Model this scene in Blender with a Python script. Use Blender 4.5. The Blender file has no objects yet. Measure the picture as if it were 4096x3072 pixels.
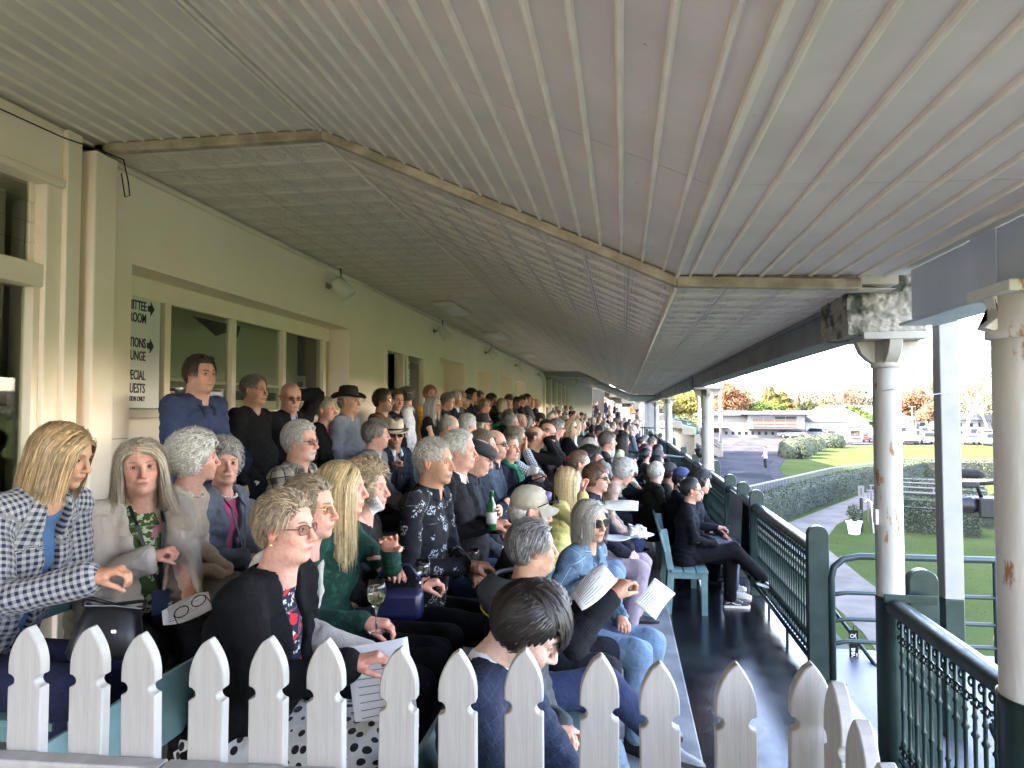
import bpy, math, random
import numpy as np
from mathutils import Vector, Matrix, Euler
R = math.radians
sc = bpy.context.scene
col = sc.collection
random.seed(5); rng = np.random.default_rng(5)
# ---------------------------------------------------------------- camera, sky, sun, exposure
cd = bpy.data.cameras.new('camera'); cam = bpy.data.objects.new('camera', cd); col.objects.link(cam); sc.camera = cam
cd.sensor_fit = 'HORIZONTAL'; cd.sensor_width = 36.0; cd.lens = 36.0 * 2840 / 4096
cd.clip_start = 0.05; cd.clip_end = 9000
cam.location = (0, 0, 2.05); cam.rotation_euler = (R(90 + 2.158), 0, R(8.86))
SUN_EL, SUN_AZ = R(38), R(14)            # light travels towards +X, a little towards +Y
w = bpy.data.worlds.new('World'); sc.world = w; w.use_nodes = True
nt = w.node_tree; bgn = nt.nodes['Background']
sky = nt.nodes.new('ShaderNodeTexSky'); sky.sky_type = 'NISHITA'; sky.sun_disc = False
sky.sun_elevation = SUN_EL; sky.air_density = 1.0; sky.dust_density = 1.2; sky.ozone_density = 1.0
sky.sun_rotation = R(270) - SUN_AZ
tint = nt.nodes.new('ShaderNodeMix'); tint.data_type = 'RGBA'; tint.blend_type = 'MULTIPLY'; tint.inputs['Factor'].default_value = 1; tint.inputs['B'].default_value = (1.0, .83, .79, 1)
nt.links.new(sky.outputs[0], tint.inputs['A']); nt.links.new(tint.outputs['Result'], bgn.inputs[0]); bgn.inputs[1].default_value = 0.15
sl = bpy.data.lights.new('sun', 'SUN'); so = bpy.data.objects.new('sun', sl); col.objects.link(so)
sl.energy = 2.0; sl.angle = R(0.53); sl.color = (1, .9, .76)
dv = Vector((math.cos(SUN_EL) * math.cos(SUN_AZ), math.cos(SUN_EL) * math.sin(SUN_AZ), -math.sin(SUN_EL)))
so.rotation_euler = dv.to_track_quat('-Z', 'Y').to_euler(); so.location = (-20, -5, 25)
vs = sc.view_settings; vs.view_transform = 'Standard'; vs.look = 'None'; vs.gamma = 1; vs.use_curve_mapping = False
vs.exposure = 5.2
sc.cycles.max_bounces = 8; sc.cycles.diffuse_bounces = 5; sc.cycles.glossy_bounces = 4; sc.cycles.transmission_bounces = 6
sc.cycles.transparent_max_bounces = 8; sc.cycles.sample_clamp_indirect = 8
# ---------------------------------------------------------------- node materials
KA = 1.0      # overall reflectance trim of a group of paints
def mat(name, c, rough=.7, metal=0., c2=None, ns=8., nd=4., lo=.35, hi=.65, bump=0., bs=None, c3=None, s3=3., t3=.62, spec=.5,
        stretch=(1, 1, 1), coord='Object', tr=0., ior=1.45, emit=None, rvar=0.):
    c, c2, c3 = [None if v is None else tuple(x * KA for x in v) for v in (c, c2, c3)]
    m = bpy.data.materials.new(name); m.use_nodes = True; t = m.node_tree; N = t.nodes; L = t.links
    b = N['Principled BSDF']; b.inputs['Roughness'].default_value = rough; b.inputs['Metallic'].default_value = metal
    b.inputs['Specular IOR Level'].default_value = spec
    if tr: b.inputs['Transmission Weight'].default_value = tr; b.inputs['IOR'].default_value = ior
    b.inputs['Base Color'].default_value = (*c, 1)
    tc = N.new('ShaderNodeTexCoord'); mp = N.new('ShaderNodeMapping'); mp.inputs['Scale'].default_value = stretch
    L.new(tc.outputs[coord], mp.inputs[0])
    out = None
    if c2 is not None:
        n = N.new('ShaderNodeTexNoise'); n.inputs['Scale'].default_value = ns; n.inputs['Detail'].default_value = nd
        L.new(mp.outputs[0], n.inputs[0])
        r = N.new('ShaderNodeMapRange'); r.inputs[1].default_value = lo; r.inputs[2].default_value = hi; L.new(n.outputs[0], r.inputs[0])
        x = N.new('ShaderNodeMix'); x.data_type = 'RGBA'; x.inputs['A'].default_value = (*c, 1); x.inputs['B'].default_value = (*c2, 1)
        L.new(r.outputs[0], x.inputs['Factor']); out = x.outputs['Result']
        if rvar:
            rr = N.new('ShaderNodeMapRange'); rr.inputs[1].default_value = lo; rr.inputs[2].default_value = hi
            rr.inputs[3].default_value = rough; rr.inputs[4].default_value = rough + rvar
            L.new(n.outputs[0], rr.inputs[0]); L.new(rr.outputs[0], b.inputs['Roughness'])
    if c3 is not None:
        n = N.new('ShaderNodeTexNoise'); n.inputs['Scale'].default_value = s3; n.inputs['Detail'].default_value = 8; n.inputs['Roughness'].default_value = .65
        L.new(mp.outputs[0], n.inputs[0])
        r = N.new('ShaderNodeMapRange'); r.inputs[1].default_value = t3; r.inputs[2].default_value = t3 + .04; L.new(n.outputs[0], r.inputs[0])
        x = N.new('ShaderNodeMix'); x.data_type = 'RGBA'; x.inputs['B'].default_value = (*c3, 1)
        if out: L.new(out, x.inputs['A'])
        else: x.inputs['A'].default_value = (*c, 1)
        L.new(r.outputs[0], x.inputs['Factor']); out = x.outputs['Result']
    if out: L.new(out, b.inputs['Base Color'])
    if bump:
        n = N.new('ShaderNodeTexNoise'); n.inputs['Scale'].default_value = bs or ns * 4; n.inputs['Detail'].default_value = 5
        L.new(mp.outputs[0], n.inputs[0]); u = N.new('ShaderNodeBump'); u.inputs['Strength'].default_value = bump
        u.inputs['Distance'].default_value = .01; L.new(n.outputs[0], u.inputs['Height']); L.new(u.outputs[0], b.inputs['Normal'])
    if emit: b.inputs['Emission Color'].default_value = (*emit, 1); b.inputs['Emission Strength'].default_value = 1
    return m
def cloth(name, kind, c1, c2=(0, 0, 0), c3=(0, 0, 0), sc_=1., rough=.9, spec=.25):
    """procedural textile on the garment's own UV (metres)"""
    c1, c2, c3 = [tuple(x * .85 for x in v) for v in (c1, c2, c3)]
    if sum(c1) < .12 and kind in ('plain', 'shiny', 'puffer', 'stripe'): c1 = tuple(x * .55 for x in c1); spec = .12
    m = bpy.data.materials.new(name); m.use_nodes = True; t = m.node_tree; N = t.nodes; L = t.links
    b = N['Principled BSDF']; b.inputs['Roughness'].default_value = rough; b.inputs['Specular IOR Level'].default_value = spec
    b.inputs['Sheen Weight'].default_value = .1 if sum(c1) > .4 else 0
    uv = N.new('ShaderNodeUVMap'); uv.uv_map = 'UVMap'
    sp = N.new('ShaderNodeSeparateXYZ'); L.new(uv.outputs[0], sp.inputs[0])
    def math_(op, a, b_=None, c=None):
        n = N.new('ShaderNodeMath'); n.operation = op
        for i, v in enumerate((a, b_, c)):
            if v is None: continue
            if isinstance(v, (int, float)): n.inputs[i].default_value = v
            else: L.new(v, n.inputs[i])
        return n.outputs[0]
    def mix(f, A, B):
        x = N.new('ShaderNodeMix'); x.data_type = 'RGBA'
        if isinstance(f, (int, float)): x.inputs['Factor'].default_value = f
        else: L.new(f, x.inputs['Factor'])
        for k_, v in (('A', A), ('B', B)):
            if isinstance(v, tuple): x.inputs[k_].default_value = (*v, 1)
            else: L.new(v, x.inputs[k_])
        return x.outputs['Result']
    def noise(scale, det=3., rg=.5):
        n = N.new('ShaderNodeTexNoise'); n.inputs['Scale'].default_value = scale; n.inputs['Detail'].default_value = det; n.inputs['Roughness'].default_value = rg
        L.new(uv.outputs[0], n.inputs[0]); return n.outputs[0]
    def stripe(o, period, duty): return math_('LESS_THAN', math_('FRACT', math_('MULTIPLY', o, 1 / (period * sc_))), duty)
    U, V = sp.outputs[0], sp.outputs[1]
    out = c1
    hgt = noise(900, 2)
    if kind in ('gingham', 'plaid'):
        p = .022 if kind == 'gingham' else .075
        a = stripe(U, p, .5); c = stripe(V, p, .5)
        f = math_('MULTIPLY', math_('ADD', a, c), .5)
        mid = tuple((x * .55 + y * .45) for x, y in zip(c1, c2))
        out = mix(math_('GREATER_THAN', f, .75), mix(math_('GREATER_THAN', f, .25), c1, mid), c2)
        if kind == 'plaid':
            l1 = math_('MAXIMUM', stripe(U, .075, .09), stripe(V, .075, .09)); out = mix(l1, out, c3)
    elif kind == 'stripe':
        out = mix(stripe(U, .009, .45), c1, c2)
    elif kind == 'windowpane':
        l1 = math_('MAXIMUM', stripe(U, .035, .07), stripe(V, .05, .05)); out = mix(math_('MULTIPLY', l1, .6), c1, c2)
    elif kind == 'tweed':
        out = mix(math_('GREATER_THAN', noise(420, 1), .5), c1, c2)
    elif kind in ('denim', 'denimj'):
        out = mix(noise(14, 5, .7), c1, c2); out = mix(math_('MULTIPLY', noise(600, 1), .35), out, c3)
        if kind == 'denimj':
            ln = math_('MAXIMUM', stripe(U, .118, .035), stripe(V, .165, .022)); out = mix(math_('MULTIPLY', ln, .8), out, tuple(min(1, x * 1.7) for x in c2)); ed = math_('MAXIMUM', stripe(math_('ADD', U, .004), .118, .03), stripe(math_('ADD', V, .004), .165, .02)); out = mix(math_('MULTIPLY', ed, .7), out, c3)
    elif kind in ('floral', 'bigfloral', 'redfloral'):
        v = N.new('ShaderNodeTexVoronoi'); v.inputs['Scale'].default_value = {'floral': 13, 'bigfloral': 11, 'redfloral': 26}[kind] / sc_
        n0 = N.new('ShaderNodeTexNoise'); n0.inputs['Scale'].default_value = 30; L.new(uv.outputs[0], n0.inputs[0])
        ad = N.new('ShaderNodeVectorMath'); ad.operation = 'MULTIPLY_ADD'; ad.inputs[1].default_value = (.05,) * 3
        L.new(n0.outputs[1], ad.inputs[0]); L.new(uv.outputs[0], ad.inputs[2]); L.new(ad.outputs[0], v.inputs[0])
        d = v.outputs['Distance']
        pet = math_('LESS_THAN', d, .34 if kind == 'floral' else .5)
        det = math_('GREATER_THAN', noise(85 if kind == 'floral' else 45, 2, .6), .52)
        out = mix(math_('MULTIPLY', pet, det), c1, c2)
        if kind != 'floral':
            cs = N.new('ShaderNodeSeparateColor'); L.new(v.outputs['Color'], cs.inputs[0])
            out = mix(math_('MULTIPLY', math_('GREATER_THAN', cs.outputs[0], .5), pet), out, c3)
    elif kind == 'dots':
        v = N.new('ShaderNodeTexVoronoi'); v.inputs['Scale'].default_value = 28 / sc_; v.inputs['Randomness'].default_value = .4; L.new(uv.outputs[0], v.inputs[0])
        out = mix(math_('LESS_THAN', v.outputs['Distance'], .33), c1, c2)
    elif kind == 'velvet':
        out = mix(math_('GREATER_THAN', noise(22, 4, .6), .56), c1, c2); b.inputs['Sheen Weight'].default_value = .8; b.inputs['Sheen Tint'].default_value = (*c2, 1)
    elif kind in ('linen',):
        n = N.new('ShaderNodeTexNoise'); n.inputs['Scale'].default_value = 120; mp = N.new('ShaderNodeMapping'); mp.inputs['Scale'].default_value = (1, 9, 1)
        L.new(uv.outputs[0], mp.inputs[0]); L.new(mp.outputs[0], n.inputs[0]); out = mix(n.outputs[0], c1, tuple(x * .78 for x in c1)); hgt = n.outputs[0]
    elif kind == 'puffer':
        hgt = math_('MULTIPLY', math_('ABSOLUTE', math_('SINE', math_('MULTIPLY', V, 55.))), 6.)
    if kind in ('plain', 'shiny', 'puffer', 'velvet'):
        out = mix(math_('MULTIPLY', noise(9, 4, .6), .5), out, tuple(min(1, x * 1.35 + .004) for x in c1))
    if isinstance(out, tuple): b.inputs['Base Color'].default_value = (*out, 1)
    else: L.new(out, b.inputs['Base Color'])
    u = N.new('ShaderNodeBump'); u.inputs['Strength'].default_value = .35; u.inputs['Distance'].default_value = .004
    L.new(hgt, u.inputs['Height'])
    fold = noise(16, 4, .55); u2 = N.new('ShaderNodeBump'); u2.inputs['Strength'].default_value = .5; u2.inputs['Distance'].default_value = .03
    L.new(fold, u2.inputs['Height']); L.new(u.outputs[0], u2.inputs['Normal']); L.new(u2.outputs[0], b.inputs['Normal'])
    return m
def thinglass(name, tint_, refl=.5):
    m = bpy.data.materials.new(name); m.use_nodes = True; N = m.node_tree.nodes; L = m.node_tree.links; N.remove(N['Principled BSDF']); o = N['Material Output']
    t = N.new('ShaderNodeBsdfTransparent'); t.inputs[0].default_value = (*tint_, 1); g = N.new('ShaderNodeBsdfGlossy'); g.inputs['Roughness'].default_value = .01; x = N.new('ShaderNodeMixShader')
    f = N.new('ShaderNodeLayerWeight'); f.inputs[0].default_value = .5; pw = N.new('ShaderNodeMath'); pw.operation = 'POWER'; pw.inputs[1].default_value = 3.5; L.new(f.outputs['Facing'], pw.inputs[0]); mu = N.new('ShaderNodeMath'); mu.operation = 'MULTIPLY_ADD'; mu.inputs[1].default_value = .6; mu.inputs[2].default_value = .025; L.new(pw.outputs[0], mu.inputs[0]); L.new(mu.outputs[0], x.inputs[0]); L.new(t.outputs[0], x.inputs[1]); L.new(g.outputs[0], x.inputs[2]); L.new(x.outputs[0], o.inputs[0]); return m
# ---------------------------------------------------------------- mesh collecting
class MB:
    def __init__(s): s.v = []; s.f = []; s.m = []
    def add(s, vs_, fs, mi=0):
        o = len(s.v); s.v += [tuple(map(float, p)) for p in vs_]; s.f += [tuple(i + o for i in f) for f in fs]; s.m += [mi] * len(fs); return s
    def box(s, a, b, mi=0, mx=None):
        (x0, y0, z0), (x1, y1, z1) = a, b
        P = [Vector(p) for p in ((x0, y0, z0), (x1, y0, z0), (x1, y1, z0), (x0, y1, z0), (x0, y0, z1), (x1, y0, z1), (x1, y1, z1), (x0, y1, z1))]
        if mx is not None: P = [mx @ p for p in P]
        return s.add(P, [(0, 3, 2, 1), (4, 5, 6, 7), (0, 1, 5, 4), (1, 2, 6, 5), (2, 3, 7, 6), (3, 0, 4, 7)], mi)
    def prism(s, poly, d0, d1, axes='xz', mi=0, cap=True):
        """poly (u,v) counter clockwise extruded from d0 to d1 along the remaining axis"""
        n = len(poly)
        def P(u, v, d): return {'xz': (u, d, v), 'yz': (d, u, v), 'xy': (u, v, d)}[axes]
        V_ = [P(u, v, d0) for u, v in poly] + [P(u, v, d1) for u, v in poly]
        F = [(i, (i + 1) % n, n + (i + 1) % n, n + i) for i in range(n)]
        if cap: F += [tuple(range(n - 1, -1, -1)), tuple(range(n, 2 * n))]
        return s.add(V_, F, mi)
    def tube(s, pts, r, seg=8, mi=0, cap=True, flat=1.):
        pts = [Vector(p) for p in pts]; rs = r if isinstance(r, (list, tuple)) else [r] * len(pts)
        V_ = []; t0 = None
        for i, p in enumerate(pts):
            t = (pts[min(i + 1, len(pts) - 1)] - pts[max(i - 1, 0)]).normalized()
            if t0 is None:
                n = t.orthogonal().normalized() if abs(t.z) > .9 else Vector((0, 0, 1)).cross(t).normalized()
            else: n = (n - t * n.dot(t)).normalized()
            t0 = t; bb = t.cross(n)
            for k in range(seg):
                a = 2 * math.pi * k / seg; V_.append(p + n * math.cos(a) * rs[i] + bb * math.sin(a) * rs[i] * flat)
        F = []
        for i in range(len(pts) - 1):
            for k in range(seg):
                a = i * seg + k; b = i * seg + (k + 1) % seg; F.append((a, b, b + seg, a + seg))
        if cap: F += [tuple(range(seg - 1, -1, -1)), tuple((len(pts) - 1) * seg + k for k in range(seg))]
        return s.add(V_, F, mi)
    def lathe(s, prof, c=(0, 0, 0), seg=16, mi=0, mx=None):
        V_ = []
        for r_, z in prof:
            for k in range(seg):
                a = 2 * math.pi * k / seg; p = Vector((r_ * math.cos(a), r_ * math.sin(a), z))
                if mx is not None: p = mx @ p
                V_.append(p + Vector(c))
        F = []
        for i in range(len(prof) - 1):
            for k in range(seg):
                a = i * seg + k; b = i * seg + (k + 1) % seg; F.append((a, b, b + seg, a + seg))
        F += [tuple(range(seg - 1, -1, -1)), tuple((len(prof) - 1) * seg + k for k in range(seg))]
        return s.add(V_, F, mi)
    def build(s, name, m=None, parent=None, smooth=False, bev=0., kind=None, loc=None):
        me = bpy.data.meshes.new(name); me.from_pydata(s.v, [], s.f)
        for x in (m if isinstance(m, (list, tuple)) else [m]):
            if x: me.materials.append(x)
        if any(s.m): me.polygons.foreach_set('material_index', s.m)
        if smooth: me.polygons.foreach_set('use_smooth', [True] * len(s.f))
        me.update(); o = bpy.data.objects.new(name, me); col.objects.link(o)
        if parent: o.parent = parent
        if loc: o.location = loc
        if bev:
            b = o.modifiers.new('bevel', 'BEVEL'); b.width = bev; b.segments = 2; b.limit_method = 'ANGLE'
            me.polygons.foreach_set('use_smooth', [True] * len(s.f)); b.harden_normals = False
            try: me.set_sharp_from_angle(angle=R(35))
            except Exception: pass
        if kind: o['kind'] = kind
        return o
def auto_smooth(o, a=35):
    o.data.polygons.foreach_set('use_smooth', [True] * len(o.data.polygons)); o.data.set_sharp_from_angle(angle=R(a)); return o
def tag(o, label, cat, group=None):
    o['label'] = label; o['category'] = cat
    if group: o['group'] = group
    return o
def thing(name, label, cat, loc=(0, 0, 0), rz=0., group=None):
    o = bpy.data.objects.new(name, None); col.objects.link(o); o.location = loc; o.rotation_euler = (0, 0, rz); o.empty_display_size = .2
    return tag(o, label, cat, group)
def inst(src, name, parent, loc, rz=0., scale=None):
    o = bpy.data.objects.new(name, src if isinstance(src, bpy.types.Mesh) else src.data); col.objects.link(o); o.parent = parent; o.location = loc; o.rotation_euler = (0, 0, rz)
    if scale: o.scale = scale
    return o
def dup(root, loc, rz=0., label=None, group=None, scale=None):
    r = root.copy(); col.objects.link(r); r.location = loc; r.rotation_euler = (0, 0, rz)
    if scale: r.scale = scale
    if label: r['label'] = label
    if group: r['group'] = group
    for ch in list(root.children):
        c = ch.copy(); col.objects.link(c); c.parent = r
        for g in ch.children:
            d = g.copy(); col.objects.link(d); d.parent = c
    return r
def text(name, s, size, m, parent, loc, rot, align='LEFT', sx=1., ext=.0015):
    cu = bpy.data.curves.new(name, 'FONT'); cu.body = s; cu.size = size; cu.extrude = ext; cu.align_x = align; cu.resolution_u = 3; cu.offset = size * .012
    t = bpy.data.objects.new(name, cu); col.objects.link(t)
    bpy.context.view_layer.update()
    me = bpy.data.meshes.new_from_object(t.evaluated_get(bpy.context.evaluated_depsgraph_get())); bpy.data.objects.remove(t)
    me.materials.clear(); me.materials.append(m)
    o = bpy.data.objects.new(name, me); col.objects.link(o); o.parent = parent; o.location = loc; o.rotation_euler = rot; o.scale = (sx, 1, 1); return o
def noise3(p, f, seed=0.):
    p = np.asarray(p) * f; x, y, z = p[..., 0] + seed, p[..., 1] + seed * 1.7, p[..., 2] - seed
    return (np.sin(x * 1.3 + 1.7 * np.sin(y * .9 + z * .4)) + np.sin(y * 1.7 + 1.3 * np.sin(z * 1.1 - x * .6)) + np.sin(z * 1.5 + 1.5 * np.sin(x * .8 + y * .7))) / 3

# ================================================================ the grandstand
WX = -3.2; RX = 1.47; GZ = -2.55
m_wall = mat('cream_paint', (.93, .81, .68), .75, c2=(.90, .77, .63), ns=1.6, bump=.12, bs=60)
m_cream2 = mat('cream_joinery', (.91, .80, .66), .55, c2=(.87, .75, .60), ns=5, bump=.08, bs=90)
m_pinkpatch = mat('bare_pink_plaster', (.95, .80, .70), .85, c2=(.93, .78, .66), ns=9)
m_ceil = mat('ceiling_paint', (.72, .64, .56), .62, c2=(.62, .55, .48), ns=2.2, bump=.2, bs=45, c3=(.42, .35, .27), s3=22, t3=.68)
m_batten = mat('batten_paint', (.84, .75, .62), .5, c2=(.74, .65, .53), ns=7, bump=.1, bs=60)
m_tin = mat('pressed_tin_paint', (.68, .60, .50), .42, c2=(.58, .51, .43), ns=1.7, bump=.08, bs=50)
m_timber = mat('stained_timber', (.5, .43, .31), .8, c2=(.3, .24, .16), ns=9, stretch=(1, 1, 1), bump=.4, bs=70)
m_beam = mat('dark_beam_paint', (.17, .18, .19), .6, c2=(.12, .125, .13), ns=3, bump=.15, bs=50)
m_steelbeam = mat('grey_steel_beam', (.55, .60, .68), .6, c2=(.48, .53, .61), ns=4, c3=(.2, .1, .05), s3=5, t3=.7, bump=.06, bs=60)
m_stucco = mat('rough_stucco', (.27, .255, .215), .9, c2=(.05, .055, .04), ns=9, lo=.5, hi=.62, bump=.8, bs=42)
m_colw = mat('column_white', (.38, .36, .32), .6, spec=.2, c2=(.32, .30, .26), ns=5, c3=(.24, .12, .05), s3=10, t3=.61, stretch=(1, 1, .35), bump=.25, bs=38)
m_white = mat('white_post_paint', (.27, .262, .245), .6, spec=.1, c2=(.235, .228, .214), ns=6, bump=.06, bs=80)
m_green = mat('dark_green_gloss', (.011, .023, .019), .28, spec=.32, c2=(.015, .031, .026), ns=9, c3=(.3, .26, .2), s3=9, t3=.73, bump=.12, bs=30, rvar=.15)
m_teal = mat('teal_bench_paint', (.13, .225, .225), .5, c2=(.10, .18, .185), ns=12, c3=(.12, .09, .07), s3=16, t3=.7, bump=.12, bs=50)
m_picket = mat('white_picket_paint', (.35, .34, .333), .5, c2=(.30, .292, .285), ns=4, stretch=(14, 1, 1), bump=.12, bs=16, c3=(.22, .19, .15), s3=30, t3=.715)
m_glass = thinglass('window_glass', (.82, .86, .82))
m_dark = mat('dark_void', (.02, .02, .02), .9)
m_black = mat('black_plastic', (.012, .012, .013), .45, spec=.25)
m_lampw = mat('lamp_white', (.7, .68, .6), .4)
def wetfloor():
    m = mat('wet_floor_paint', (.013, .014, .016), .25, c2=(.009, .010, .012), ns=3.5, bump=.12, bs=70)
    N = m.node_tree.nodes; L = m.node_tree.links; b = N['Principled BSDF']
    tc = N.new('ShaderNodeTexCoord'); n = N.new('ShaderNodeTexNoise'); n.inputs['Scale'].default_value = 3.2; n.inputs['Detail'].default_value = 10
    L.new(tc.outputs['Object'], n.inputs[0]); r = N.new('ShaderNodeMapRange'); r.inputs[1].default_value = .35; r.inputs[2].default_value = .68
    r.inputs[3].default_value = .05; r.inputs[4].default_value = .26; L.new(n.outputs[0], r.inputs[0]); L.new(r.outputs[0], b.inputs['Roughness'])
    return m
m_wet = wetfloor()
m_conc = mat('tier_concrete', (.2, .2, .195), .6, c2=(.10, .104, .11), ns=4, bump=.25, bs=60, rvar=.2)
# floor and terrace steps
fl = MB().box((.0, -3, -.3), (RX + .12, 62, 0)).build('floor', m_wet, kind='structure')
for i, (xe, z, z0) in enumerate(((.41, .2, 0), (-.6, .4, .2), (-1.45, .6, .4))):
    xs = (-.604, -1.454, WX + .01)[i]
    MB().box((xs, -3, z0 - .1), (xe, 43, z)).build('terrace_step', m_conc, kind='structure', bev=.008)
# building: wall with real openings
PROF = [(WX, 3.64), (-1.73, 3.64), (.29, 2.72), (1.42, 2.68)]
stand = thing('grandstand', 'long cream and green racecourse grandstand that shelters the crowd', 'grandstand')
openings = [(4.22, 8.02, .62, 3.02, 'win'), (9.27, 11.24, .6, 2.98, 'door'), (12.24, 14.22, .6, 3.0, 'niche'), (15.59, 17.15, .6, 3.0, 'niche'),
            (18.52, 20.45, .6, 3.0, 'niche'), (21.44, 23.41, .6, 2.98, 'niche'), (24.9, 26.3, .6, 2.7, 'niche')]
mb = MB(); T = .42
ys = 3.9
def wallbox(mb, y0, y1, z0, z1): mb.box((WX - T, y0, z0), (WX, y1, z1))
edges = [3.9] + [e for o in openings for e in o[:2]] + [28.6]
for a, b in zip(edges[0::2], edges[1::2]): wallbox(mb, a, b, .3, 3.8)
for y0, y1, z0, z1, k in openings:
    wallbox(mb, y0, y1, z1, 3.8)
    wallbox(mb, y0, y1, .3, z0)
mb.build('wall', m_wall, stand)
# fine dark plaster joint lines, cracked render course
mb = MB()
for a, b in zip(edges[0::2], edges[1::2]): mb.box((WX - .01, a + .004, 1.868), (WX + .002, b - .004, 1.873))
mb.build('render_joint', mat('dark_joint_line', (.34, .31, .22), .9), stand)
pp = [(3.98, 3.6), (4.1, 3.61), (4.15, 3.5), (4.2, 3.42), (4.17, 3.31), (4.14, 3.24), (3.98, 3.29)]
MB().prism(pp[::-1], WX - .02, WX + .0035, 'yz').build('plaster_patch', m_pinkpatch, stand)
# rooms behind: floor to roof closed box (interior walls)
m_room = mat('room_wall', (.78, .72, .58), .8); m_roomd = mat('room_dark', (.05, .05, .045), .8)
mb = MB()
mb.box((-7, -3, -2.6), (-6.9, 44, 9.8)); mb.box((-12, -3, 9.8), (1.9, 80, 9.95)); mb.box((-7, -3.1, -2.6), (-3.2, -3, 9.8)); mb.box((-7, 44, -2.6), (-1.9, 44.1, 9.8)); mb.box((-12, 44.2, -2.6), (-11.9, 80, 9.8))
mb.build('building_shell', m_room, stand)
MB().box((-1.6, -1.7, -.3), (1.3, -.75, 3.7)).build('picket_light_block', m_wall, stand)  # unseen block added behind the camera to keep light off the pickets
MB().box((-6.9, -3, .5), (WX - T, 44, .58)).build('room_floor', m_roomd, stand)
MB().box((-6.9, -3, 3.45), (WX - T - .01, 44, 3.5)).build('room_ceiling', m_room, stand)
# outer fascia that carries the upper deck
MB().box((1.7, -3, 2.9), (1.9, 44, 9.8)).build('fascia', m_cream2, stand)
MB().box((WX - 1, -3, -2.6), (1.58, 62, -.32)).build('stand_base', m_wall, stand)
# upper slab above the ceiling, following the profile
mb = MB()
def slab(mb, y0, y1, dz, th):
    for (xa, za), (xb, zb) in zip(PROF[:-1], PROF[1:]):
        mb.add([(xa, y0, za + dz), (xb, y0, zb + dz), (xb, y1, zb + dz), (xa, y1, za + dz), (xa, y0, za + dz + th), (xb, y0, zb + dz + th), (xb, y1, zb + dz + th), (xa, y1, za + dz + th)],
               [(0, 1, 2, 3), (7, 6, 5, 4), (0, 4, 5, 1), (3, 2, 6, 7), (0, 3, 7, 4), (1, 5, 6, 2)])
slab(mb, 3.93, 28.8, .03, .12)
mb.build('tin_backing', m_tin, stand)
mb = MB()
def slab2(mb, P, y0, y1, th=.1):
    for (xa, za), (xb, zb) in zip(P[:-1], P[1:]):
        mb.add([(xa, y0, za), (xb, y0, zb), (xb, y1, zb), (xa, y1, za), (xa, y0, za + th), (xb, y0, zb + th), (xb, y1, zb + th), (xa, y1, za + th)],
               [(0, 1, 2, 3), (7, 6, 5, 4), (0, 4, 5, 1), (3, 2, 6, 7), (0, 3, 7, 4), (1, 5, 6, 2)])
PN = [(WX - .35, 3.7), (-1.73, 3.7), (.29, 2.78), (1.72, 2.74)]
# near ceiling: flat sheets with a butt joint at Y 2.35
for y0, y1 in ((-3, 2.347), (2.353, 3.90)): slab2(mb, PN, y0, y1, .08)
mb.build('ceiling_sheet', m_ceil, stand)
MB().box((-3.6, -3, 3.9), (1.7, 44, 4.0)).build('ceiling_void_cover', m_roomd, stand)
# battens, one object each
def along(P, step, off=.05):
    out = []
    for (xa, za), (xb, zb) in zip(P[:-1], P[1:]):
        L_ = math.hypot(xb - xa, zb - za); n = int((L_ - off) / step)
        for i in range(n + 1):
            t = (off + i * step) / L_
            if t < .99: out.append((xa + (xb - xa) * t, za + (zb - za) * t, math.atan2(zb - za, xb - xa)))
    return out
def batten_mesh(y0, y1, w_=.019, h=.017):
    b = MB(); prof = [(-w_ / 2, 0), (-w_ / 2 * .8, -h * .75), (0, -h), (w_ / 2 * .8, -h * .75), (w_ / 2, 0)]
    n = 10; V_ = []; 
    for k in range(n + 1):
        y = y0 + (y1 - y0) * k / n
        V_ += [(u, y, v) for u, v in prof]
    F = [(k * 5 + j, k * 5 + j + 1, (k + 1) * 5 + j + 1, (k + 1) * 5 + j) for k in range(n) for j in range(4)]
    F += [(4, 3, 2, 1, 0), tuple(n * 5 + j for j in range(5))]
    b.add(V_, F); return auto_smooth(b.build('batten', m_batten, stand), 50)
bm0 = batten_mesh(-3, 3.9); first = True
for x, z, a in along(PN, .122, .07):
    o = bm0 if first else inst(bm0, 'batten', stand, (0, 0, 0)); first = False
    o.location = (x, 0, z); o.rotation_euler = (0, -a, 0)
# cover strips along the two folds
for (x, z) in (PN[1], PN[2]):
    MB().box((x - .011, -3, z - .022), (x + .011, 3.895, z - .003)).build('fold_strip', m_batten, stand, bev=.003)
# moulding across at the end of the near ceiling
mb = MB()
for (xa, za), (xb, zb) in zip(PN[:-1], PN[1:]):
    if xa < WX: xa = WX + .06
    if xb > 1.2: xb = 1.22
    mb.add([(xa, 3.86, za - .065), (xb, 3.86, zb - .065), (xb, 3.93, zb - .065), (xa, 3.93, za - .065), (xa, 3.86, za - .006), (xb, 3.86, zb - .006), (xb, 3.93, zb - .006), (xa, 3.93, za - .006)],
           [(0, 1, 2, 3), (7, 6, 5, 4), (0, 4, 5, 1), (3, 2, 6, 7), (0, 3, 7, 4), (1, 5, 6, 2)])
mb.build('edge_moulding', m_timber, stand, bev=.01)
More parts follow.
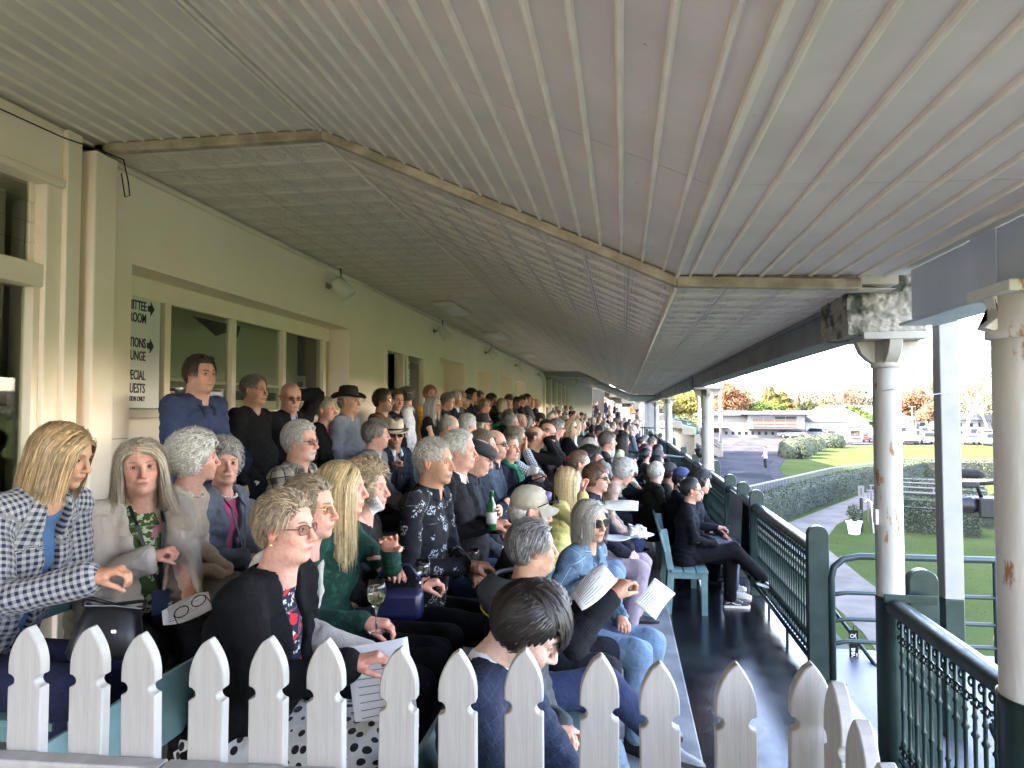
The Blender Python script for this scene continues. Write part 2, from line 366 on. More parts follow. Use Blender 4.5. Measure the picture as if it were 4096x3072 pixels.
# pressed tin tiles
def tile_mesh(S, name='tin_tile', fine=True):
    b = MB(); g = S / 2
    def ring(r0, r1, z0, z1): 
        o = [(-r0, -r0, z0), (r0, -r0, z0), (r0, r0, z0), (-r0, r0, z0), (-r1, -r1, z1), (r1, -r1, z1), (r1, r1, z1), (-r1, r1, z1)]
        b.add(o, [(k + 4, (k + 1) % 4 + 4, (k + 1) % 4, k) for k in range(4)])
    lv = [(1, 0), (.97, -.0042), (.94, 0), (.86, 0), (.82, -.0042), (.78, 0), (.50, 0), (.46, -.005), (.42, -.001)] if fine else [(1, 0), (.95, -.008), (.9, 0), (.62, -.001), (.56, -.010), (.5, -.003)]
    for (a0, z0), (a1, z1) in zip(lv[:-1], lv[1:]): ring(g * a0, g * a1, z0, z1)
    r1 = g * lv[-1][0]; z1 = lv[-1][1]
    b.add([(-r1, -r1, z1), (r1, -r1, z1), (r1, r1, z1), (-r1, r1, z1)], [(3, 2, 1, 0)])
    if fine:
        for sx, sy in ((1, 0), (-1, 0), (0, 1), (0, -1)):   # little bosses half way along each side
            cx, cy = sx * g * .63, sy * g * .63; e = g * .07; tx, ty = (0, 1) if sx else (1, 0)
            P = [(cx + tx * e * 2, cy + ty * e * 2, -.002), (cx + sx * e, cy + sy * e, -.002), (cx - tx * e * 2, cy - ty * e * 2, -.002), (cx - sx * e, cy - sy * e, -.002), (cx, cy, -.014)]
            b.add(P, [(0, 4, 1), (1, 4, 2), (2, 4, 3), (3, 4, 0)] if True else [])
    return b
S = .294
src = tile_mesh(S); t0 = None; far = MB(); nt_ = 0
rows = int((28.7 - 3.98) / S)
for r_ in range(rows):
    yc = 3.96 + S / 2 + r_ * S
    for (xa, za), (xb, zb) in zip(PROF[:-1], PROF[1:]):
        L_ = math.hypot(xb - xa, zb - za); n = max(1, round(L_ / S)); s_ = L_ / n; ang = math.atan2(zb - za, xb - xa)
        for i in range(n):
            t = (i + .5) / n; x = xa + (xb - xa) * t; z = za + (zb - za) * t + .012
            if nt_ < 300:
                if t0 is None: t0 = src.build('tin_tile', m_tin, stand); o = t0
                else: o = inst(t0, 'tin_tile', stand, (0, 0, 0))
                o.location = (x, yc, z); o.rotation_euler = (0, -ang, 0); o.scale = (s_ / S, 1, 1); nt_ += 1
            else:
                mx = Matrix.Translation((x, yc, z)) @ Euler((0, -ang, 0)).to_matrix().to_4x4() @ Matrix.Diagonal((s_ / S, 1, 1, 1))
                q = tile_mesh(S, fine=r_ < 45); far.add([mx @ Vector(p) for p in q.v], q.f)
far.build('tin_tile_field', m_tin, stand, kind='stuff')
# round beads along the folds of the tin
mb = MB()
for (x, z) in PROF[1:3]: mb.tube([(x, 3.95, z), (x, 28.7, z)], .014, 6)
mb.tube([(WX + .02, 3.95, 3.62), (WX + .02, 28.6, 3.62)], .025, 6)
mb.build('cornice_bead', m_tin, stand, smooth=True)
# far, plainer part of the ceiling
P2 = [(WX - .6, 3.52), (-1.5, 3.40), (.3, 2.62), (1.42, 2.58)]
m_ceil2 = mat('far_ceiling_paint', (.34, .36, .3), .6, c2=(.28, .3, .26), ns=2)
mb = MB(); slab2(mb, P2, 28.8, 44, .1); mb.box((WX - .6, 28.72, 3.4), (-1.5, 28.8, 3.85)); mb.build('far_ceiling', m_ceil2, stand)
mb = MB(); mb.tube([(WX, 28.72, 3.45), (-1.7, 28.72, 3.42), (.3, 28.72, 2.66), (1.4, 28.72, 2.6)], .03, 6)
for z, x in ((3.42, -1.9),): mb.tube([(x, 28.72, z), (x, 28.72, z - .12)], .012, 6)
mb.build('ceiling_edge_pipe', m_ceil2, stand)
gl = tag(MB().lathe([(.01, .16), (.09, .14), (.13, .04), (.13, -.04), (.08, -.12), (.01, -.15)], (-1.9, 28.72, 3.2), 12).build('globe_lamp', m_ceil2, smooth=True), 'round caged lamp hanging where the far ceiling begins', 'lamp')
# ---- window with the sign (first recess)
wx = WX - .3
win = thing('strip_window', 'wide cream window recess with the black arrow sign behind standing men', 'window', (wx, 4.22, 2.0))
def lbox(o, name, a, b, m, bev=.004, smooth=False): return MB().box(a, b).build(name, m, o, bev=bev)
y0w, y1w = 0, 3.78
zs_, zt_ = 0.22, 1.0   # sill / head, local
lbox(win, 'head_board', (0, 0, .87), (.05, 3.78, 1.02), m_cream2)
lbox(win, 'sill', (0, 0, .0), (.20, 3.78, .06), m_cream2)
lbox(win, 'apron', (-.02, 0, -.22), (.03, 3.78, 0), m_cream2); lbox(win, 'lower_board', (-.02, 0, -1.38), (.0, 3.78, -.22), m_room)
mull = [0.0, .70, 1.64, 2.60, 3.60]
for ym in mull: lbox(win, 'mullion', (-.01, ym, .06), (.06, ym + .07, .87), m_cream2)
for a, b in zip(mull[:-1], mull[1:]):
    p = lbox(win, 'pane', (.012, a + .055, .06), (.018, b, .87), m_glass, bev=0)
lbox(win, 'inner_rail', (.0, .05, .28), (.012, 3.7, .31), m_cream2)
# sign inside first bay
m_signw = mat('sign_white', (.7, .7, .68), .5); m_ink = mat('black_ink', (.01, .01, .01), .5); m_red = mat('red_ink', (.6, .03, .02), .5)
sg = thing('window_sign', 'white sign in the window with black lettering and right arrows', 'sign', (wx + .03, 4.13, 2.07))
MB().box((0, 0, 0), (.006, .76, .86)).build('sign_board', m_signw, sg)
def arrow(z):
    p = [(0, -.022), (.03, -.022), (.03, -.055), (.075, 0), (.03, .055), (.03, .022), (0, .022)]
    MB().prism([(.615 + a, z + b) for a, b in p], .0062, .0085, 'yz').build('arrow', m_ink, sg)
arrow(.735); arrow(.46)
for s_, z, h in (('COMMITTEE', .71, .098), ('ROOM', .62, .098), ('FUNCTIONS', .44, .098), ('LOUNGE', .345, .098), ('SPECIAL', .205, .098), ('GUESTS', .11, .098), ('INVITATION ONLY', .05, .05)):
    text('lettering', s_, h, m_ink, sg, (.0075, .60, z), (R(90), 0, R(90)), 'RIGHT', .62)
st = thing('window_sticker', 'small white and red sticker low in the window corner', 'sticker', (wx + .02, 5.0, 2.07))
MB().box((0, 0, 0), (.003, .1, .16)).build('sticker_sheet', m_signw, st)
text('lettering', 'ASM', .055, m_red, st, (.0045, .095, .09), (R(90), 0, R(90)), 'RIGHT', .75)
text('lettering', 'GROUP', .036, m_red, st, (.0045, .095, .05), (R(90), 0, R(90)), 'RIGHT', .75)
MB().box((0.0032, 0, .132), (.0042, .1, .16)).build('sticker_band', m_ink, st)
MB().box((0.0032, 0, 0), (.0042, .1, .025)).build('sticker_band', m_ink, st)
# room behind that window: back wall close, rail with hooks
MB().box((-4.0, 4.1, .6), (-3.9, 8.1, 3.45)).build('inner_wall', m_room, stand)
MB().box((-3.898, 4.2, 2.16), (-3.87, 8.0, 2.25)).build('hook_rail', m_beam, stand)
tp = MB().prism([(5.35, 2.83), (6.1, 2.83), (6.05, 2.72), (5.9, 2.76), (5.7, 2.70), (5.5, 2.78)][::-1], wx - .004, wx - .001, 'yz').build('torn_tape', m_black); tag(tp, 'torn black plastic stuck along the top of the window pane', 'tape')
# ---- door
dr = thing('glazed_door', 'cream doorway with one open leaf and one glazed leaf behind the crowd', 'door', (WX - .1, 9.27, .6))
lbox(dr, 'frame_head', (-.02, 0, 2.28), (.12, 1.97, 2.38), m_cream2)
for y in (0.0, .78, .95, 1.88): lbox(dr, 'frame_post', (-.02, y, 0), (.115, y + .09, 2.28), m_cream2)
lbox(dr, 'pane', (.03, 1.04, .3), (.036, 1.88, 2.2), m_glass, 0)
lbox(dr, 'bottom_rail', (.0, 1.04, 0), (.08, 1.88, .3), m_cream2)
nt2 = thing('door_notice', 'small white notice taped to the door glass', 'notice', (WX - .055, 10.38, 2.3))
MB().box((0, 0, 0), (.003, .2, .5)).build('paper', m_signw, nt2)
MB().box((.0032, .02, .39), (.004, .18, .47)).build('black_band', m_ink, nt2)
for k in range(4): MB().box((.0032, .03, .08 + k * .07), (.004, .17, .09 + k * .07)).build('text_line', m_ink, nt2)
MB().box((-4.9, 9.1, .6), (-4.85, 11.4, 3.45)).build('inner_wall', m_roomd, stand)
for k, zz in enumerate((2.15, 1.62)):
    pf = thing('framed_picture', ['framed portrait hanging inside the open doorway', 'lower framed picture seen through the open doorway'][k], 'picture', (-4.84, 9.9, zz))
    MB().box((0, 0, 0), (.02, .42, .46)).build('frame', m_black, pf); MB().box((.02, .03, .03), (.024, .39, .43)).build('mount', m_signw, pf)
    MB().box((.024, .12, .1), (.026, .3, .34)).build('print', m_beam, pf)
# niches: small sash in the first, blank panels in the others
for k, (y0, y1, z0, z1, kd) in enumerate(openings[2:]):
    o = thing('niche_window' if k == 0 else 'blind_niche', ['narrow sash window set in a deep cream recess beside the door', 'second deep recess along the cream wall', 'third deep recess along the cream wall', 'fourth deep recess along the cream wall', 'last recess before the windowed bay'][k], 'window' if k == 0 else 'recess', (WX - T + .02, y0, z0))
    MB().box((-.1, -.05, 0), (-.02, y1 - y0 + .05, z1 - z0)).build('back_panel', m_wall, o)
    if k == 0:
        for a, b in (((-.02, 0, 1.2), (.06, .08, 2.4)), ((-.02, .55, 1.2), (.06, .63, 2.4)), ((-.02, .08, 2.3), (.06, .55, 2.4)), ((-.02, .08, 1.6), (.06, .55, 1.68)), ((-.02, .08, 1.2), (.06, .55, 1.28))): MB().box(a, b).build('sash', m_cream2, o, bev=.004)
        MB().box((.0, .08, 1.28), (.01, .55, 2.3)).build('pane', m_glass, o)
# ---- far bay: posts with glazing
fb = thing('far_window_bay', 'row of tall louvred windows between cream posts past the wall end', 'window')
for k in range(6):
    y = 28.6 + k * 2.6
    MB().box((WX - .12, y, .6), (WX + .1, y + .26, 3.45)).build('post', m_cream2, fb, bev=.01)
    if k < 5:
        MB().box((WX - .1, y + .26, 2.2), (WX - .02, y + 2.6, 2.34)).build('rail', m_cream2, fb)
        MB().box((WX - .06, y + .26, .6), (WX - .05, y + 2.6, 2.2)).build('pane', m_glass, fb)
        for j in range(4): MB().box((WX - .1, y + .6 + j * .5, 2.34), (WX - .04, y + .68 + j * .5, 3.4)).build('glazing_bar', m_cream2, fb)
        MB().box((WX - .06, y + .26, 2.34), (WX - .05, y + 2.6, 3.4)).build('upper_pane', m_glass, fb)
MB().box((WX - .5, 42.0, 0), (-1.78, 42.3, 3.42)).build('end_wall', mat('end_wall_paint', (.86, .85, .78), .8, c2=(.8, .79, .72), ns=2), stand)
# ---- left: big corner post and louvre window wall (camera side of Y 3.9)
lw = thing('corner_window_wall', 'cream timber window with glass louvres above at the left edge', 'window')
LX = WX - .02
MB().box((LX - .2, 3.61, 0.3), (LX + .06, 3.72, 3.68)).build('corner_post', m_cream2, lw, bev=.006)
MB().box((LX - .2, 3.72, 0.3), (LX - .06, 3.78, 3.68)).build('shadow_groove', m_cream2, lw)
MB().box((LX - .2, 3.78, 0.3), (LX + .10, 3.97, 3.62)).build('corner_pilaster', m_cream2, lw, bev=.01)
MB().box((LX - .1, -3, .3), (LX, -.4, 3.68)).build('rear_wall', m_wall, lw)
MB().box((LX - .1, -.4, 3.38), (LX + .03, 3.61, 3.68)).build('head_panel', m_wall, lw, bev=.006)
MB().box((LX - .08, -.4, 3.33), (LX + .055, 3.61, 3.38)).build('drip_mould', m_cream2, lw, bev=.01)
MB().box((LX - .1, 3.50, .6), (LX + .03, 3.61, 3.33)).build('jamb', m_cream2, lw, bev=.006)
MB().box((LX - .1, -.4, 2.74), (LX + .02, 3.50, 2.87)).build('transom', m_cream2, lw, bev=.006)
MB().box((LX - .1, 2.2, .6), (LX + .02, 2.3, 3.33)).build('jamb', m_cream2, lw, bev=.006)
for k in range(4):
    z = 2.875 + k * .115
    mx = Matrix.Translation((LX - .055, 0, z)) @ Euler((0, R(-3), 0)).to_matrix().to_4x4()
    MB().box((-.003, 2.3, 0), (.003, 3.475, .118), mx=mx).build('louvre_pane', m_glass, lw)
    MB().box((-.012, 3.47, 0), (.012, 3.5, .112), mx=mx).build('louvre_clip', m_cream2, lw)
MB().box((LX - .06, .0, .6), (LX - .052, 3.46, 2.74)).build('lower_pane', m_glass, lw)
MB().box((LX - .075, 3.455, .6), (LX - .0, 3.50, 2.74)).build('sash_stile', m_cream2, lw, bev=.004)
MB().box((LX - .4, 3.97, .3), (LX + .02, 3.9, 3.7)).build('return_wall', m_wall, lw)
MB().box((-3.95, .5, .6), (-3.85, 3.9, 3.45)).build('inner_wall', m_room, stand)
cb = thing('white_cupboard', 'white cupboard standing inside the left window', 'cupboard', (-3.84, 3.2, .6)); cb.scale = (.5, 1, 1.15)
MB().box((0, 0, 0), (.5, .42, 1.62)).build('carcass', m_cream2, cb, bev=.008); MB().box((.50, .02, .03), (.515, .4, 1.59)).build('door', m_signw, cb, bev=.004)
for z in (.5, 1.3): MB().box((.515, .37, z), (.53, .385, z + .1)).build('hinge', m_beam, cb)
cable = MB().tube([(-3.1, 0.5, 3.60), (-3.12, 2.2, 3.56), (-3.1, 3.5, 3.585), (-3.06, 3.75, 3.6), (-3.0, 3.86, 3.58), (-2.98, 3.88, 3.45), (-2.96, 3.87, 3.36), (-2.985, 3.86, 3.35), (-3.02, 3.87, 3.5)], .004, 6).build('cable', m_black, smooth=True); tag(cable, 'thin black cable looped down beside the corner post', 'cable')
# ---- wall lamps and flat ceiling lights
def spot(y, z, label):
    t = thing('wall_spotlight', label, 'spotlight', (WX, y, z), 0, 'spotlights along the cream wall')
    MB().box((0, -.05, -.03), (.02, .05, .03)).build('wall_plate', m_timber, t, bev=.003)
    MB().tube([(.02, 0, 0), (.1, 0, .0)], .018, 8).build('arm', m_timber, t, smooth=True)
    mx = Euler((0, R(-38), R(20))).to_matrix().to_4x4()
    pr = [(.04, .12), (.075, .09), (.085, -.02), (.092, -.13), (.084, -.13), (.075, -.02), (.01, .06)]
    q = MB().lathe(pr, (0, 0, 0), 20, mx=mx); o = q.build('lamp_housing', m_lampw, t, smooth=True); o.location = (.17, 0, -.02)
    MB().tube([(.16, 0, .1), (.15, 0, .2)], .008, 6).build('cable', m_black, t)
    MB().lathe([(.04, .0), (.035, -.02), (.01, -.025)], (.15, 0, 3.635 - z), 10).build('junction_cap', m_lampw, t, smooth=True)
for y, z, l in ((7.35, 3.42, 'nearest white spotlight on the cream wall above the window end'), (11.8, 3.42, 'second white spotlight, above the doorway'), (16.4, 3.42, 'third spotlight along the wall top'), (21.1, 3.42, 'fourth spotlight along the wall top'), (26.8, 3.42, 'farthest spotlight at the end of the cream wall')): spot(y, z, l)
for y, l in ((10.6, 'nearest flat white ceiling light'), (14.6, 'middle flat white ceiling light'), (19.8, 'farthest flat white ceiling light')):
    t = thing('ceiling_light', l, 'ceiling light', (-2.6, y, 3.6), 0, 'flat lights under the tin ceiling')
    MB().box((-.16, -.6, 0), (.16, .6, .04)).build('housing', m_lampw, t, bev=.01); MB().box((-.13, -.56, -.015), (.13, .56, 0)).build('diffuser', m_signw, t, bev=.004)
# ---- beams, stucco block, columns
MB().box((1.28, 4.66, 2.49), (1.5, 43, 2.70)).build('front_beam', m_beam, stand, bev=.01)
MB().box((1.26, 4.66, 2.66), (1.52, 43, 2.69)).build('beam_lip', m_beam, stand)
for y in (13.3, 24.5): MB().box((1.24, y, 2.44), (1.3, y + .3, 2.72)).build('beam_bracket', m_beam, stand, bev=.01)
sb = MB(); sb.box((1.40, -3, 2.50), (1.415, 3.72, 2.74)); sb.box((1.405, -3, 2.485), (1.60, 3.9, 2.50)); sb.box((1.39, 2.9, 2.50), (1.40, 3.1, 2.74))
sb.build('steel_beam', m_steelbeam, stand, bev=.003)
def roughbox(a, b, n, amp, seed):
    q = MB(); (x0, y0, z0), (x1, y1, z1) = a, b; c = np.array([(x0 + x1) / 2, (y0 + y1) / 2, (z0 + z1) / 2]); hh = np.array([x1 - x0, y1 - y0, z1 - z0]) / 2
    for ax in range(3):
        for sg_ in (-1, 1):
            g = np.linspace(-1, 1, n); A, B = np.meshgrid(g, g, indexing='ij'); P = np.zeros((n, n, 3)); P[..., ax] = sg_; o = [k for k in range(3) if k != ax]; P[..., o[0]] = A; P[..., o[1]] = B
            rr = np.linalg.norm(P, axis=2, keepdims=True); P2_ = P * (1 - .05 * (rr - 1))
            W = c + P2_ * hh; nn = P / rr; W = W + nn * amp * (noise3(W, 70, seed) + .7 * noise3(W, 150, seed + 3) + .8 * noise3(W, 22, seed))[..., None]
            V_ = W.reshape(-1, 3); F = [(i * n + j, (i + 1) * n + j, (i + 1) * n + j + 1, i * n + j + 1) for i in range(n - 1) for j in range(n - 1)]
            if sg_ * (1 if ax != 1 else -1) < 0: F = [f[::-1] for f in F]
            q.add(V_, F)
    return q
roughbox((1.22, 4.12, 2.46), (1.64, 4.66, 2.79), 46, .008, 1).build('stucco_block', m_stucco, stand, smooth=True)
def column(y, r_, zcap, label, zg=1.02, x=RX, strap=True, z0=0.0, cap=True, cf=2.3):
    t = thing('iron_column', label, 'column', (x, y, 0), 0, 'round iron columns along the front')
    q = MB(); q.lathe([(r_ * 1.05, zg), (r_, zg + .004)] + [(r_ * (1 - .02 * k / 8), zg + (zcap - zg) * k / 8) for k in range(1, 9)], (0, 0, 0), 28)
    q.build('upper_shaft', m_colw, t, smooth=True)
    MB().lathe([(r_ * 1.1, z0), (r_ * 1.06, .1), (r_ * 1.05, zg - .03), (r_ * 1.08, zg)], (0, 0, 0), 28).build('lower_shaft', m_green, t, smooth=True)
    if not cap: return t
    q = MB(); q.lathe([(r_, zcap), (r_ * 1.12, zcap + .005), (r_ * 1.12, zcap + .03), (r_ * 1.05, zcap + .035), (r_ * 1.05, zcap + .15)], (0, 0, 0), 24)
    q.build('collar', m_colw, t, smooth=True)
    q = MB()
    for a in range(4):
        mx = Matrix.Rotation(a * math.pi / 2, 4, 'Z')
        pr = [(r_ * .9, .0), (r_ * 1.35, .02), (r_ * cf * .83, .06), (r_ * cf * .93, .1), (r_ * cf * .98, .13), (r_ * .9, .13)]
        V_ = [mx @ Vector((u, -.035, zcap + .02 + v)) for u, v in pr] + [mx @ Vector((u, .035, zcap + .02 + v)) for u, v in pr]; n = len(pr)
        q.add(V_, [tuple(range(n)), tuple(range(2 * n - 1, n - 1, -1))] + [(i, n + i, n + (i + 1) % n, (i + 1) % n) for i in range(n)])
    q.build('bracket', m_colw, t, bev=.004)
    MB().box((-r_ * cf, -r_ * cf, zcap + .15), (r_ * cf, r_ * cf, zcap + .19)).build('cap_plate', m_colw, t, bev=.004)
    return t
c1 = column(4.28, .073, 2.29, 'peeling white iron column with rough stucco block, green below')
stain = MB()
MB().box((-.06, -.084, 1.0), (.21, -.074, 1.045)).build('iron_strap', m_green, c1, bev=.002)
MB().box((-.085, -.05, 1.42), (-.072, -.0, 1.5)).build('paper_tag', m_signw, c1)
m_colw0 = m_colw; m_colw = mat('weathered_column_brightened', (.70, .67, .61), .6, spec=.2, c2=(.62, .59, .53), ns=5, c3=(.34, .17, .08), s3=6, t3=.6, stretch=(1, 1, .35), bump=.25, bs=38)  # rusty column white, base raised to stand in for light this column lacks
column(2.72, .13, 2.30, 'thick white column at the right edge with rusty streaks', 1.07, x=1.42, cf=1.15)
m_colw = m_colw0
column(12.9, .105, 2.27, 'white iron column beside the curly haired man, second from camera', 1.02)
column(23.5, .105, 2.27, 'third white iron column further down the railing', 1.02)
column(32.0, .105, 2.27, 'fourth white iron column nearest the flat white piers', 1.02)
def sqpost(x, y, w_, z0, zg, z1, label, group=None):
    t = thing('square_post', label, 'post', (x, y, 0), 0, group)
    MB().box((-w_ / 2, -w_ / 2, zg), (w_ / 2, w_ / 2, z1)).build('upper_post', m_white, t, bev=.006)
    MB().box((-w_ / 2, -w_ / 2, z0), (w_ / 2, w_ / 2, zg)).build('lower_post', m_green, t, bev=.006)
sqpost(2.06, 4.95, .115, -2.55, .86, 3.4, 'square white timber post between the two nearest round columns')
for k, y in enumerate((27.2, 37.8, 42.8, 48.5, 55, 60)):
    sqpost(1.47 if k else 1.62, y, .34 if k else .16, 0, .98, 2.6 if k else 2.45, ['slim white post just outside the railing', 'nearest of the broad white piers', 'second broad white pier', 'third broad white pier', 'fourth broad white pier', 'last broad white pier'][k], 'white piers at the far end')
wire = tag(MB().tube([(1.42, 4.2, 2.16), (1.47, 4.18, 2.17), (1.56, 4.3, 2.165), (1.8, 4.6, 2.14), (2.06, 4.88, 2.17)], .003, 5).build('tie_wire', m_beam), 'thin wire tied from the peeling column to the square post', 'wire')
# ---- railing: posts, handrails, balusters
def arch(w_, z0, z1, n=10):
    p = [(-w_ / 2, z0), (w_ / 2, z0)]; r_ = w_ / 2
    zc = z1 - r_ * .8
    for k in range(n + 1):
        a = math.pi * k / n; p.append((r_ * .96 * math.cos(a), zc + r_ * .8 * math.sin(a)))
    return p
posts = [(5.79, 'green rail post with rounded top beside the stair gap'), (8.3, 'chipped green rail post left of the nearest lace panel'), (9.19, 'green rail post just behind the leaning metal sheet'), (10.27, 'green rail post third from the stair gap'),
         (13.12, 'green round topped post strapped to the second column'), (15.0, 'green rail post with a black clamp light'), (17.9, 'green rail post beyond the clamp light'), (23.8, 'green rail post strapped to the third column'), (29.0, 'green rail post far along the front'), (4.55, 'weathered round topped post strapped behind the peeling column')]
for y, l in posts:
    x = RX + (.17 if y in (4.55,) else .16 if y in (13.12, 23.8) else 0)
    if y == 4.55: y = 4.3
    o = MB().prism(arch(.16, 0, 1.17), -.035, .035, 'xz').build('rail_post', m_green, bev=.006, loc=(x, y, 0)); tag(o, l, 'rail post')
def bal_mesh(seg=8):
    b = MB(); b.lathe([(.009, .12), (.016, .125), (.016, .16), (.009, .17), (.011, .26), (.018, .275), (.011, .29), (.009, .36), (.010, .44), (.015, .45), (.010, .46), (.009, .55), (.010, .66), (.018, .675), (.010, .69), (.009, .74), (.014, .75), (.009, .765), (.009, .95)], (0, 0, 0), seg)
    def scr(cz, s_, dy):
        pts = [(0, dy + s_ * (.030 * math.cos(t) * (1 - t / 9)), cz + .030 * math.sin(t) * (1 - t / 9)) for t in np.linspace(0, 5.6, 8)]
        b.tube(pts, .0065, 5)
    scr(.81, 1, .022); scr(.81, -1, -.022); scr(.885, -1, .028); scr(.22, 1, .024); scr(.22, -1, -.024)
    return b
b0 = bal_mesh().build('baluster', m_green, smooth=True); b0.hide_render = False
bmesh0 = b0.data; bpy.data.objects.remove(b0)
def panel(y0, y1, label, ind=True, step=.085, x=RX):
    t = thing('lace_railing', label, 'railing', (x, y0, 0), 0, None)
    L_ = y1 - y0
    h = MB(); pr = [(-.055, .955), (-.06, .985), (-.04, 1.01), (0, 1.022), (.04, 1.01), (.06, .985), (.055, .955)]
    h.prism(pr[::-1], 0, L_, 'xz'); auto_smooth(h.build('handrail', m_green, t), 50)
    MB().box((-.02, 0, .93), (.02, L_, .955)).build('top_rail', m_green, t)
    MB().tube([(-.03, 0, .115), (-.03, L_, .115)], .02, 8).build('bottom_rail', m_green, t, smooth=True)
    MB().box((-.02, .02, .17), (.02, L_ - .02, .185)).build('lower_flat', m_green, t)
    n = int((L_ - .08) / step)
    if ind:
        for k in range(n + 1): inst(bmesh0, 'baluster', t, (0, .05 + k * (L_ - .1) / n, 0))
    else:
        q = MB()
        for k in range(n + 1):
            yy = .05 + k * (L_ - .1) / n; q.lathe([(.013, .12), (.022, .27), (.013, .3), (.014, .45), (.013, .66), (.022, .68), (.013, .93)], (0, yy, 0), 5)
            q.box((-.008, yy - .045, .8), (.008, yy + .045, .86)); q.box((-.008, yy - .04, .2), (.008, yy + .04, .24))
        q.build('baluster_row', m_green, t, kind='stuff')
    for k in range(int(L_ / .8) + 1): MB().tube([(-.03, .1 + k * .8, 0), (-.03, .1 + k * .8, .11)], .014, 6).build('foot', m_green, t)
    return t
panel(2.75, 4.18, 'nearest cast iron lace railing between the two big columns')
panel(5.82, 8.26, 'cast iron lace railing in front of the seated woman in black')
panel(8.33, 9.15, 'short railing section behind the leaning metal sheet')
panel(9.23, 10.23, 'railing section right of the leaning metal sheet')
panel(10.3, 12.8, 'railing section running up to the second column')
panel(13.15, 14.96, 'railing section just past the second column', True)
panel(15.04, 17.86, 'railing section past the clamp light', False)
panel(17.94, 23.4, 'long railing section up to the third column', False)
panel(23.9, 38, 'farthest railing section beyond the third column', False)
# solid boards behind some panels
MB().box((1.50, 8.34, .15), (1.52, 9.14, .93)).build('infill_board', m_green, stand)
m_sheet = mat('brushed_steel', (.32, .3, .29), .3, metal=.8, c2=(.2, .18, .17), ns=5, stretch=(1, 1, .3), bump=.1, bs=20)
mx = Matrix.Translation((1.34, 0, .02)) @ Euler((0, R(3), 0)).to_matrix().to_4x4()
tag(MB().box((0, 8.75, 0), (.006, 9.75, 1.0), mx=mx).build('metal_sheet', m_sheet, bev=.001), 'dull metal sheet leaning on the railing behind the woman', 'metal sheet')
# pipe railing at the stair gap, landing, chequer plate
m_pipe = mat('grey_green_pipe', (.018, .030, .029), .4, spec=.25, c2=(.014, .024, .023), ns=12)
pr_ = thing('pipe_railing', 'grey green pipe railing across the stair landing outside', 'railing')
Yp = 5.86
MB().tube([(1.56, Yp - .1, .02), (1.56, Yp - .1, .78), (1.58, Yp - .09, .86), (1.66, Yp - .05, .915), (1.8, Yp, .93), (3.9, Yp, .93)], .026, 10).build('frame_pipe', m_pipe, pr_, smooth=True)
for z in (.65, .45, .28): MB().tube([(1.57, Yp - .08, z), (1.7, Yp, z), (3.9, Yp, z)], .017, 8).build('rail_pipe', m_pipe, pr_, smooth=True)
for x in (2.75, 3.85): MB().tube([(x, Yp, -.1), (x, Yp, .93)], .02, 8).build('upright', m_pipe, pr_, smooth=True)
MB().box((1.5, Yp - .16, 0), (1.64, Yp - .04, .012)).build('foot_plate', m_pipe, pr_)
st_ = thing('landing', 'patterned steel landing with stair rails outside the railing gap', 'landing')
m_chk = mat('chequer_plate', (.05, .053, .06), .5, c2=(.038, .041, .047), ns=7)
MB().box((1.6, 1.2, -.06), (3.4, 6.6, -.012)).build('plate', m_chk, st_)
q = MB()
for i in range(44):
    for j in range(62):
        x = 1.63 + i * .04; y = 2.6 + j * .045
        if y > 5.6: continue
        a = .8 if (i + j) % 2 else -.8; dx, dy = .012 * math.cos(a), .012 * math.sin(a); nx, ny = -.003 * math.sin(a), .003 * math.cos(a)
        q.add([(x - dx, y - dy, -.0115), (x + nx, y + ny, -.008), (x + dx, y + dy, -.0115), (x - nx, y - ny, -.008)], [(0, 3, 2, 1)])
q.build('plate_lugs', m_chk, st_, kind='stuff')
for k in range(9): MB().box((3.4 + k * .28, 4.3, -.29 * (k + 1)), (3.7 + k * .28, 5.8, -.29 * (k + 1) + .04)).build('stair_tread', m_chk, st_)
for y in (4.3,): 
    MB().tube([(1.7, 3.0, .0), (2.1, 3.0, -.3), (3.3, 2.9, -1.2)], .02, 8).build('stair_rail', m_pipe, st_)
MB().tube([(1.72, 9.6, .75), (1.9, 7.2, .25), (2.05, 5.9, -.1)], .016, 8).build('stair_rail', m_pipe, st_, smooth=True)
MB().tube([(1.66, 3.6, .62), (1.75, 3.2, .1), (1.82, 2.9, -.3)], .022, 8).build('stair_rail', m_pipe, st_, smooth=True)
MB().box((1.56, 5.95, -.2), (1.95, 9.5, -.02)).build('ledge', mat('pale_ledge', (.08, .08, .08), .7, spec=.1, c2=(.06, .06, .062), ns=4), st_)
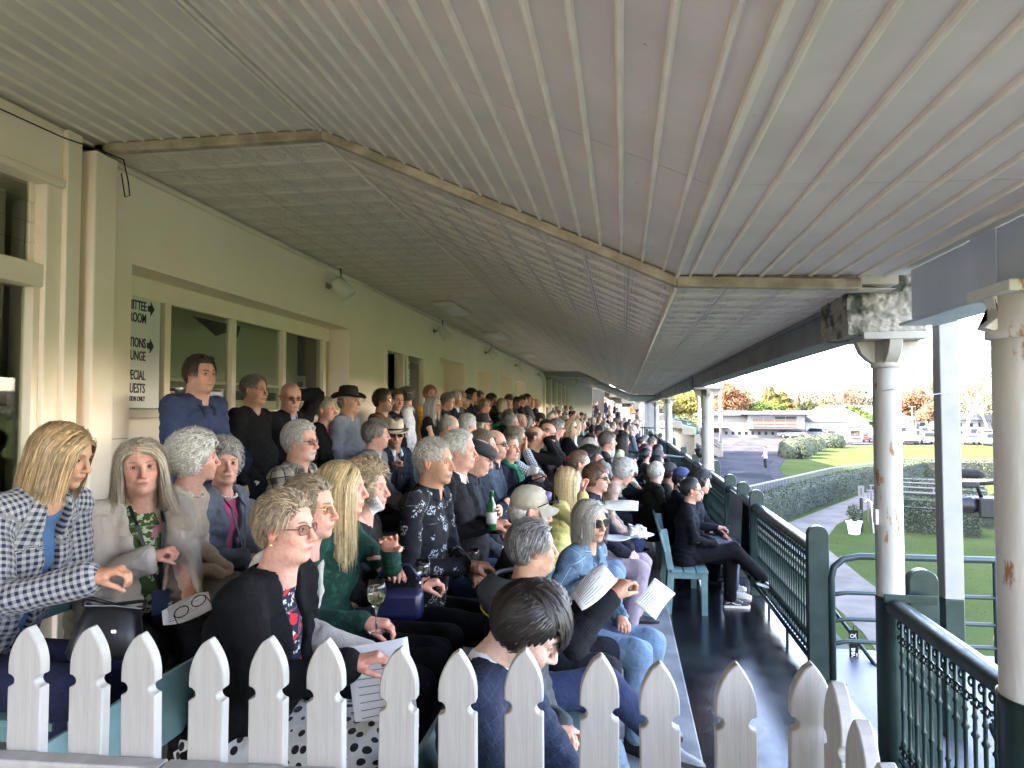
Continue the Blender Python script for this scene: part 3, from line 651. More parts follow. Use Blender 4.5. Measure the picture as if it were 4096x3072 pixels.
# banners
m_ban = mat('banner_black', (.006, .006, .007), .6, spec=.1)
for k, (x, y, z, l) in enumerate(((1.927,7.161,0.077) + ('farther black restaurant banner hanging past the ledge',), (1.902,6.400,0.021) + ('nearer black restaurant banner hanging past the ledge',))):
    b = thing('banner', l, 'banner', (x, y, z - .19), R(8), 'two black banners outside the railing'); b.scale = (.68, .68, .68)
    MB().box((-.055, -.004, 0), (.055, .004, .56)).build('banner_cloth', m_ban, b)
    text('lettering', "VALLEY d'VINE", .062, m_signw, b, (.012, -.005, .03), (R(90), R(-90), 0), 'LEFT', .78)
    text('lettering', 'RESTAURANT  BAR  CAFE', .02, m_signw, b, (.04, -.005, .03), (R(90), R(-90), 0), 'LEFT', 1.1)
    q = MB(); q.tube([(-.02 + .02 * math.cos(t) * (1 + .2 * t / 6), -.006, .49 + .02 * math.sin(t)) for t in np.linspace(.5, 6.6, 14)], .0035, 5); q.tube([(.03, -.006, .52), (.005, -.006, .48), (.03, -.006, .455), (.02, -.006, .5)], .0035, 5)
    q.build('swirl_emblem', m_signw, b)
    MB().tube([(0, 0, .56), (0, 0, .62)], .006, 6).build('hanger', m_pipe, b)
# ---- picket fence in front of the camera
pf = thing('picket_fence', 'white painted picket fence in the foreground', 'fence')
def picket_poly(w_, h, nt=.35):
    r_ = w_ / 2; p = [(-r_, 0), (r_, 0), (r_, h - .118)]
    for a in np.linspace(-90, -270, 7)[1:-1]: p.append((r_ + .014 * math.cos(R(a)) * 1.0, h - .106 + .012 * math.sin(R(a))))
    p += [(r_, h - .094), (r_ * 1.0, h - .082)]
    for t in np.linspace(0, 1, 9)[1:]: p.append((r_ * (1 - t ** 2.1) + .003 * t, h - .082 + .082 * t))
    L_ = [(-x, z) for x, z in p[2:-1]][::-1]
    return p + L_
pmb = MB().prism(picket_poly(.072, 1.0), -.0125, .0125, 'xz')
p0 = pmb.build('picket', m_picket, pf, bev=.003)
P0 = np.array((-1.182,1.281,1.619)[:2]); P1 = np.array((0.321,1.353,1.596)[:2]); n = 13
for k in range(-2, n):
    t = k / (n - 1); xy = P0 + (P1 - P0) * t
    o = p0 if k == -2 else inst(p0, 'picket', pf, (0, 0, 0)); 
    if k > -2: m_ = o.modifiers.new('bevel', 'BEVEL'); m_.width = .003; m_.segments = 2; m_.limit_method = 'ANGLE'
    o.location = (xy[0], xy[1], .618 - .022 * t + .006 * math.sin(k * 1.7)); o.rotation_euler = (0, R(.6 * math.sin(k * 2.3)), math.atan2(P1[1] - P0[1], P1[0] - P0[0]))
for k, (x, y) in enumerate(((0.357,1.288,1.591)[:2], (0.357,1.167,1.591)[:2], (0.355,1.058,1.591)[:2], (0.350,0.953,1.589)[:2])):
    o = inst(p0, 'picket', pf, (x, y, .593 - .012 * k), R(97)); m_ = o.modifiers.new('bevel', 'BEVEL'); m_.width = .003; m_.segments = 2; m_.limit_method = 'ANGLE'
ang = math.atan2(P1[1] - P0[1], P1[0] - P0[0])
for a, b in ((-.62, .31), (.314, .70), (.704, 1.6)):
    mx = Matrix.Translation((P0[0], P0[1], 0)) @ Matrix.Rotation(ang, 4, 'Z')
    MB().box((a, -.055, 1.30), (b, -.014, 1.378), mx=mx).build('fence_rail', m_picket, pf, bev=.004)
    MB().box((a, -.055, .72), (b, -.014, .8), mx=mx).build('fence_rail', m_picket, pf, bev=.004)
MB().box((.47, .7, 1.25), (.50, 1.1, 1.31)).build('fence_rail', m_picket, pf, bev=.004)
# ---- benches
def bench(x, y, f, L_, label, group):
    t = thing('bench', label, 'bench', (x, y, f), 0, group)
    for k in range(3): MB().box((-.17 + k * .125, 0, .425), (-.055 + k * .125, L_, .45)).build('seat_plank', m_teal, t, bev=.004)
    mx = Matrix.Translation((-.23, 0, .64)) @ Euler((0, R(-14), 0)).to_matrix().to_4x4()
    MB().box((-.012, -.03, 0), (.012, L_ + .03, .19), mx=mx).build('backrest_plank', m_teal, t, bev=.005)
    MB().box((.17, .1, .36), (.195, L_ - .1, .42)).build('apron', m_teal, t)
    for yy in (0.04, L_ / 2, L_ - .09):
        fr = MB(); fr.box((.13, yy, 0), (.19, yy + .045, .425)); fr.box((-.17, yy + .002, .36), (.16, yy + .043, .424))
        for (a, b) in (((-.2, 0), (-.17, .42)), ((-.17, .42), (-.24, .85))):
            fr.add([(a[0] - .03, yy, a[1]), (a[0] + .035, yy, a[1]), (b[0] + .035, yy, b[1]), (b[0] - .03, yy, b[1]), (a[0] - .03, yy + .045, a[1]), (a[0] + .035, yy + .045, a[1]), (b[0] + .035, yy + .045, b[1]), (b[0] - .03, yy + .045, b[1])],
                   [(0, 1, 2, 3), (7, 6, 5, 4), (0, 4, 5, 1), (3, 2, 6, 7), (0, 3, 7, 4), (1, 5, 6, 2)])
        fr.build('end_frame', m_teal, t, bev=.003)
    return t
BR = [(.64, 0, 7.35), (-.34, .2, 1.75), (-1.15, .4, 1.62), (-2.0, .6, 2.05)]
RN = ['front', 'second', 'third', 'top']
for ri, (x, f, ys_) in enumerate(BR):
    y = ys_; k = 0
    while y < 36:
        L_ = 2.3; pos = ['nearest the camera', 'second from the camera', 'third from the camera', 'fourth from the camera', 'fifth from the camera'][k] if k < 5 else None
        bench(x, y, f, L_, f'pale teal plank bench in the {RN[ri]} row, {pos}' if pos else f'pale teal plank bench far along the {RN[ri]} row', 'teal benches in tiered rows' if pos else f'far teal benches of the {RN[ri]} row')
        y += 2.44; k += 1
# cross rail over the tiers far away
cr = thing('cross_railing', 'green ornate railing running down across the seating tiers', 'railing')
MB().tube([(-1.35, 17.6, 1.52), (-.6, 17.3, 1.32), (.1, 17, 1.1), (1.4, 16.8, .96)], .035, 8).build('handrail', m_green, cr, smooth=True)
for k in range(18):
    t = k / 17; x = -1.3 + 2.6 * t; y = 17.58 - .75 * t; zt = 1.5 - .55 * t
    q = MB(); q.tube([(x, y, zt - .85), (x, y, zt - .25)], .011, 5); q.tube([(x + .05 * math.cos(a), y, zt - .14 + .08 * math.sin(a)) for a in np.linspace(0, 6.3, 9)], .010, 5); q.build('cast_baluster', m_green, cr)

KA = 1.0
# ================================================================ the racecourse outside
def flat(name, pts, z, m, kind='structure', parent=None):
    me = bpy.data.meshes.new(name); me.from_pydata([(x, y, z) for x, y in pts], [], [tuple(range(len(pts)))]); me.materials.append(m)
    if me.polygons and me.polygons[0].normal.z < 0: me.flip_normals()
    o = bpy.data.objects.new(name, me); col.objects.link(o)
    if kind: o['kind'] = kind
    if parent: o.parent = parent
    return o
m_grass = mat('lawn_grass', (.034, .048, .016), .95, c2=(.044, .058, .021), ns=.45, nd=10, bump=.3, bs=25, c3=(.055, .055, .026), s3=.8, t3=.6, spec=.0)
m_asph = mat('damp_asphalt', (.045, .044, .045), .7, spec=0, c2=(.03, .030, .032), ns=.35, nd=8, lo=.4, hi=.6, bump=.25, bs=14, stretch=(1, .45, 1), c3=(.06, .06, .062), s3=.5, t3=.6)
m_path = mat('pale_gravel', (.13, .12, .105), .95, spec=0, c2=(.095, .088, .078), ns=1.4, nd=9, bump=.5, bs=12)
m_kerb = mat('kerb_concrete', (.05, .05, .052), .8, spec=0, c2=(.032, .032, .036), ns=3)
m_hedge = mat('hedge_leaf', (.045, .056, .036), .9, c2=(.075, .088, .06), ns=2.5, nd=6, spec=0)
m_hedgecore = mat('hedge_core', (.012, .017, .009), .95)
m_wb = mat('white_weatherboard', (.13, .126, .118), .8, spec=0)
m_hill = mat('hazy_hill_grass', (.13, .12, .11), 1., c2=(.105, .105, .105), ns=.006, nd=8)  # distance haze is mixed into this pale hill colour
flat('lawn', [(-3000, -3000), (4000, -3000), (4000, 5000), (-3000, 5000)], GZ, m_grass)
flat('asphalt_apron', [(1.2, -20), (2.6, -20), (2.9, 14), (4.6, 26.5), (7.6, 36), (10.0, 43.5), (11.0, 51), (12.2, 59.2), (15.1, 70.4), (21.7, 87.9), (25.9, 98.8), (33, 101), (60, 108), (60, 120), (33, 140), (-30, 140), (-30, 60), (1.2, 60)], GZ + .006, m_asph)
q = MB()
kp = [(7.6, 36), (10.0, 43.5), (11.0, 51), (12.2, 59.2), (15.1, 70.4), (21.7, 87.9)]
for (x0, y0), (x1, y1) in zip(kp[:-1], kp[1:]):
    q.add([(x0 - .9, y0, GZ + .012), (x0 - .05, y0, GZ + .03), (x1 - .05, y1, GZ + .03), (x1 - .9, y1, GZ + .012)], [(0, 1, 2, 3)])
q.build('kerb', m_kerb, kind='structure')
flat('gravel_path', [(2.4, -8), (4.9, 15.9), (4.9, 19), (4.6, 24), (5.4, 28.9), (6.6, 30.6), (13.6, 42.9), (16.5, 46.3), (20.5, 52.2), (40, 52.2), (40, 50.0), (19.8, 50.0), (15.2, 42.2), (11.2, 35.3), (9.8, 32.9), (8.5, 30.5), (7.3, 27.4), (6.7, 25.0), (6.5, 20.9), (6.4, 17.0), (4.2, -8)], GZ + .008, m_path)
# rolling hills
def hill(y, h, x0, x1, seed, name='hills'):
    n = 60; V_ = []; F = []
    for j in range(6):
        for i in range(n + 1):
            x = x0 + (x1 - x0) * i / n; t = j / 5
            hh = h * (.55 + .3 * math.sin(i * .13 + seed) + .15 * math.sin(i * .37 + seed * 2) + .05 * math.sin(i * 1.1 + seed)) * math.sin(t * math.pi / 2)
            V_.append((x, y + 400 * t, GZ - 1 + hh))
    for j in range(5):
        for i in range(n): a = j * (n + 1) + i; F.append((a, a + 1, a + n + 2, a + n + 1))
    b = MB(); b.add(V_, F); o = b.build(name, m_hill, kind='structure', smooth=True)
hill(1500, 95, -700, 1900, 1.0); hill(2400, 215, -900, 2600, 3.1)
# grass tufts near the rail
rr = random.Random(3); V_ = []; F = []
for k in range(30000):
    x = rr.uniform(2.5, 17); y = 9 + 32 * rr.random() ** 1.1
    pe = np.interp(y, [9, 15.9, 24, 30.6, 42.9], [4.3, 4.9, 4.6, 6.6, 13.6]) - .05; pr2 = np.interp(y, [9, 17, 25, 30.5, 42.2], [5.4, 6.45, 6.7, 8.5, 15.2]) + .05
    if pe < x < pr2 or (x < pe and y > 24): continue
    a = rr.uniform(0, 6.3); s_ = rr.uniform(.012, .028); h = rr.uniform(.004, .012); dx, dy = s_ * math.cos(a), s_ * math.sin(a); n0 = len(V_)
    V_ += [(x - dx, y - dy, GZ), (x + dx, y + dy, GZ), (x + dy * .6, y - dx * .6, GZ + h)]; F.append((n0, n0 + 1, n0 + 2))
b = MB(); b.add(V_, F); b.build('grass', m_grass, kind='stuff')
# hedges
def leafcloud(P, N_, size, rnd, jitter=.5):
    """quads centred on points P facing roughly N_"""
    n = len(P); rnd = np.random.default_rng(rnd)
    d = N_ + rnd.normal(0, jitter, (n, 3)); d /= np.linalg.norm(d, axis=1, keepdims=True)
    t = np.cross(d, rnd.normal(0, 1, (n, 3))); t /= np.linalg.norm(t, axis=1, keepdims=True) + 1e-9; bt = np.cross(d, t)
    s_ = size * rnd.uniform(.6, 1.3, (n, 1)); c = [P - t * s_, P + bt * s_ * .55, P + t * s_, P - bt * s_ * .55]
    V_ = np.stack(c, 1).reshape(-1, 3); F = np.arange(4 * n).reshape(n, 4); return V_, F
def npmesh(name, V_, F, m, parent=None, smooth=False, mi=None, loc=None):
    me = bpy.data.meshes.new(name); V_ = np.asarray(V_, np.float32); F = np.asarray(F, np.int32); k = F.shape[1]
    me.vertices.add(len(V_)); me.vertices.foreach_set('co', V_.ravel()); me.loops.add(F.size); me.loops.foreach_set('vertex_index', F.ravel())
    me.polygons.add(len(F)); me.polygons.foreach_set('loop_start', np.arange(0, F.size, k, dtype=np.int32)); me.polygons.foreach_set('loop_total', np.full(len(F), k, np.int32))
    for x in (m if isinstance(m, (list, tuple)) else [m]):
        if x: me.materials.append(x)
    if mi is not None: me.polygons.foreach_set('material_index', np.asarray(mi, np.int32))
    if smooth: me.polygons.foreach_set('use_smooth', np.ones(len(F), bool))
    me.update(calc_edges=True); me.validate()
    o = bpy.data.objects.new(name, me); col.objects.link(o)
    if parent: o.parent = parent
    if loc: o.location = loc
    return o
def hedge(path, wd, h, label, dens=150, leaf=.05, seed=0, wob=.05, group=None):
    """clipped hedge along a ground polyline (centre line)"""
    t = thing('hedge', label, 'hedge', (path[0][0], path[0][1], GZ), 0, group); ox, oy = path[0]
    b = MB(); P = []; Nn = []; rnd = np.random.default_rng(seed)
    for (x0, y0), (x1, y1) in zip(path[:-1], path[1:]):
        L_ = math.hypot(x1 - x0, y1 - y0); u = np.array([(x1 - x0) / L_, (y1 - y0) / L_, 0]); nrm = np.array([-u[1], u[0], 0]); o3 = np.array([x0 - ox, y0 - oy, 0])
        c = [o3 + nrm * s_ * (wd / 2 - .05) + u * q_ + np.array([0, 0, z]) for q_ in (-.0, L_ + .0) for s_, z in ((-1, .0), (1, .0), (1, h - .06), (-1, h - .06))]
        b.add(c, [(0, 1, 2, 3), (7, 6, 5, 4), (0, 4, 5, 1), (3, 2, 6, 7), (1, 5, 6, 2), (0, 3, 7, 4)])
        for nv, au, av, s0 in ((nrm, L_, h, 0), (-nrm, L_, h, 1), (np.array([0, 0, 1.]), L_, wd, 2), (u, wd, h, 3), (-u, wd, h, 4)):
            k = int(au * av * dens); a_ = rnd.random(k); c_ = rnd.random(k)
            if s0 < 2: p = o3 + nv * wd / 2 + u * (a_ * L_)[:, None] + np.array([0, 0, 1.]) * (c_ * h)[:, None]
            elif s0 == 2: p = o3 + np.array([0, 0, h]) + u * (a_ * L_)[:, None] + nrm * ((c_ - .5) * wd)[:, None]
            else: p = o3 + (u * L_ if s0 == 3 else 0) + nrm * ((a_ - .5) * wd)[:, None] + np.array([0, 0, 1.]) * (c_ * h)[:, None]
            p = p + nv * (wob * noise3(p, 3.1, seed) + rnd.normal(0, .018, k) - .01)[:, None]; P.append(p); Nn.append(np.tile(nv, (k, 1)))
    b.build('inner_growth', m_hedgecore, t); V_, F = leafcloud(np.concatenate(P), np.concatenate(Nn), leaf, seed, .55); npmesh('foliage', V_, F, m_hedge, t)
    return t
hedge([(5.0, 29.6), (6.1, 31.4), (13.0, 43.6), (16.0, 47.1)], 1.15, 1.12, 'long clipped ring hedge running diagonally beside the gravel path', 230, .045, 1)
hedge([(16.0, 47.1), (20.0, 53.0)], 1.15, 1.12, 'ring hedge section behind the peeling column up to the corner', 150, .05, 2)
hedge([(20.3, 53.2), (42, 53.2)], 1.15, 1.12, 'sunlit ring hedge running across behind the camera rig', 110, .055, 3)
for k, (x0, y0, x1, y1) in enumerate(((9.9, 29.9, 12.9, 28.5), (10.6, 32.4, 14.4, 30.7), (11.3, 34.6, 15.2, 32.9), (12.0, 36.6, 16.0, 35.0), (13.0, 38.6, 17, 37.0))):
    hedge([(x0, y0), (x1, y1)], .95, 1.28, ['nearest dark hedge block of the saddling stalls', 'second hedge block of the saddling stalls', 'third hedge block of the saddling stalls', 'fourth hedge block of the saddling stalls', 'farthest hedge block of the saddling stalls'][k], [330, 150, 120, 100, 90][k], .04, 5 + k, .06, 'hedge blocks between the stalls')
def bush(x, y, rx, ry, h, label, seed, dens=1500, leaf=.1, m=None, core=True, group=None):
    t = thing('bush', label, 'bush', (x, y, GZ), 0, group); rnd = np.random.default_rng(seed)
    d = rnd.normal(0, 1, (dens, 3)); d /= np.linalg.norm(d, axis=1, keepdims=True); d[:, 2] = np.abs(d[:, 2]); sq = np.sign(d) * np.abs(d) ** .6
    p = sq * np.array([rx, ry, h]) * (1 + .05 * noise3(sq, 4, seed))[:, None] * rnd.uniform(.93, 1.03, (dens, 1)); V_, F = leafcloud(p, d, leaf, seed, .5); npmesh('foliage', V_, F, m or m_hedge, t)
    MB().lathe([(rx * .9, 0), (rx * .93, h * .5), (rx * .7, h * .85), (.05, h * .9)], (0, 0, 0), 14).build('inner_growth', m_hedgecore, t, smooth=True)
    return t
for k, (x, y, r1, r2, h) in enumerate(((16.6, 73, 1.45, 1.8, 1.9), (18.6, 78.5, 1.3, 2.0, 1.9), (21.0, 85, 1.4, 2.2, 1.9), (25.4, 93.5, 1.7, 1.7, 1.8))):
    bush(x, y, r1, r2, h, ['rounded clipped bush nearest on the lawn corner', 'second rounded bush behind the lawn corner', 'third rounded bush along the lawn edge', 'squat farthest rounded bush by the red car'][k], 20 + k, 2600, .1, group='rounded bushes at the lawn edge')
# ring fence: rail and pickets on the far side of the hedge
m_fw = mat('ring_fence_paint', (.065, .068, .07), .6)
rf = thing('ring_fence', 'white ring fence with upright slats behind the clipped hedge', 'fence', (0, 0, GZ)); slats = MB()
fp = [(4.0, 30.6), (5.0, 32.2), (12.1, 44.5), (15.3, 48.2), (19.6, 54.0), (44, 54.2)]
sl0 = None; ns_ = 0
for (x0, y0), (x1, y1) in zip(fp[:-1], fp[1:]):
    L_ = math.hypot(x1 - x0, y1 - y0); a = math.atan2(y1 - y0, x1 - x0); mx = Matrix.Translation((x0, y0, 0)) @ Matrix.Rotation(a, 4, 'Z')
    MB().box((0, -.04, 1.18), (L_, .04, 1.24), mx=mx).build('fence_rail', m_fw, rf); MB().box((0, -.02, .3), (L_, .02, .36), mx=mx).build('fence_rail', m_fw, rf)
    for k in range(int(L_ / .22)):
        p = mx @ Vector((k * .22 + .05, 0, 0))
        if ns_ < 300:
            if sl0 is None: sl0 = MB().box((-.03, -.012, 0), (.03, .012, 1.18)).build('slat', m_fw, rf); o = sl0
            else: o = inst(sl0, 'slat', rf, (0, 0, 0))
            o.location = p; o.rotation_euler = (0, 0, a); ns_ += 1
# stalls numbers, bollards, planter
def marker(x, y, s_, label, h=2.0):
    t = thing('number_post', label, 'number post', (x, y, GZ), R(-14))
    MB().tube([(0, 0, 0), (0, 0, h - .45)], .06, 8).build('bollard', m_black, t); MB().box((-.11, -.02, h - .42), (.11, .02, h)).build('number_board', m_wb, t, bev=.01)
    text('number', s_, .36, m_ink, t, (0, -.022, h - .34), (R(90), 0, 0), 'CENTER', .8)
    MB().tube([(.12, 0, h - .62), (.22, -.02, h - .52), (.34, -.05, h - .6), (.4, -.1, .0)], .03, 6).build('white_hoop', m_signw, t, smooth=True); return t
marker(8.95, 28.9, '1', 'white number 1 board on a black bollard by the planter', 1.75)
marker(11.4, 34.0, '34', 'white numbered board at the middle stalls', 1.55); marker(12.7, 36.2, '45', 'white numbered board at the far stalls', 1.6)
pl = thing('planter', 'white square planter with a small leafy shrub on the lawn', 'planter', (8.5, 28.3, GZ))
q = MB(); q.lathe([(.2, 0), (.27, .42), (.31, .44), (.31, .5), (.25, .5), (.24, .42)], (0, 0, 0), 4); q.build('pot', m_signw, pl, bev=.01)
rn = np.random.default_rng(4); d = rn.normal(0, 1, (500, 3)); d /= np.linalg.norm(d, axis=1, keepdims=True); V_, F = leafcloud(d * rn.uniform(.3, 1, (500, 1)) * np.array([.3, .3, .34]) + np.array([0, 0, .8]), d, .05, 3); npmesh('shrub', V_, F, m_hedge, pl)
MB().tube([(0, 0, .45), (0, 0, .8)], .03, 6).build('stem', m_hedgecore, pl)
for k, (x0, y0, x1, y1) in enumerate(((9.3, 28.7, 13.2, 26.9), (9.9, 31.3, 12.4, 30.4), (10.7, 33.4, 13, 32.5), (11.6, 35.4, 14, 34.5))):
    q = MB(); z = GZ + (1.05 if k == 0 else 1.32); q.tube([(x0, y0, z), (x1, y1, z)], .035, 6)
    for f_ in (0.02, .98): x, y = x0 + (x1 - x0) * f_, y0 + (y1 - y0) * f_; q.tube([(x, y, GZ), (x, y, z)], .03, 6)
    tag(q.build('stall_rail', m_black if k == 0 else m_wb), ['dark bar across the front of the nearest stall', 'nearest white stall rail between hedge blocks', 'second white stall rail between hedge blocks', 'third white stall rail between hedge blocks'][k], 'rail')
# ---------------------------------------------------------------- trees
def tree(x, y, h, w_, label, leafcol, seed, kind='broad', dens=2400, leaf=.3, bark=(.16, .12, .08), group=None, base=.18):
    t = thing('tree', label, 'tree', (x, y, GZ), 0, group); rnd = np.random.default_rng(seed); rp = random.Random(seed)
    mb_ = mat('bark', bark, .9, c2=tuple(c * .6 for c in bark), ns=3); ml = mat('leaves', leafcol[0], .9, c2=leafcol[1], ns=.5, nd=5, spec=.0)
    mlb = ml
    br = MB(); tips = []
    def grow(p, d, L_, r_, lev):
        if kind == 'cone': n = 3
        q_ = [p]; dd = d.copy()
        for k in range(3):
            dd = (dd + Vector((rp.uniform(-.18, .18), rp.uniform(-.18, .18), rp.uniform(-.02, .12)))).normalized(); q_.append(q_[-1] + dd * L_ / 3)
        br.tube(q_, [r_, r_ * .85, r_ * .7, r_ * .55], 5 if lev > 1 else 8, cap=False)
        tips.append((q_[-1], lev)); tips.append((q_[2], lev))
        if lev >= (4 if kind == 'bare' else 3): return
        for k in range(rp.choice((2, 3, 3)) if lev else 5):
            a = rp.uniform(0, 6.28); sp_ = rp.uniform(.35, .75); e = (dd + Vector((math.cos(a), math.sin(a), rp.uniform(-.1, .3))) * sp_).normalized()
            grow(q_[rp.choice((2, 3))], e, L_ * rp.uniform(.6, .8), r_ * .55, lev + 1)
    grow(Vector((0, 0, 0)), Vector((0, 0, 1)), h * (.42 if kind != 'cone' else .8), h * .022, 0)
    br.build('trunk', mb_, t, smooth=True)
    if kind == 'cone':
        z = rnd.random(dens) ** .8; a = rnd.random(dens) * 6.283; prof = (1 - z) ** .75 * (1 + .25 * np.sin(z * 34 + 1.5 * np.sin(a * 3 + seed))) * (.9 + .16 * np.sin(a * 5 + seed)); rr_ = w_ / 2 * prof * rnd.uniform(.55, 1.05, dens)
        P = np.stack([rr_ * np.cos(a), rr_ * np.sin(a), h * (.06 + .94 * z)], 1); Nn = np.stack([np.cos(a), np.sin(a), np.full(dens, .5)], 1)
    elif kind == 'broad':
        nb = 26; cs = []
        for k in range(nb):
            u = rnd.normal(0, 1, 3); u /= np.linalg.norm(u); u[2] = abs(u[2]) * 1.1 - .35; cs.append((u * np.array([w_ * .36, w_ * .36, h * .36]) * rnd.uniform(.5, 1.0) + np.array([0, 0, h * .58]), rnd.uniform(.12, .2) * w_))
        P = []; Nn = []
        for c, r_ in cs:
            k = dens // nb; u = rnd.normal(0, 1, (k, 3)); u /= np.linalg.norm(u, axis=1, keepdims=True)
            P.append(c + u * r_ * rnd.uniform(.55, 1.08, (k, 1)) * np.array([1, 1, .75])); Nn.append(u)
        P = np.concatenate(P); Nn = np.concatenate(Nn); ok = P[:, 2] > h * base; P = P[ok]; Nn = Nn[ok]
    else:
        tp_ = [np.array(p) for p, l in tips if l >= 2]; tp_ = np.array(tp_); tw = MB()
        for k in range(900 if kind == 'bare' else 500):
            p = Vector(tp_[rp.randrange(len(tp_))]); e = Vector((rp.uniform(-1, 1), rp.uniform(-1, 1), rp.uniform(-.1, 1.1))).normalized() * rp.uniform(.35, .9) * h * .09; s_ = p.orthogonal().normalized() * .022
            tw.add([p - s_, p + s_, p + e], [(0, 1, 2)])
        tw.build('twigs', mb_, t)
        k = dens; idx = rnd.integers(0, len(tp_), k); P = tp_[idx] + rnd.normal(0, w_ * .05, (k, 3)); Nn = rnd.normal(0, 1, (k, 3))
    V_, F = leafcloud(P, Nn, leaf, seed, .6); npmesh('crown', V_, F, ml, t)
G1 = ((.09, .085, .025), (.12, .10, .03)); G2 = ((.055, .085, .02), (.08, .10, .028)); GO = ((.12, .085, .028), (.07, .07, .022)); OR = ((.20, .095, .05), (.16, .085, .045)); PK = ((.15, .085, .055), (.11, .075, .045)); DK = ((.04, .05, .022), (.07, .065, .028)); PY = ((.13, .10, .055), (.10, .085, .045))
def PXY(px, d): a = math.atan((px - 2048) / 2840) - R(8.85); return (d * math.cos(math.atan((px - 2048) / 2840)) ** -1 * math.sin(a), d / math.cos(math.atan((px - 2048) / 2840)) * math.cos(a))
def TZ(py, d): return 2.05 + (1643 - py) / 2840 * d - GZ
TL = [(2655, 150, 1575, 110, 'yellow green autumn tree behind the far open stand', G1, 'broad'), (2760, 155, 1562, 120, 'dense golden green tree filling the gap beside the far pole', G1, 'broad'), (2560, 165, 1600, 100, 'pale tree far behind the stand seats', PY, 'broad'),
      (2905, 170, 1528, 130, 'bright orange autumn tree beside the white pole', OR, 'broad'), (2975, 175, 1570, 110, 'thin pale yellow green tree right of the orange tree', PY, 'bare'),
      (3078, 190, 1542, 80, 'tall golden conifer with a pointed top behind the white building', GO, 'cone'), (3128, 190, 1566, 90, 'round shouldered golden conifer next to the pointed one', GO, 'cone'), (3060, 170, 1612, 130, 'bright green bushy trees low in front of the conifers', G2, 'broad'),
      (3192, 180, 1592, 40, 'slim dark conifer right of the golden pair', DK, 'cone'), (3232, 180, 1606, 60, 'dark spreading evergreen behind the far roof', DK, 'broad'), (3290, 185, 1598, 70, 'dark conifer left of the pinkish bare tree', GO, 'cone'),
      (3372, 150, 1580, 110, 'pinkish orange half bare tree behind the green one', PK, 'bare'), (3400, 130, 1636, 140, 'rounded light green tree behind the caravan', G2, 'broad'), (3468, 150, 1628, 80, 'orange tinted tree left of the peeling column', PK, 'broad'),
      (3655, 150, 1552, 150, 'large orange leafed tree between the column and square post', OR, 'broad'), (3600, 170, 1600, 80, 'smaller russet tree at the column edge', OR, 'broad'), (3700, 165, 1502, 90, 'tall bare twiggy tree rising above the orange one', PY, 'bare'), (3720, 140, 1610, 80, 'russet tree low beside the square post', OR, 'broad'),
      (3868, 150, 1508, 150, 'large bare pale branched tree behind the parked cars', PY, 'bare'), (3945, 165, 1530, 130, 'second bare tree at the thick column edge', PY, 'bare'), (4080, 160, 1560, 130, 'bare tree right of the thick column', PY, 'bare'), (2480, 180, 1610, 90, 'tree behind the far upper seats', G1, 'broad')]
for k, (px, d, py, wpx, lb, c, kd) in enumerate(TL):
    x, y = PXY(px, d); tree(x, y, TZ(py, d) * (1.12 if kd == 'broad' else 1.0), wpx / 2840 * d * (2.1 if kd == 'cone' else 1.5), lb, c, 40 + k, kd, 9000 if kd != 'bare' else 2600, .28 if kd != 'bare' else .16, group='trees beyond the course', bark=(.2, .16, .11) if kd != 'bare' else (.42, .36, .26))
m_fartree = mat('far_tree_line', (.055, .055, .028), .9, spec=0, c2=(.085, .06, .035), ns=.1, nd=5)
rn = np.random.default_rng(9); n = 26000; X_ = rn.uniform(-60, 230, n); Y_ = 215 + rn.uniform(-6, 6, n); hz = (8.2 + 2 * np.sin(X_ * .13) + 1.2 * np.sin(X_ * .41)) * rn.random(n) ** .6
V_, F = leafcloud(np.stack([X_, Y_, GZ + hz], 1), rn.normal(0, 1, (n, 3)), .5, 5); npmesh('distant_tree_belt', V_, F, m_fartree)['kind'] = 'stuff'
# ---------------------------------------------------------------- far buildings
m_rf = mat('pale_metal_roof', (.085, .085, .09), .6, spec=0); m_rd = mat('dark_roof', (.08, .09, .1), .5); m_cur = mat('striped_blind', (.06, .022, .012), .8, spec=0, c2=(.09, .075, .06), ns=1.2, stretch=(14, 14, .3)); m_gd = mat('dark_glass', (.012, .014, .017), .3, spec=.1)
def B(name, a, b, m, p, bev=0): return MB().box(a, b).build(name, m, p, bev=bev)
wb = thing('white_building', 'large white clubhouse with a striped upper window and low roof', 'building', (13, 128, GZ), R(-8)); wb.scale = (1, 1, .9)
B('wall', (0, 0, 0), (17.5, 10, 4.2), m_wb, wb); 
q = MB(); q.prism([(-1, 4.2), (18.2, 4.2), (17, 4.8), (5, 5.2), (-.6, 4.7)], -.6, 11, 'xz'); q.build('roof', m_rf, wb)
B('skylight', (2.6, -.62, 4.4), (3.6, -.5, 4.8), m_rd, wb)
B('upper_bay', (8.2, -1.6, 1.7), (17.2, 0, 4.4), m_wb, wb); B('bay_roof', (7.0, -2.2, 4.4), (18.6, 0, 4.58), m_rf, wb)
bf = B('bay_frame', (8.9, -1.68, 1.95), (16.4, -1.6, 4.2), m_wb, wb)
for k in range(4): B('striped_window', (9.05 + k * 1.75, -1.72, 2.05), (10.7 + k * 1.75, -1.68, 3.5), m_cur, wb)
for k in range(4): B('transom_window', (9.05 + k * 1.75, -1.72, 3.6), (10.7 + k * 1.75, -1.68, 4.05), m_gd if k > 1 else m_rf, wb)
for z in (2.3, 2.8): B('balcony_rail', (8.9, -1.9, z), (16.4, -1.86, z + .05), m_signw, wb)
for k in range(12):
    B('lower_window', (4.5 + k * 1.08, -.05, .55), (4.95 + k * 1.08, -.003, 1.15), m_gd, wb)
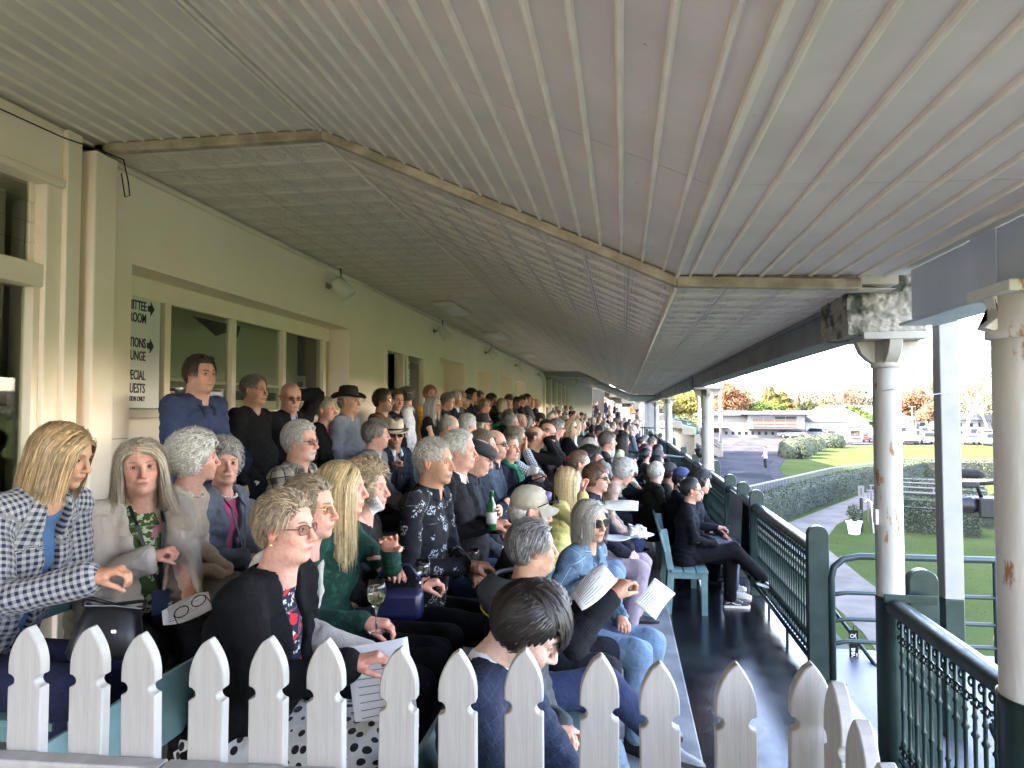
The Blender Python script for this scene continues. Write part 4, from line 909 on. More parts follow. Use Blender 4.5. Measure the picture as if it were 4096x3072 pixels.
B('garage_window', (.6, -.05, .9), (3.6, -.003, 1.6), m_gd, wb); B('awning', (0, -1.4, 1.85), (5, -.003, 1.95), m_rf, wb)
wb2 = thing('long_shed', 'long low building with grey roof right of the white clubhouse', 'building', (31, 134, GZ), R(-38))
B('wall', (0, 0, 0), (9, 30, 2.7), mat('shed_wall', (.6, .6, .58), .7), wb2); q = MB(); q.prism([(-.8, 2.7), (9.8, 2.7), (4.5, 5.6)], -.8, 31, 'xz'); q.build('roof', m_rf, wb2)
for k in range(12): B('window', (-.05, 1 + k * 2.3, .9), (-.003, 2.1 + k * 2.3, 2.1), m_gd, wb2)
wb3 = thing('dark_roofed_hall', 'hall with a dark solar panelled roof behind the clubhouse', 'building', (29, 150, GZ), R(-8)); wb3.scale = (1, 1, .74)
B('wall', (0, 0, 0), (14, 9, 4.4), m_wb, wb3); q = MB(); q.prism([(-.8, 4.4), (10, 4.4), (9.4, 6.3), (-.6, 6.3)], -.5, 9, 'xz'); q.build('roof', m_rf, wb3); B('solar_panels', (.2, -.6, 4.9), (9, -.52, 6.0), m_rd, wb3)
q = MB(); q.prism([(10, 4.0), (15, 4.0), (11, 6.3)], -.5, 9, 'xz'); q.build('gable_roof', m_rf, wb3)
for k, (px, d, w_, h) in enumerate(((3560, 175, 10, 4), (3645, 180, 9, 4.5), (3835, 170, 8, 4), (3925, 170, 12, 3.6), (3480, 160, 7, 3.6))):
    x, y = PXY(px, d); hb = thing('far_house', ['white gabled house left of the peeling column', 'white house under the orange tree', 'white house behind the parked cars', 'long pale house beside the bare tree', 'small grey roofed shed behind the caravan'][k], 'house', (x, y, GZ), R(-14 + k * 5), 'houses past the car park')
    B('wall', (-w_ / 2, 0, 0), (w_ / 2, 6, h * .62), m_wb, hb); q = MB(); q.prism([(-w_ / 2 - .5, h * .62), (w_ / 2 + .5, h * .62), (w_ / 2 - 1, h), (-w_ / 2 + 1, h)], -.5, 6.5, 'xz'); q.build('roof', m_rf if k % 2 else m_rd, hb)
    for j in range(3): B('window', (-w_ / 2 + 1 + j * w_ / 3.4, -.04, .8), (-w_ / 2 + 2.1 + j * w_ / 3.4, -.003, 1.7), m_gd, hb)
for k, (px, py, d, w_) in enumerate(((3010, 1600, 420, 14), (3330, 1607, 460, 16), (3440, 1603, 430, 12), (3190, 1603, 480, 13), (3420, 1590, 520, 15))):
    x, y = PXY(px, d); hb = thing('hillside_house', ['tiny roof on the far hillside left of the conifers', 'tiny hillside house above the dark conifer', 'tiny hillside house near the column', 'tiny hillside house over the dark trees', 'highest tiny house on the hillside'][k], 'house', (x, y, TZ(py, d) + GZ - 4), 0, 'houses on the far slope')
    B('wall', (-w_ / 2, 0, -30), (w_ / 2, 8, 2.5), m_wb, hb); q = MB(); q.prism([(-w_ / 2 - .8, 2.5), (w_ / 2 + .8, 2.5), (0, 5)], -.8, 8.8, 'xz'); q.build('roof', m_rd, hb)
# ---------------------------------------------------------------- vehicles
m_tyre = mat('tyre', (.015, .015, .015), .8); m_rim = mat('alloy_rim', (.5, .5, .5), .3, metal=.8); m_tl = mat('tail_lamp', (.4, .02, .02), .3); m_hl = mat('head_lamp', (.75, .75, .75), .15)
CARM = {}
def car(x, y, rz, c, kind, label):
    if c not in CARM: CARM[c] = mat('car_paint', c, .3, spec=.6)
    m = CARM[c]; t = thing('parked_car', label, 'car', (x, y, GZ), rz, 'cars in the car park')
    h = {'suv': 1.72, 'hatch': 1.46, 'ute': 1.8}[kind]
    # side profile (y = length) of body and glasshouse
    body = [(-2.2, .32), (2.2, .32), (2.25, .62), (2.15, .86), (1.25, .98), (-1.9 if kind != 'hatch' else -1.8, 1.02), (-2.24, .95), (-2.28, .6)]
    gh = {'suv': [(1.2, .97), (.55, h - .02), (-1.75, h), (-2.12, 1.0)], 'hatch': [(1.2, .97), (.45, h - .02), (-1.3, h), (-2.0, 1.0)], 'ute': [(1.1, .97), (.6, h - .04), (-2.1, h), (-2.2, 1.0)]}[kind]
    def solid(p, w0, w1, zlo, zhi, nm, mm, bev):
        q_ = MB(); n_ = len(p); V_ = []
        for s_ in (-1, 1):
            for yy, zz in p: f_ = (zz - zlo) / (zhi - zlo); V_.append((s_ * (w0 + (w1 - w0) * f_), yy, zz))
        q_.add(V_, [tuple(range(n_)), tuple(range(2 * n_ - 1, n_ - 1, -1))] + [(i, n_ + i, n_ + (i + 1) % n_, (i + 1) % n_) for i in range(n_)]); return q_.build(nm, mm, t, bev=bev)
    solid(body, .9, .84, .32, 1.02, 'body', m, .06); solid(gh, .82, .64, .97, h, 'cabin', m, .07)
    def quad(nm, P, mm): MB().add(P, [(0, 1, 2, 3)]).build(nm, mm, t)
    quad('rear_window', [(-.62, -2.14, 1.1), (.62, -2.14, 1.1), (.52, -1.86 if kind != 'hatch' else -1.45, h - .14), (-.52, -1.86 if kind != 'hatch' else -1.45, h - .14)], m_gd)
    quad('windscreen', [(-.66, 1.13, 1.05), (.66, 1.13, 1.05), (.54, .64, h - .12), (-.54, .64, h - .12)][::-1], m_gd)
    for s_ in (-1, 1):
        MB().box((s_ * .80 - .02, -1.7, 1.06), (s_ * .80 + .0, .9, 1.1)).build('door_line', m_gd, t)
        quad('side_window', [(s_ * .80, -1.65, 1.08), (s_ * .80, .85, 1.08), (s_ * .69, .45, h - .16), (s_ * .69, -1.4, h - .16)][::s_], m_gd)
        MB().box((s_ * .78 - .1, -2.31, .72), (s_ * .78 + .08, -2.2, .98)).build('tail_lamp', m_tl, t); MB().box((s_ * .7 - .16, 2.14, .66), (s_ * .7 + .14, 2.26, .82)).build('headlight', m_hl, t)
        for yy in (-1.35, 1.4):
            mx = Matrix.Translation((s_ * .86, yy, .33)) @ Matrix.Rotation(R(90), 4, 'Y')
            wl = MB().lathe([(.2, -.1), (.32, -.1), (.34, -.05), (.34, .05), (.32, .1), (.2, .1)], (0, 0, 0), 14, mx=mx).build('wheel', m_tyre, t); MB().lathe([(.05, -.105), (.2, -.105), (.2, .105), (.05, .105)], (0, 0, 0), 10, mx=mx).build('rim', m_rim, wl)
    MB().box((-.85, -2.33, .38), (.85, -2.2, .6)).build('bumper', m_black if kind == 'ute' else m, t, bev=.03); MB().box((-.25, -2.34, .62), (.25, -2.3, .74)).build('number_plate', m_signw, t)
WH = (.15, .15, .15); SV = (.08, .081, .085); DKc = (.03, .035, .045); RDc = (.10, .008, .007); BLc = (.05, .12, .25)
CL = [(3632, 98, 0, WH, 'ute', 'white ute with a canopy, front of the parked row'), (3702, 99.5, 3, WH, 'suv', 'white SUV parked left of the square post'), (3668, 108, -4, DKc, 'suv', 'dark SUV between the two front white cars'), (3600, 104, 6, DKc, 'hatch', 'dark car tucked beside the peeling column'),
      (3692, 128, 0, WH, 'suv', 'white SUV in the second row of the car park'), (3640, 125, 4, SV, 'hatch', 'silver hatchback in the second row'), (3598, 128, 5, DKc, 'suv', 'dark SUV in the second row by the column'), (3728, 118, 2, SV, 'suv', 'silver SUV half behind the square post'),
      (3872, 98, 2, WH, 'hatch', 'white hatchback alone on the grass right of the post'), (3826, 110, -6, SV, 'suv', 'silver SUV beside the square post right side'), (3885, 118, 2, DKc, 'suv', 'dark SUV behind the white hatchback'), (3932, 112, 4, WH, 'suv', 'white SUV left of the thick column'), (3950, 95, 0, WH, 'suv', 'white car cut off by the thick column'), (3850, 130, 0, WH, 'hatch', 'white hatchback in the back row'), (3912, 134, 4, SV, 'hatch', 'silver hatchback in the back row'),
      (3312, 105, 12, RDc, 'suv', 'red SUV parked left of the caravan'), (3345, 108, 40, BLc, 'hatch', 'blue car beside the red SUV'), (3463, 105, -20, RDc, 'hatch', 'red car between caravan and column'), (3130, 121, 80, WH, 'hatch', 'white car in front of the clubhouse'), (3168, 120, 84, WH, 'hatch', 'second white car in front of the clubhouse'), (4030, 104, 0, WH, 'suv', 'white SUV hidden right of the thick column'), (3255, 122, 70, WH, 'suv', 'white SUV behind the rounded bushes')]
for px, d, rz, c, kd, lb in CL:
    x, y = PXY(px, d); car(x, y, R(rz - 14), c, kd, lb)
x, y = PXY(3393, 97); cv = thing('caravan', 'white food caravan with an open serving window', 'caravan', (x, y, GZ), R(-12))
q = MB(); q.prism([(-1.55, .4), (-1.3, .3), (1.3, .3), (1.6, .45), (1.7, 1.2), (1.6, 2.45), (-1.45, 2.45), (-1.62, 1.4)], -1, 1, 'xz'); q.build('body', m_wb, cv, bev=.1)
B('roof_hatch', (-1.9, -1.1, 2.46), (1.9, 1.1, 2.58), m_wb, cv); B('serving_window', (.1, -1.02, 1.1), (1.2, -.985, 1.9), m_gd, cv); B('counter', (.05, -1.25, 1.04), (1.25, -1.02, 1.08), m_signw, cv)
for k in range(3): B('menu_item', (.2 + k * .33, -1.03, 1.2), (.42 + k * .33, -1.021, 1.5 + .1 * k), m_cur, cv)
mx = Matrix.Translation((0, -.9, .3)) @ Matrix.Rotation(R(90), 4, 'X'); MB().lathe([(.1, -.08), (.3, -.08), (.3, .08), (.1, .08)], (0, 0, 0), 14, mx=mx).build('wheel', m_tyre, cv); MB().tube([(-1.6, 0, .4), (-2.2, 0, .4), (-2.2, 0, 0)], .05, 6).build('drawbar', m_wb, cv)
# light poles
for k, (px, d, py, lb) in enumerate(((3647, 118, 1628, 'white lamp post in front of the orange tree'), (3866, 118, 1632, 'white lamp post in front of the bare tree'), (3437, 118, 1684, 'short white post behind the caravan'))):
    x, y = PXY(px, d); h = TZ(py, d); t = thing('lamp_post', lb, 'lamp post', (x, y, GZ), 0, 'lamp posts in the car park'); MB().tube([(0, 0, 0), (0, 0, h)], [.11, .07], 8).build('pole', m_white, t, smooth=True); MB().box((-.5, -.1, h), (.5, .1, h + .12)).build('lamp_head', m_white, t, bev=.02)
m_pole = mat('grey_timber_pole', (.2, .2, .2), .85, c2=(.12, .12, .12), ns=4)
for k, (px, d, lb) in enumerate(((2799, 88, 'dark timber pole left of the second column'), (2880, 96, 'grey timber power pole right of the second column'))):
    x, y = PXY(px, d); t = thing('power_pole', lb, 'pole', (x, y, GZ)); MB().tube([(0, 0, 0), (0, 0, 9.5)], .17 if k else .2, 10).build('pole', m_pole, t, smooth=True); MB().box((-.24, -.26, 2.6), (.24, -.2, 4.9)).build('notice_board', m_signw if not k else m_pole, t)
    for j in range(5): MB().box((-.16, -.265, 2.8 + j * .4), (.16, -.262, 3.0 + j * .4)).build('printed_line', m_pole, t)
# ---------------------------------------------------------------- open far stand with tip-up seats and stair ramps
os_ = thing('open_stand', 'far open stand with rows of teal seats and cream stair ramps', 'stand')
m_seat = mat('seat_teal', (.06, .15, .145), .5); m_cr = mat('cream_concrete', (.18, .155, .11), .8, c2=(.15, .13, .095), ns=1.5); m_gp = mat('green_panel', (.12, .22, .19), .6)
seats = MB()
for r_ in range(19):
    x = 6.2 - r_ * 1.05; z = .55 + r_ * .55
    MB().box((x - 1.05, 64, z - .6), (x, 122, z)).build('terrace', m_cr, os_)
    MB().box((x - .62, 64, z + .52), (x - .56, 122, z + .6)).build('seat_rail', m_wb, os_)
    for k in range(100):
        y = 64.3 + k * .57
        if k % 13 == 0: continue
        seats.box((x - .58, y, z + .28), (x - .52, y + .42, z + .62)); seats.box((x - .5, y, z + .26), (x - .2, y + .42, z + .31))
seats.build('seat_field', m_seat, os_, kind='stuff')
MB().box((6.2, 64, .1), (6.35, 122, .55)).build('front_wall', m_gp, os_); MB().box((6.2, 64, -2.6), (6.3, 122, .1)).build('lower_wall', m_cr, os_)
for k in range(22): MB().box((6.36, 64.5 + k * 2.7, .1), (6.42, 64.6 + k * 2.7, 1.0)).build('rail_post', m_wb, os_)
MB().box((6.36, 64, .97), (6.42, 122, 1.03)).build('front_rail', m_wb, os_)
q = MB(); q.prism([(-5.4, -2), (-5.4, 5.6), (-3.4, 5.3), (2.6, 3.1), (4.4, 2.2), (4.4, -2)][::-1], 122.3, 123, 'xz'); q.build('end_gable', mat('gable_wall', (.5, .47, .42), .8), os_)
MB().box((3.0, 121.5, 1.5), (5.5, 122.2, 3.0)).build('red_hut', mat('red_hut', (.25, .04, .03), .8), os_)
for k, (y, xb) in enumerate(((73, 9.6), (82, 9.8), (92, 10.0), (98.5, 10.2), (108, 10.5), (114, 10.7), (121, 11))):
    rt = thing('stair_ramp', ['nearest cream stair ramp down to the asphalt', 'second cream stair ramp with green rails', 'third cream stair ramp with green rails', 'fourth cream stair ramp with green rails', 'fifth cream stair ramp with green rails', 'sixth cream stair ramp with green rails', 'farthest cream stair ramp by the clubhouse'][k], 'stairs', (6.3, y, GZ), 0, 'stair ramps of the open stand')
    L_ = xb - 6.3; H = 2.9
    for yy in (0, 2.2):
        q = MB(); q.prism([(0, H - .9), (L_ - .3, -.0), (L_, 0), (L_, .55), (0, H)], yy, yy + .22, 'xz'); q.build('stringer', m_cr, rt, bev=.02)
        MB().box((L_ - .1, yy - .04, 0), (L_ + .2, yy + .26, 1.35)).build('newel_post', m_cr, rt, bev=.06)
        for dz in (.45, .75, 1.0): MB().tube([(0, yy + .11, H + dz), (L_, yy + .11, .35 + dz)], .035, 6).build('hand_rail', m_green, rt)
    for s_ in range(9): MB().box((L_ * s_ / 9, .22, H - .32 * (s_ + 1) - .1), (L_ * (s_ + 1) / 9, 2.2, H - .32 * (s_ + 1))).build('step', m_wb, rt)
# near steps and white gate at the end of the balcony
es = thing('end_stairs', 'pale stairs and slatted gate at the end of the balcony', 'stairs', (-1.2, 46, 0))
for k in range(8): MB().box((.0, k * .35, k * .2), (1.6, k * .35 + .36, .2 + k * .2)).build('step', m_signw, es)
for k in range(16): MB().box((1.75 + k * .14, -.6, .4), (1.79 + k * .14, -.55, 1.35)).build('gate_slat', m_cream2, es)
MB().box((1.7, -.6, 1.35), (4.05, -.55, 1.42)).build('gate_rail', m_cream2, es); MB().box((1.7, -.6, .34), (4.05, -.55, .4)).build('gate_rail', m_cream2, es)
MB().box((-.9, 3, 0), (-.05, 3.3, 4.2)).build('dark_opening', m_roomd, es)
gd = thing('guard_rail', 'dark pipe guard rail crossing the far end of the seating', 'railing', (-.6, 33, .3))
MB().tube([(0, 0, 1.0), (3.0, 0, .95)], .03, 6).build('top_pipe', m_green, gd)
for k in range(12): MB().tube([(k * .26, 0, 0), (k * .26, 0, 1.0)], .013, 5).build('bar', m_green, gd)
# ---------------------------------------------------------------- broadcast camera rig
cr_ = thing('video_camera', 'black broadcast video camera with a furry microphone, on a tripod', 'video camera', (4.03, 8.62, 1.04), R(-4)); cr_.scale = (1.3, 1.3, 1.3)
MB().box((-.13, -.09, -.13), (.22, .09, .04)).build('camera_body', m_black, cr_, bev=.015)
mx = Matrix.Translation((-.13, 0, -.03)) @ Matrix.Rotation(R(-90), 4, 'Y')
MB().lathe([(.06, 0), (.075, .04), (.07, .09), (.085, .14), (.09, .19), (.07, .19)], (0, 0, 0), 18, mx=mx).build('lens', m_black, cr_, smooth=True)
MB().tube([(-.08, 0, .04), (-.12, 0, .15), (.05, 0, .17), (.16, 0, .14), (.17, 0, .04)], .02, 8).build('carry_handle', m_black, cr_, smooth=True)
MB().tube([(-.3, .02, .235), (-.26, .02, .24), (-.1, .02, .235), (-.05, .02, .22)], [.03, .042, .042, .02], 12).build('microphone', mat('mic_fur', (.01, .01, .01), 1., bump=1., bs=300), cr_, smooth=True)
MB().box((-.24, -.03, .12), (-.1, .03, .17)).build('viewfinder_arm', m_black, cr_, bev=.01); MB().box((.08, -.11, .04), (.2, -.09, .16)).build('flip_screen', m_signw, cr_, bev=.004)
for k in range(5): MB().lathe([(.012, -.093), (.01, -.099)], (0, 0, 0), 8, mx=Matrix.Translation((.02, 0, -.1 + k * .026)) @ Matrix.Rotation(R(90), 4, 'X') @ Matrix.Translation((0, 0, .186))).build('button', m_rim, cr_)
MB().tube([(.0, 0, .17), (.05, -.03, .24), (.14, -.05, .22), (.2, -.06, .1)], .005, 5).build('cable', m_black, cr_)
tr = thing('camera_tripod', 'tripod and scaffold platform carrying the video camera outside', 'tripod', (4.4, 8.62, GZ))
MB().tube([(0, 0, 3.1), (0, 0, 3.44)], .05, 10).build('head', m_black, tr)
for a in (0, 2.1, 4.2): MB().tube([(0, 0, 3.15), (.35 * math.cos(a), .35 * math.sin(a), 1.9)], .02, 6).build('leg', m_black, tr)
MB().box((-.02, -.6, 1.84), (1.4, .8, 1.9)).build('platform', m_timber, tr)
for xx in (.02, 1.36):
    for yy in (-.56, .76): MB().tube([(xx, yy, 0), (xx, yy, 1.84)], .025, 6).build('scaffold_leg', m_white, tr)
cl = thing('clamp_light', 'small black clamp light fixed to the rail post', 'lamp', (1.55, 15.0, 1.2)); MB().lathe([(.02, .1), (.09, .06), (.11, -.06), (.02, -.08)], (0, 0, 0), 10, mx=Matrix.Rotation(R(60), 4, 'Y')).build('lamp_shade', m_black, cl, smooth=True); MB().tube([(-.1, 0, -.06), (.0, 0, -.05), (.05, 0, -.25), (.08, 0, -.4)], .01, 5).build('cable', m_black, cl)

KA = 1.0
# ================================================================ people
class Fld:
    def __init__(s, lo, hi, h, h2=None, zf=None):
        s.ax = [np.arange(lo[i], hi[i] + h, h) for i in range(3)]
        s.f = np.full([len(a) for a in s.ax], .15, np.float32); s.pr = []
    def _sl(s, lo, hi):
        r = []
        for a, l, u in zip(s.ax, lo, hi):
            i = int(np.searchsorted(a, l)); j = int(np.searchsorted(a, u)); r.append(slice(i, max(j, i + 1)))
        return tuple(r)
    def app(s, fn, lo, hi, k, sub):
        sl = s._sl(lo, hi)
        X, Y, Z = s.ax[0][sl[0]][:, None, None], s.ax[1][sl[1]][None, :, None], s.ax[2][sl[2]][None, None, :]
        if X.size == 0 or Y.size == 0 or Z.size == 0: return
        d = fn(X, Y, Z); a = s.f[sl]
        if sub:
            d = -d; h = np.maximum(k - np.abs(a - d), 0) / k; s.f[sl] = np.maximum(a, d) + h * h * k / 4
        else:
            h = np.maximum(k - np.abs(a - d), 0) / k; s.f[sl] = np.minimum(a, d) - h * h * k / 4
    def cone(s, a, b, ra, rb, k=.03, sc=(1, 1, 1), sub=False, rec=None):
        a = np.array(a, float); b = np.array(b, float); S = np.array(sc, float); A = a * S; Bv = (b - a) * S; L2 = max(Bv @ Bv, 1e-9); m = max(ra, rb) + .05 + k; mm = m / np.minimum(S, 1)
        def fn(X, Y, Z):
            px, py, pz = X * S[0] - A[0], Y * S[1] - A[1], Z * S[2] - A[2]
            t = np.clip((px * Bv[0] + py * Bv[1] + pz * Bv[2]) / L2, 0, 1)
            return np.sqrt((px - t * Bv[0]) ** 2 + (py - t * Bv[1]) ** 2 + (pz - t * Bv[2]) ** 2) - (ra + (rb - ra) * t)
        s.app(fn, np.minimum(a, b) - mm, np.maximum(a, b) + mm, k, sub)
        if not sub: s.pr.append((a, b, S, (ra + rb) / 2))
    def ell(s, c, r, k=.02, sub=False):
        c = np.array(c, float); r = np.array(r, float); m = r + .05 + k
        def fn(X, Y, Z):
            x, y, z = X - c[0], Y - c[1], Z - c[2]
            k0 = np.sqrt((x / r[0]) ** 2 + (y / r[1]) ** 2 + (z / r[2]) ** 2); k1 = np.sqrt((x / r[0] ** 2) ** 2 + (y / r[1] ** 2) ** 2 + (z / r[2] ** 2) ** 2) + 1e-6
            return k0 * (k0 - 1) / k1
        s.app(fn, c - m, c + m, k, sub)
        if not sub: s.pr.append((c - [0, 0, .01], c + [0, 0, .01], np.ones(3), float(r.mean())))
    def mesh(s):
        f = s.f; n = f.shape; ins = f < 0
        cnt = np.zeros([k - 1 for k in n], np.int8); S = [slice(0, -1), slice(1, None)]
        for i in (0, 1):
            for j in (0, 1):
                for k in (0, 1): cnt += ins[S[i], S[j], S[k]]
        act = (cnt > 0) & (cnt < 8); idx = -np.ones(act.shape, np.int64); ids = np.argwhere(act); idx[act] = np.arange(len(ids))
        if not len(ids): return np.zeros((0, 3)), np.zeros((0, 4), int)
        I, J, K = ids.T; acc = np.zeros((len(ids), 3)); w_ = np.zeros(len(ids))
        C = [(i, j, k) for i in (0, 1) for j in (0, 1) for k in (0, 1)]; V = {c: f[I + c[0], J + c[1], K + c[2]] for c in C}
        for c in C:
            for a in range(3):
                if c[a] == 0:
                    e = list(c); e[a] = 1; e = tuple(e); v0, v1 = V[c], V[e]; m = (v0 < 0) != (v1 < 0); t = np.where(m, v0 / np.where(m, v0 - v1, 1), 0)
                    p = np.array(c, float)[None].repeat(len(ids), 0); p[:, a] = t; acc += p * m[:, None]; w_ += m
        p = acc / w_[:, None]; out = np.empty_like(p)
        for a in range(3):
            ax = s.ax[a]; i = ids[:, a]; out[:, a] = ax[i] + p[:, a] * (ax[i + 1] - ax[i])
        F = []
        for a in range(3):
            b_, c_ = (a + 1) % 3, (a + 2) % 3; lo = [slice(0, None)] * 3; hi = [slice(0, None)] * 3; lo[a] = slice(0, -1); hi[a] = slice(1, None)
            s0, s1 = ins[tuple(lo)], ins[tuple(hi)]; e = np.argwhere(s0 != s1)
            e = e[(e[:, b_] > 0) & (e[:, c_] > 0) & (e[:, b_] < n[b_] - 1) & (e[:, c_] < n[c_] - 1)]
            if not len(e): continue
            def at(db, dc):
                q = e.copy(); q[:, b_] -= db; q[:, c_] -= dc; return idx[q[:, 0], q[:, 1], q[:, 2]]
            q = np.stack([at(1, 1), at(0, 1), at(0, 0), at(1, 0)], 1); fl_ = ~s0[e[:, 0], e[:, 1], e[:, 2]]; q[fl_] = q[fl_][:, ::-1]; F.append(q)
        return out, np.concatenate(F)
    def near(s, P):
        """for every point: nearest limb and the cloth coordinates on it (metres)"""
        best = np.full(len(P), 9.); U = np.zeros(len(P)); V = np.zeros(len(P))
        for a, b, S, r_ in s.pr:
            ab = b - a; L = np.linalg.norm(ab) + 1e-9; ax = ab / L; d0 = (P - a) * S; Bv = ab * S; t = np.clip(d0 @ Bv / (Bv @ Bv), 0, 1); q = d0 - t[:, None] * Bv; d = np.linalg.norm(q, axis=1) - r_
            ref = np.array([0, 1, 0]) if abs(ax[1]) < .8 else np.array([1, 0, 0]); e1 = np.cross(ax, ref); e1 /= np.linalg.norm(e1); e2 = np.cross(ax, e1)
            u = np.arctan2(q @ e2, -(q @ e1)) * r_; v = ((P - a) @ ax); m = d < best; best[m] = d[m]; U[m] = u[m]; V[m] = v[m]
        return U, V
def vnorm(V, F):
    a = np.cross(V[F[:, 2]] - V[F[:, 0]], V[F[:, 3]] - V[F[:, 1]]); n = np.zeros_like(V)
    for k in range(4): np.add.at(n, F[:, k], a)
    return n / (np.linalg.norm(n, axis=1, keepdims=True) + 1e-9)
def smooth(V, F, it=1, lam=.5):
    e = np.concatenate([F[:, [0, 1]], F[:, [1, 2]], F[:, [2, 3]], F[:, [3, 0]]]); e = np.concatenate([e, e[:, ::-1]])
    dg = np.bincount(e[:, 0], minlength=len(V))[:, None] + 1e-9
    for _ in range(it):
        acc = np.stack([np.bincount(e[:, 0], V[e[:, 1], k], len(V)) for k in range(3)], 1); V = V + lam * (acc / dg - V)
    return V
# materials shared by everybody
def skinmat():
    m = bpy.data.materials.new('skin'); m.use_nodes = True; N = m.node_tree.nodes; L = m.node_tree.links; b = N['Principled BSDF']
    a = N.new('ShaderNodeAttribute'); a.attribute_name = 'Col'; n = N.new('ShaderNodeTexNoise'); n.inputs['Scale'].default_value = 70; n.inputs['Detail'].default_value = 4
    tc = N.new('ShaderNodeTexCoord'); L.new(tc.outputs['Object'], n.inputs[0])
    r = N.new('ShaderNodeMapRange'); r.inputs[1].default_value = .3; r.inputs[2].default_value = .7; r.inputs[3].default_value = .87; r.inputs[4].default_value = 1.08; L.new(n.outputs[0], r.inputs[0])
    x = N.new('ShaderNodeVectorMath'); x.operation = 'SCALE'; L.new(a.outputs['Color'], x.inputs[0]); L.new(r.outputs[0], x.inputs['Scale']); L.new(x.outputs[0], b.inputs['Base Color'])
    b.inputs['Roughness'].default_value = .5; b.inputs['Specular IOR Level'].default_value = .35; b.inputs['Subsurface Weight'].default_value = .0
    u = N.new('ShaderNodeBump'); u.inputs['Strength'].default_value = .55; u.inputs['Distance'].default_value = .004; n2 = N.new('ShaderNodeTexNoise'); n2.inputs['Scale'].default_value = 85; n2.inputs['Detail'].default_value = 7
    L.new(tc.outputs['Object'], n2.inputs[0]); L.new(n2.outputs[0], u.inputs['Height']); L.new(u.outputs[0], b.inputs['Normal']); return m
m_skin = skinmat()
def hairmat(c):
    k = ('hair',) + tuple(c)
    if k not in CARM:
        c = tuple(x * .72 for x in c); m = mat('hair', c, .5, c2=tuple(min(1, x * 1.3 + .005) for x in c), ns=55, nd=3, spec=.5); N = m.node_tree.nodes; L = m.node_tree.links
        a = N.new('ShaderNodeAttribute'); a.attribute_name = 'Var'; b = N['Principled BSDF']; src = b.inputs['Base Color'].links[0].from_socket
        x = N.new('ShaderNodeMix'); x.data_type = 'RGBA'; x.blend_type = 'MULTIPLY'; x.inputs['Factor'].default_value = 1; L.new(src, x.inputs['A']); L.new(a.outputs['Color'], x.inputs['B']); L.new(x.outputs['Result'], b.inputs['Base Color']); CARM[k] = m
    return CARM[k]
m_eye = mat('eye_white', (.62, .58, .55), .2); m_iris = mat('iris', (.03, .03, .03), .2)
m_lens = mat('dark_lens', (.02, .015, .015), .05, spec=.8); m_clear = mat('clear_lens', (.9, .9, .9), .02, tr=1.); m_gold = mat('gold_metal', (.7, .5, .2), .3, metal=1.)
m_pearl = mat('pearl', (.75, .72, .68), .25); m_leather = mat('black_leather', (.008, .008, .009), .35, spec=.3, bump=.04, bs=90); m_paper = mat('paper', (.75, .76, .8), .8)
m_liq = mat('white_wine', (.75, .68, .3), .03, tr=.9, ior=1.34); m_gls = mat('drinking_glass', (.95, .97, .97), .01, tr=1.); m_gbot = mat('green_bottle_glass', (.03, .22, .06), .04, tr=.6)
def setcol(o, C):
    a = o.data.color_attributes.new('Col', 'FLOAT_COLOR', 'POINT'); a.data.foreach_set('color', np.concatenate([C, np.ones((len(C), 1))], 1).astype(np.float32).ravel())
def setvar(o, c):
    a = o.data.color_attributes.new('Var', 'FLOAT_COLOR', 'POINT'); a.data.foreach_set('color', np.repeat(np.stack([c, c, c, np.ones_like(c)], 1), 1, 0).astype(np.float32).ravel())
def setuv(o, U, V):
    uv = o.data.uv_layers.new(name='UVMap'); li = np.empty(len(o.data.loops), np.int32); o.data.loops.foreach_get('vertex_index', li)
    uv.data.foreach_set('uv', np.stack([U[li], V[li]], 1).astype(np.float32).ravel())
SK = {'fair': (.52, .30, .22), 'pink': (.53, .285, .215), 'tan': (.42, .235, .15), 'brown': (.20, .10, .06), 'pale': (.60, .40, .32)}
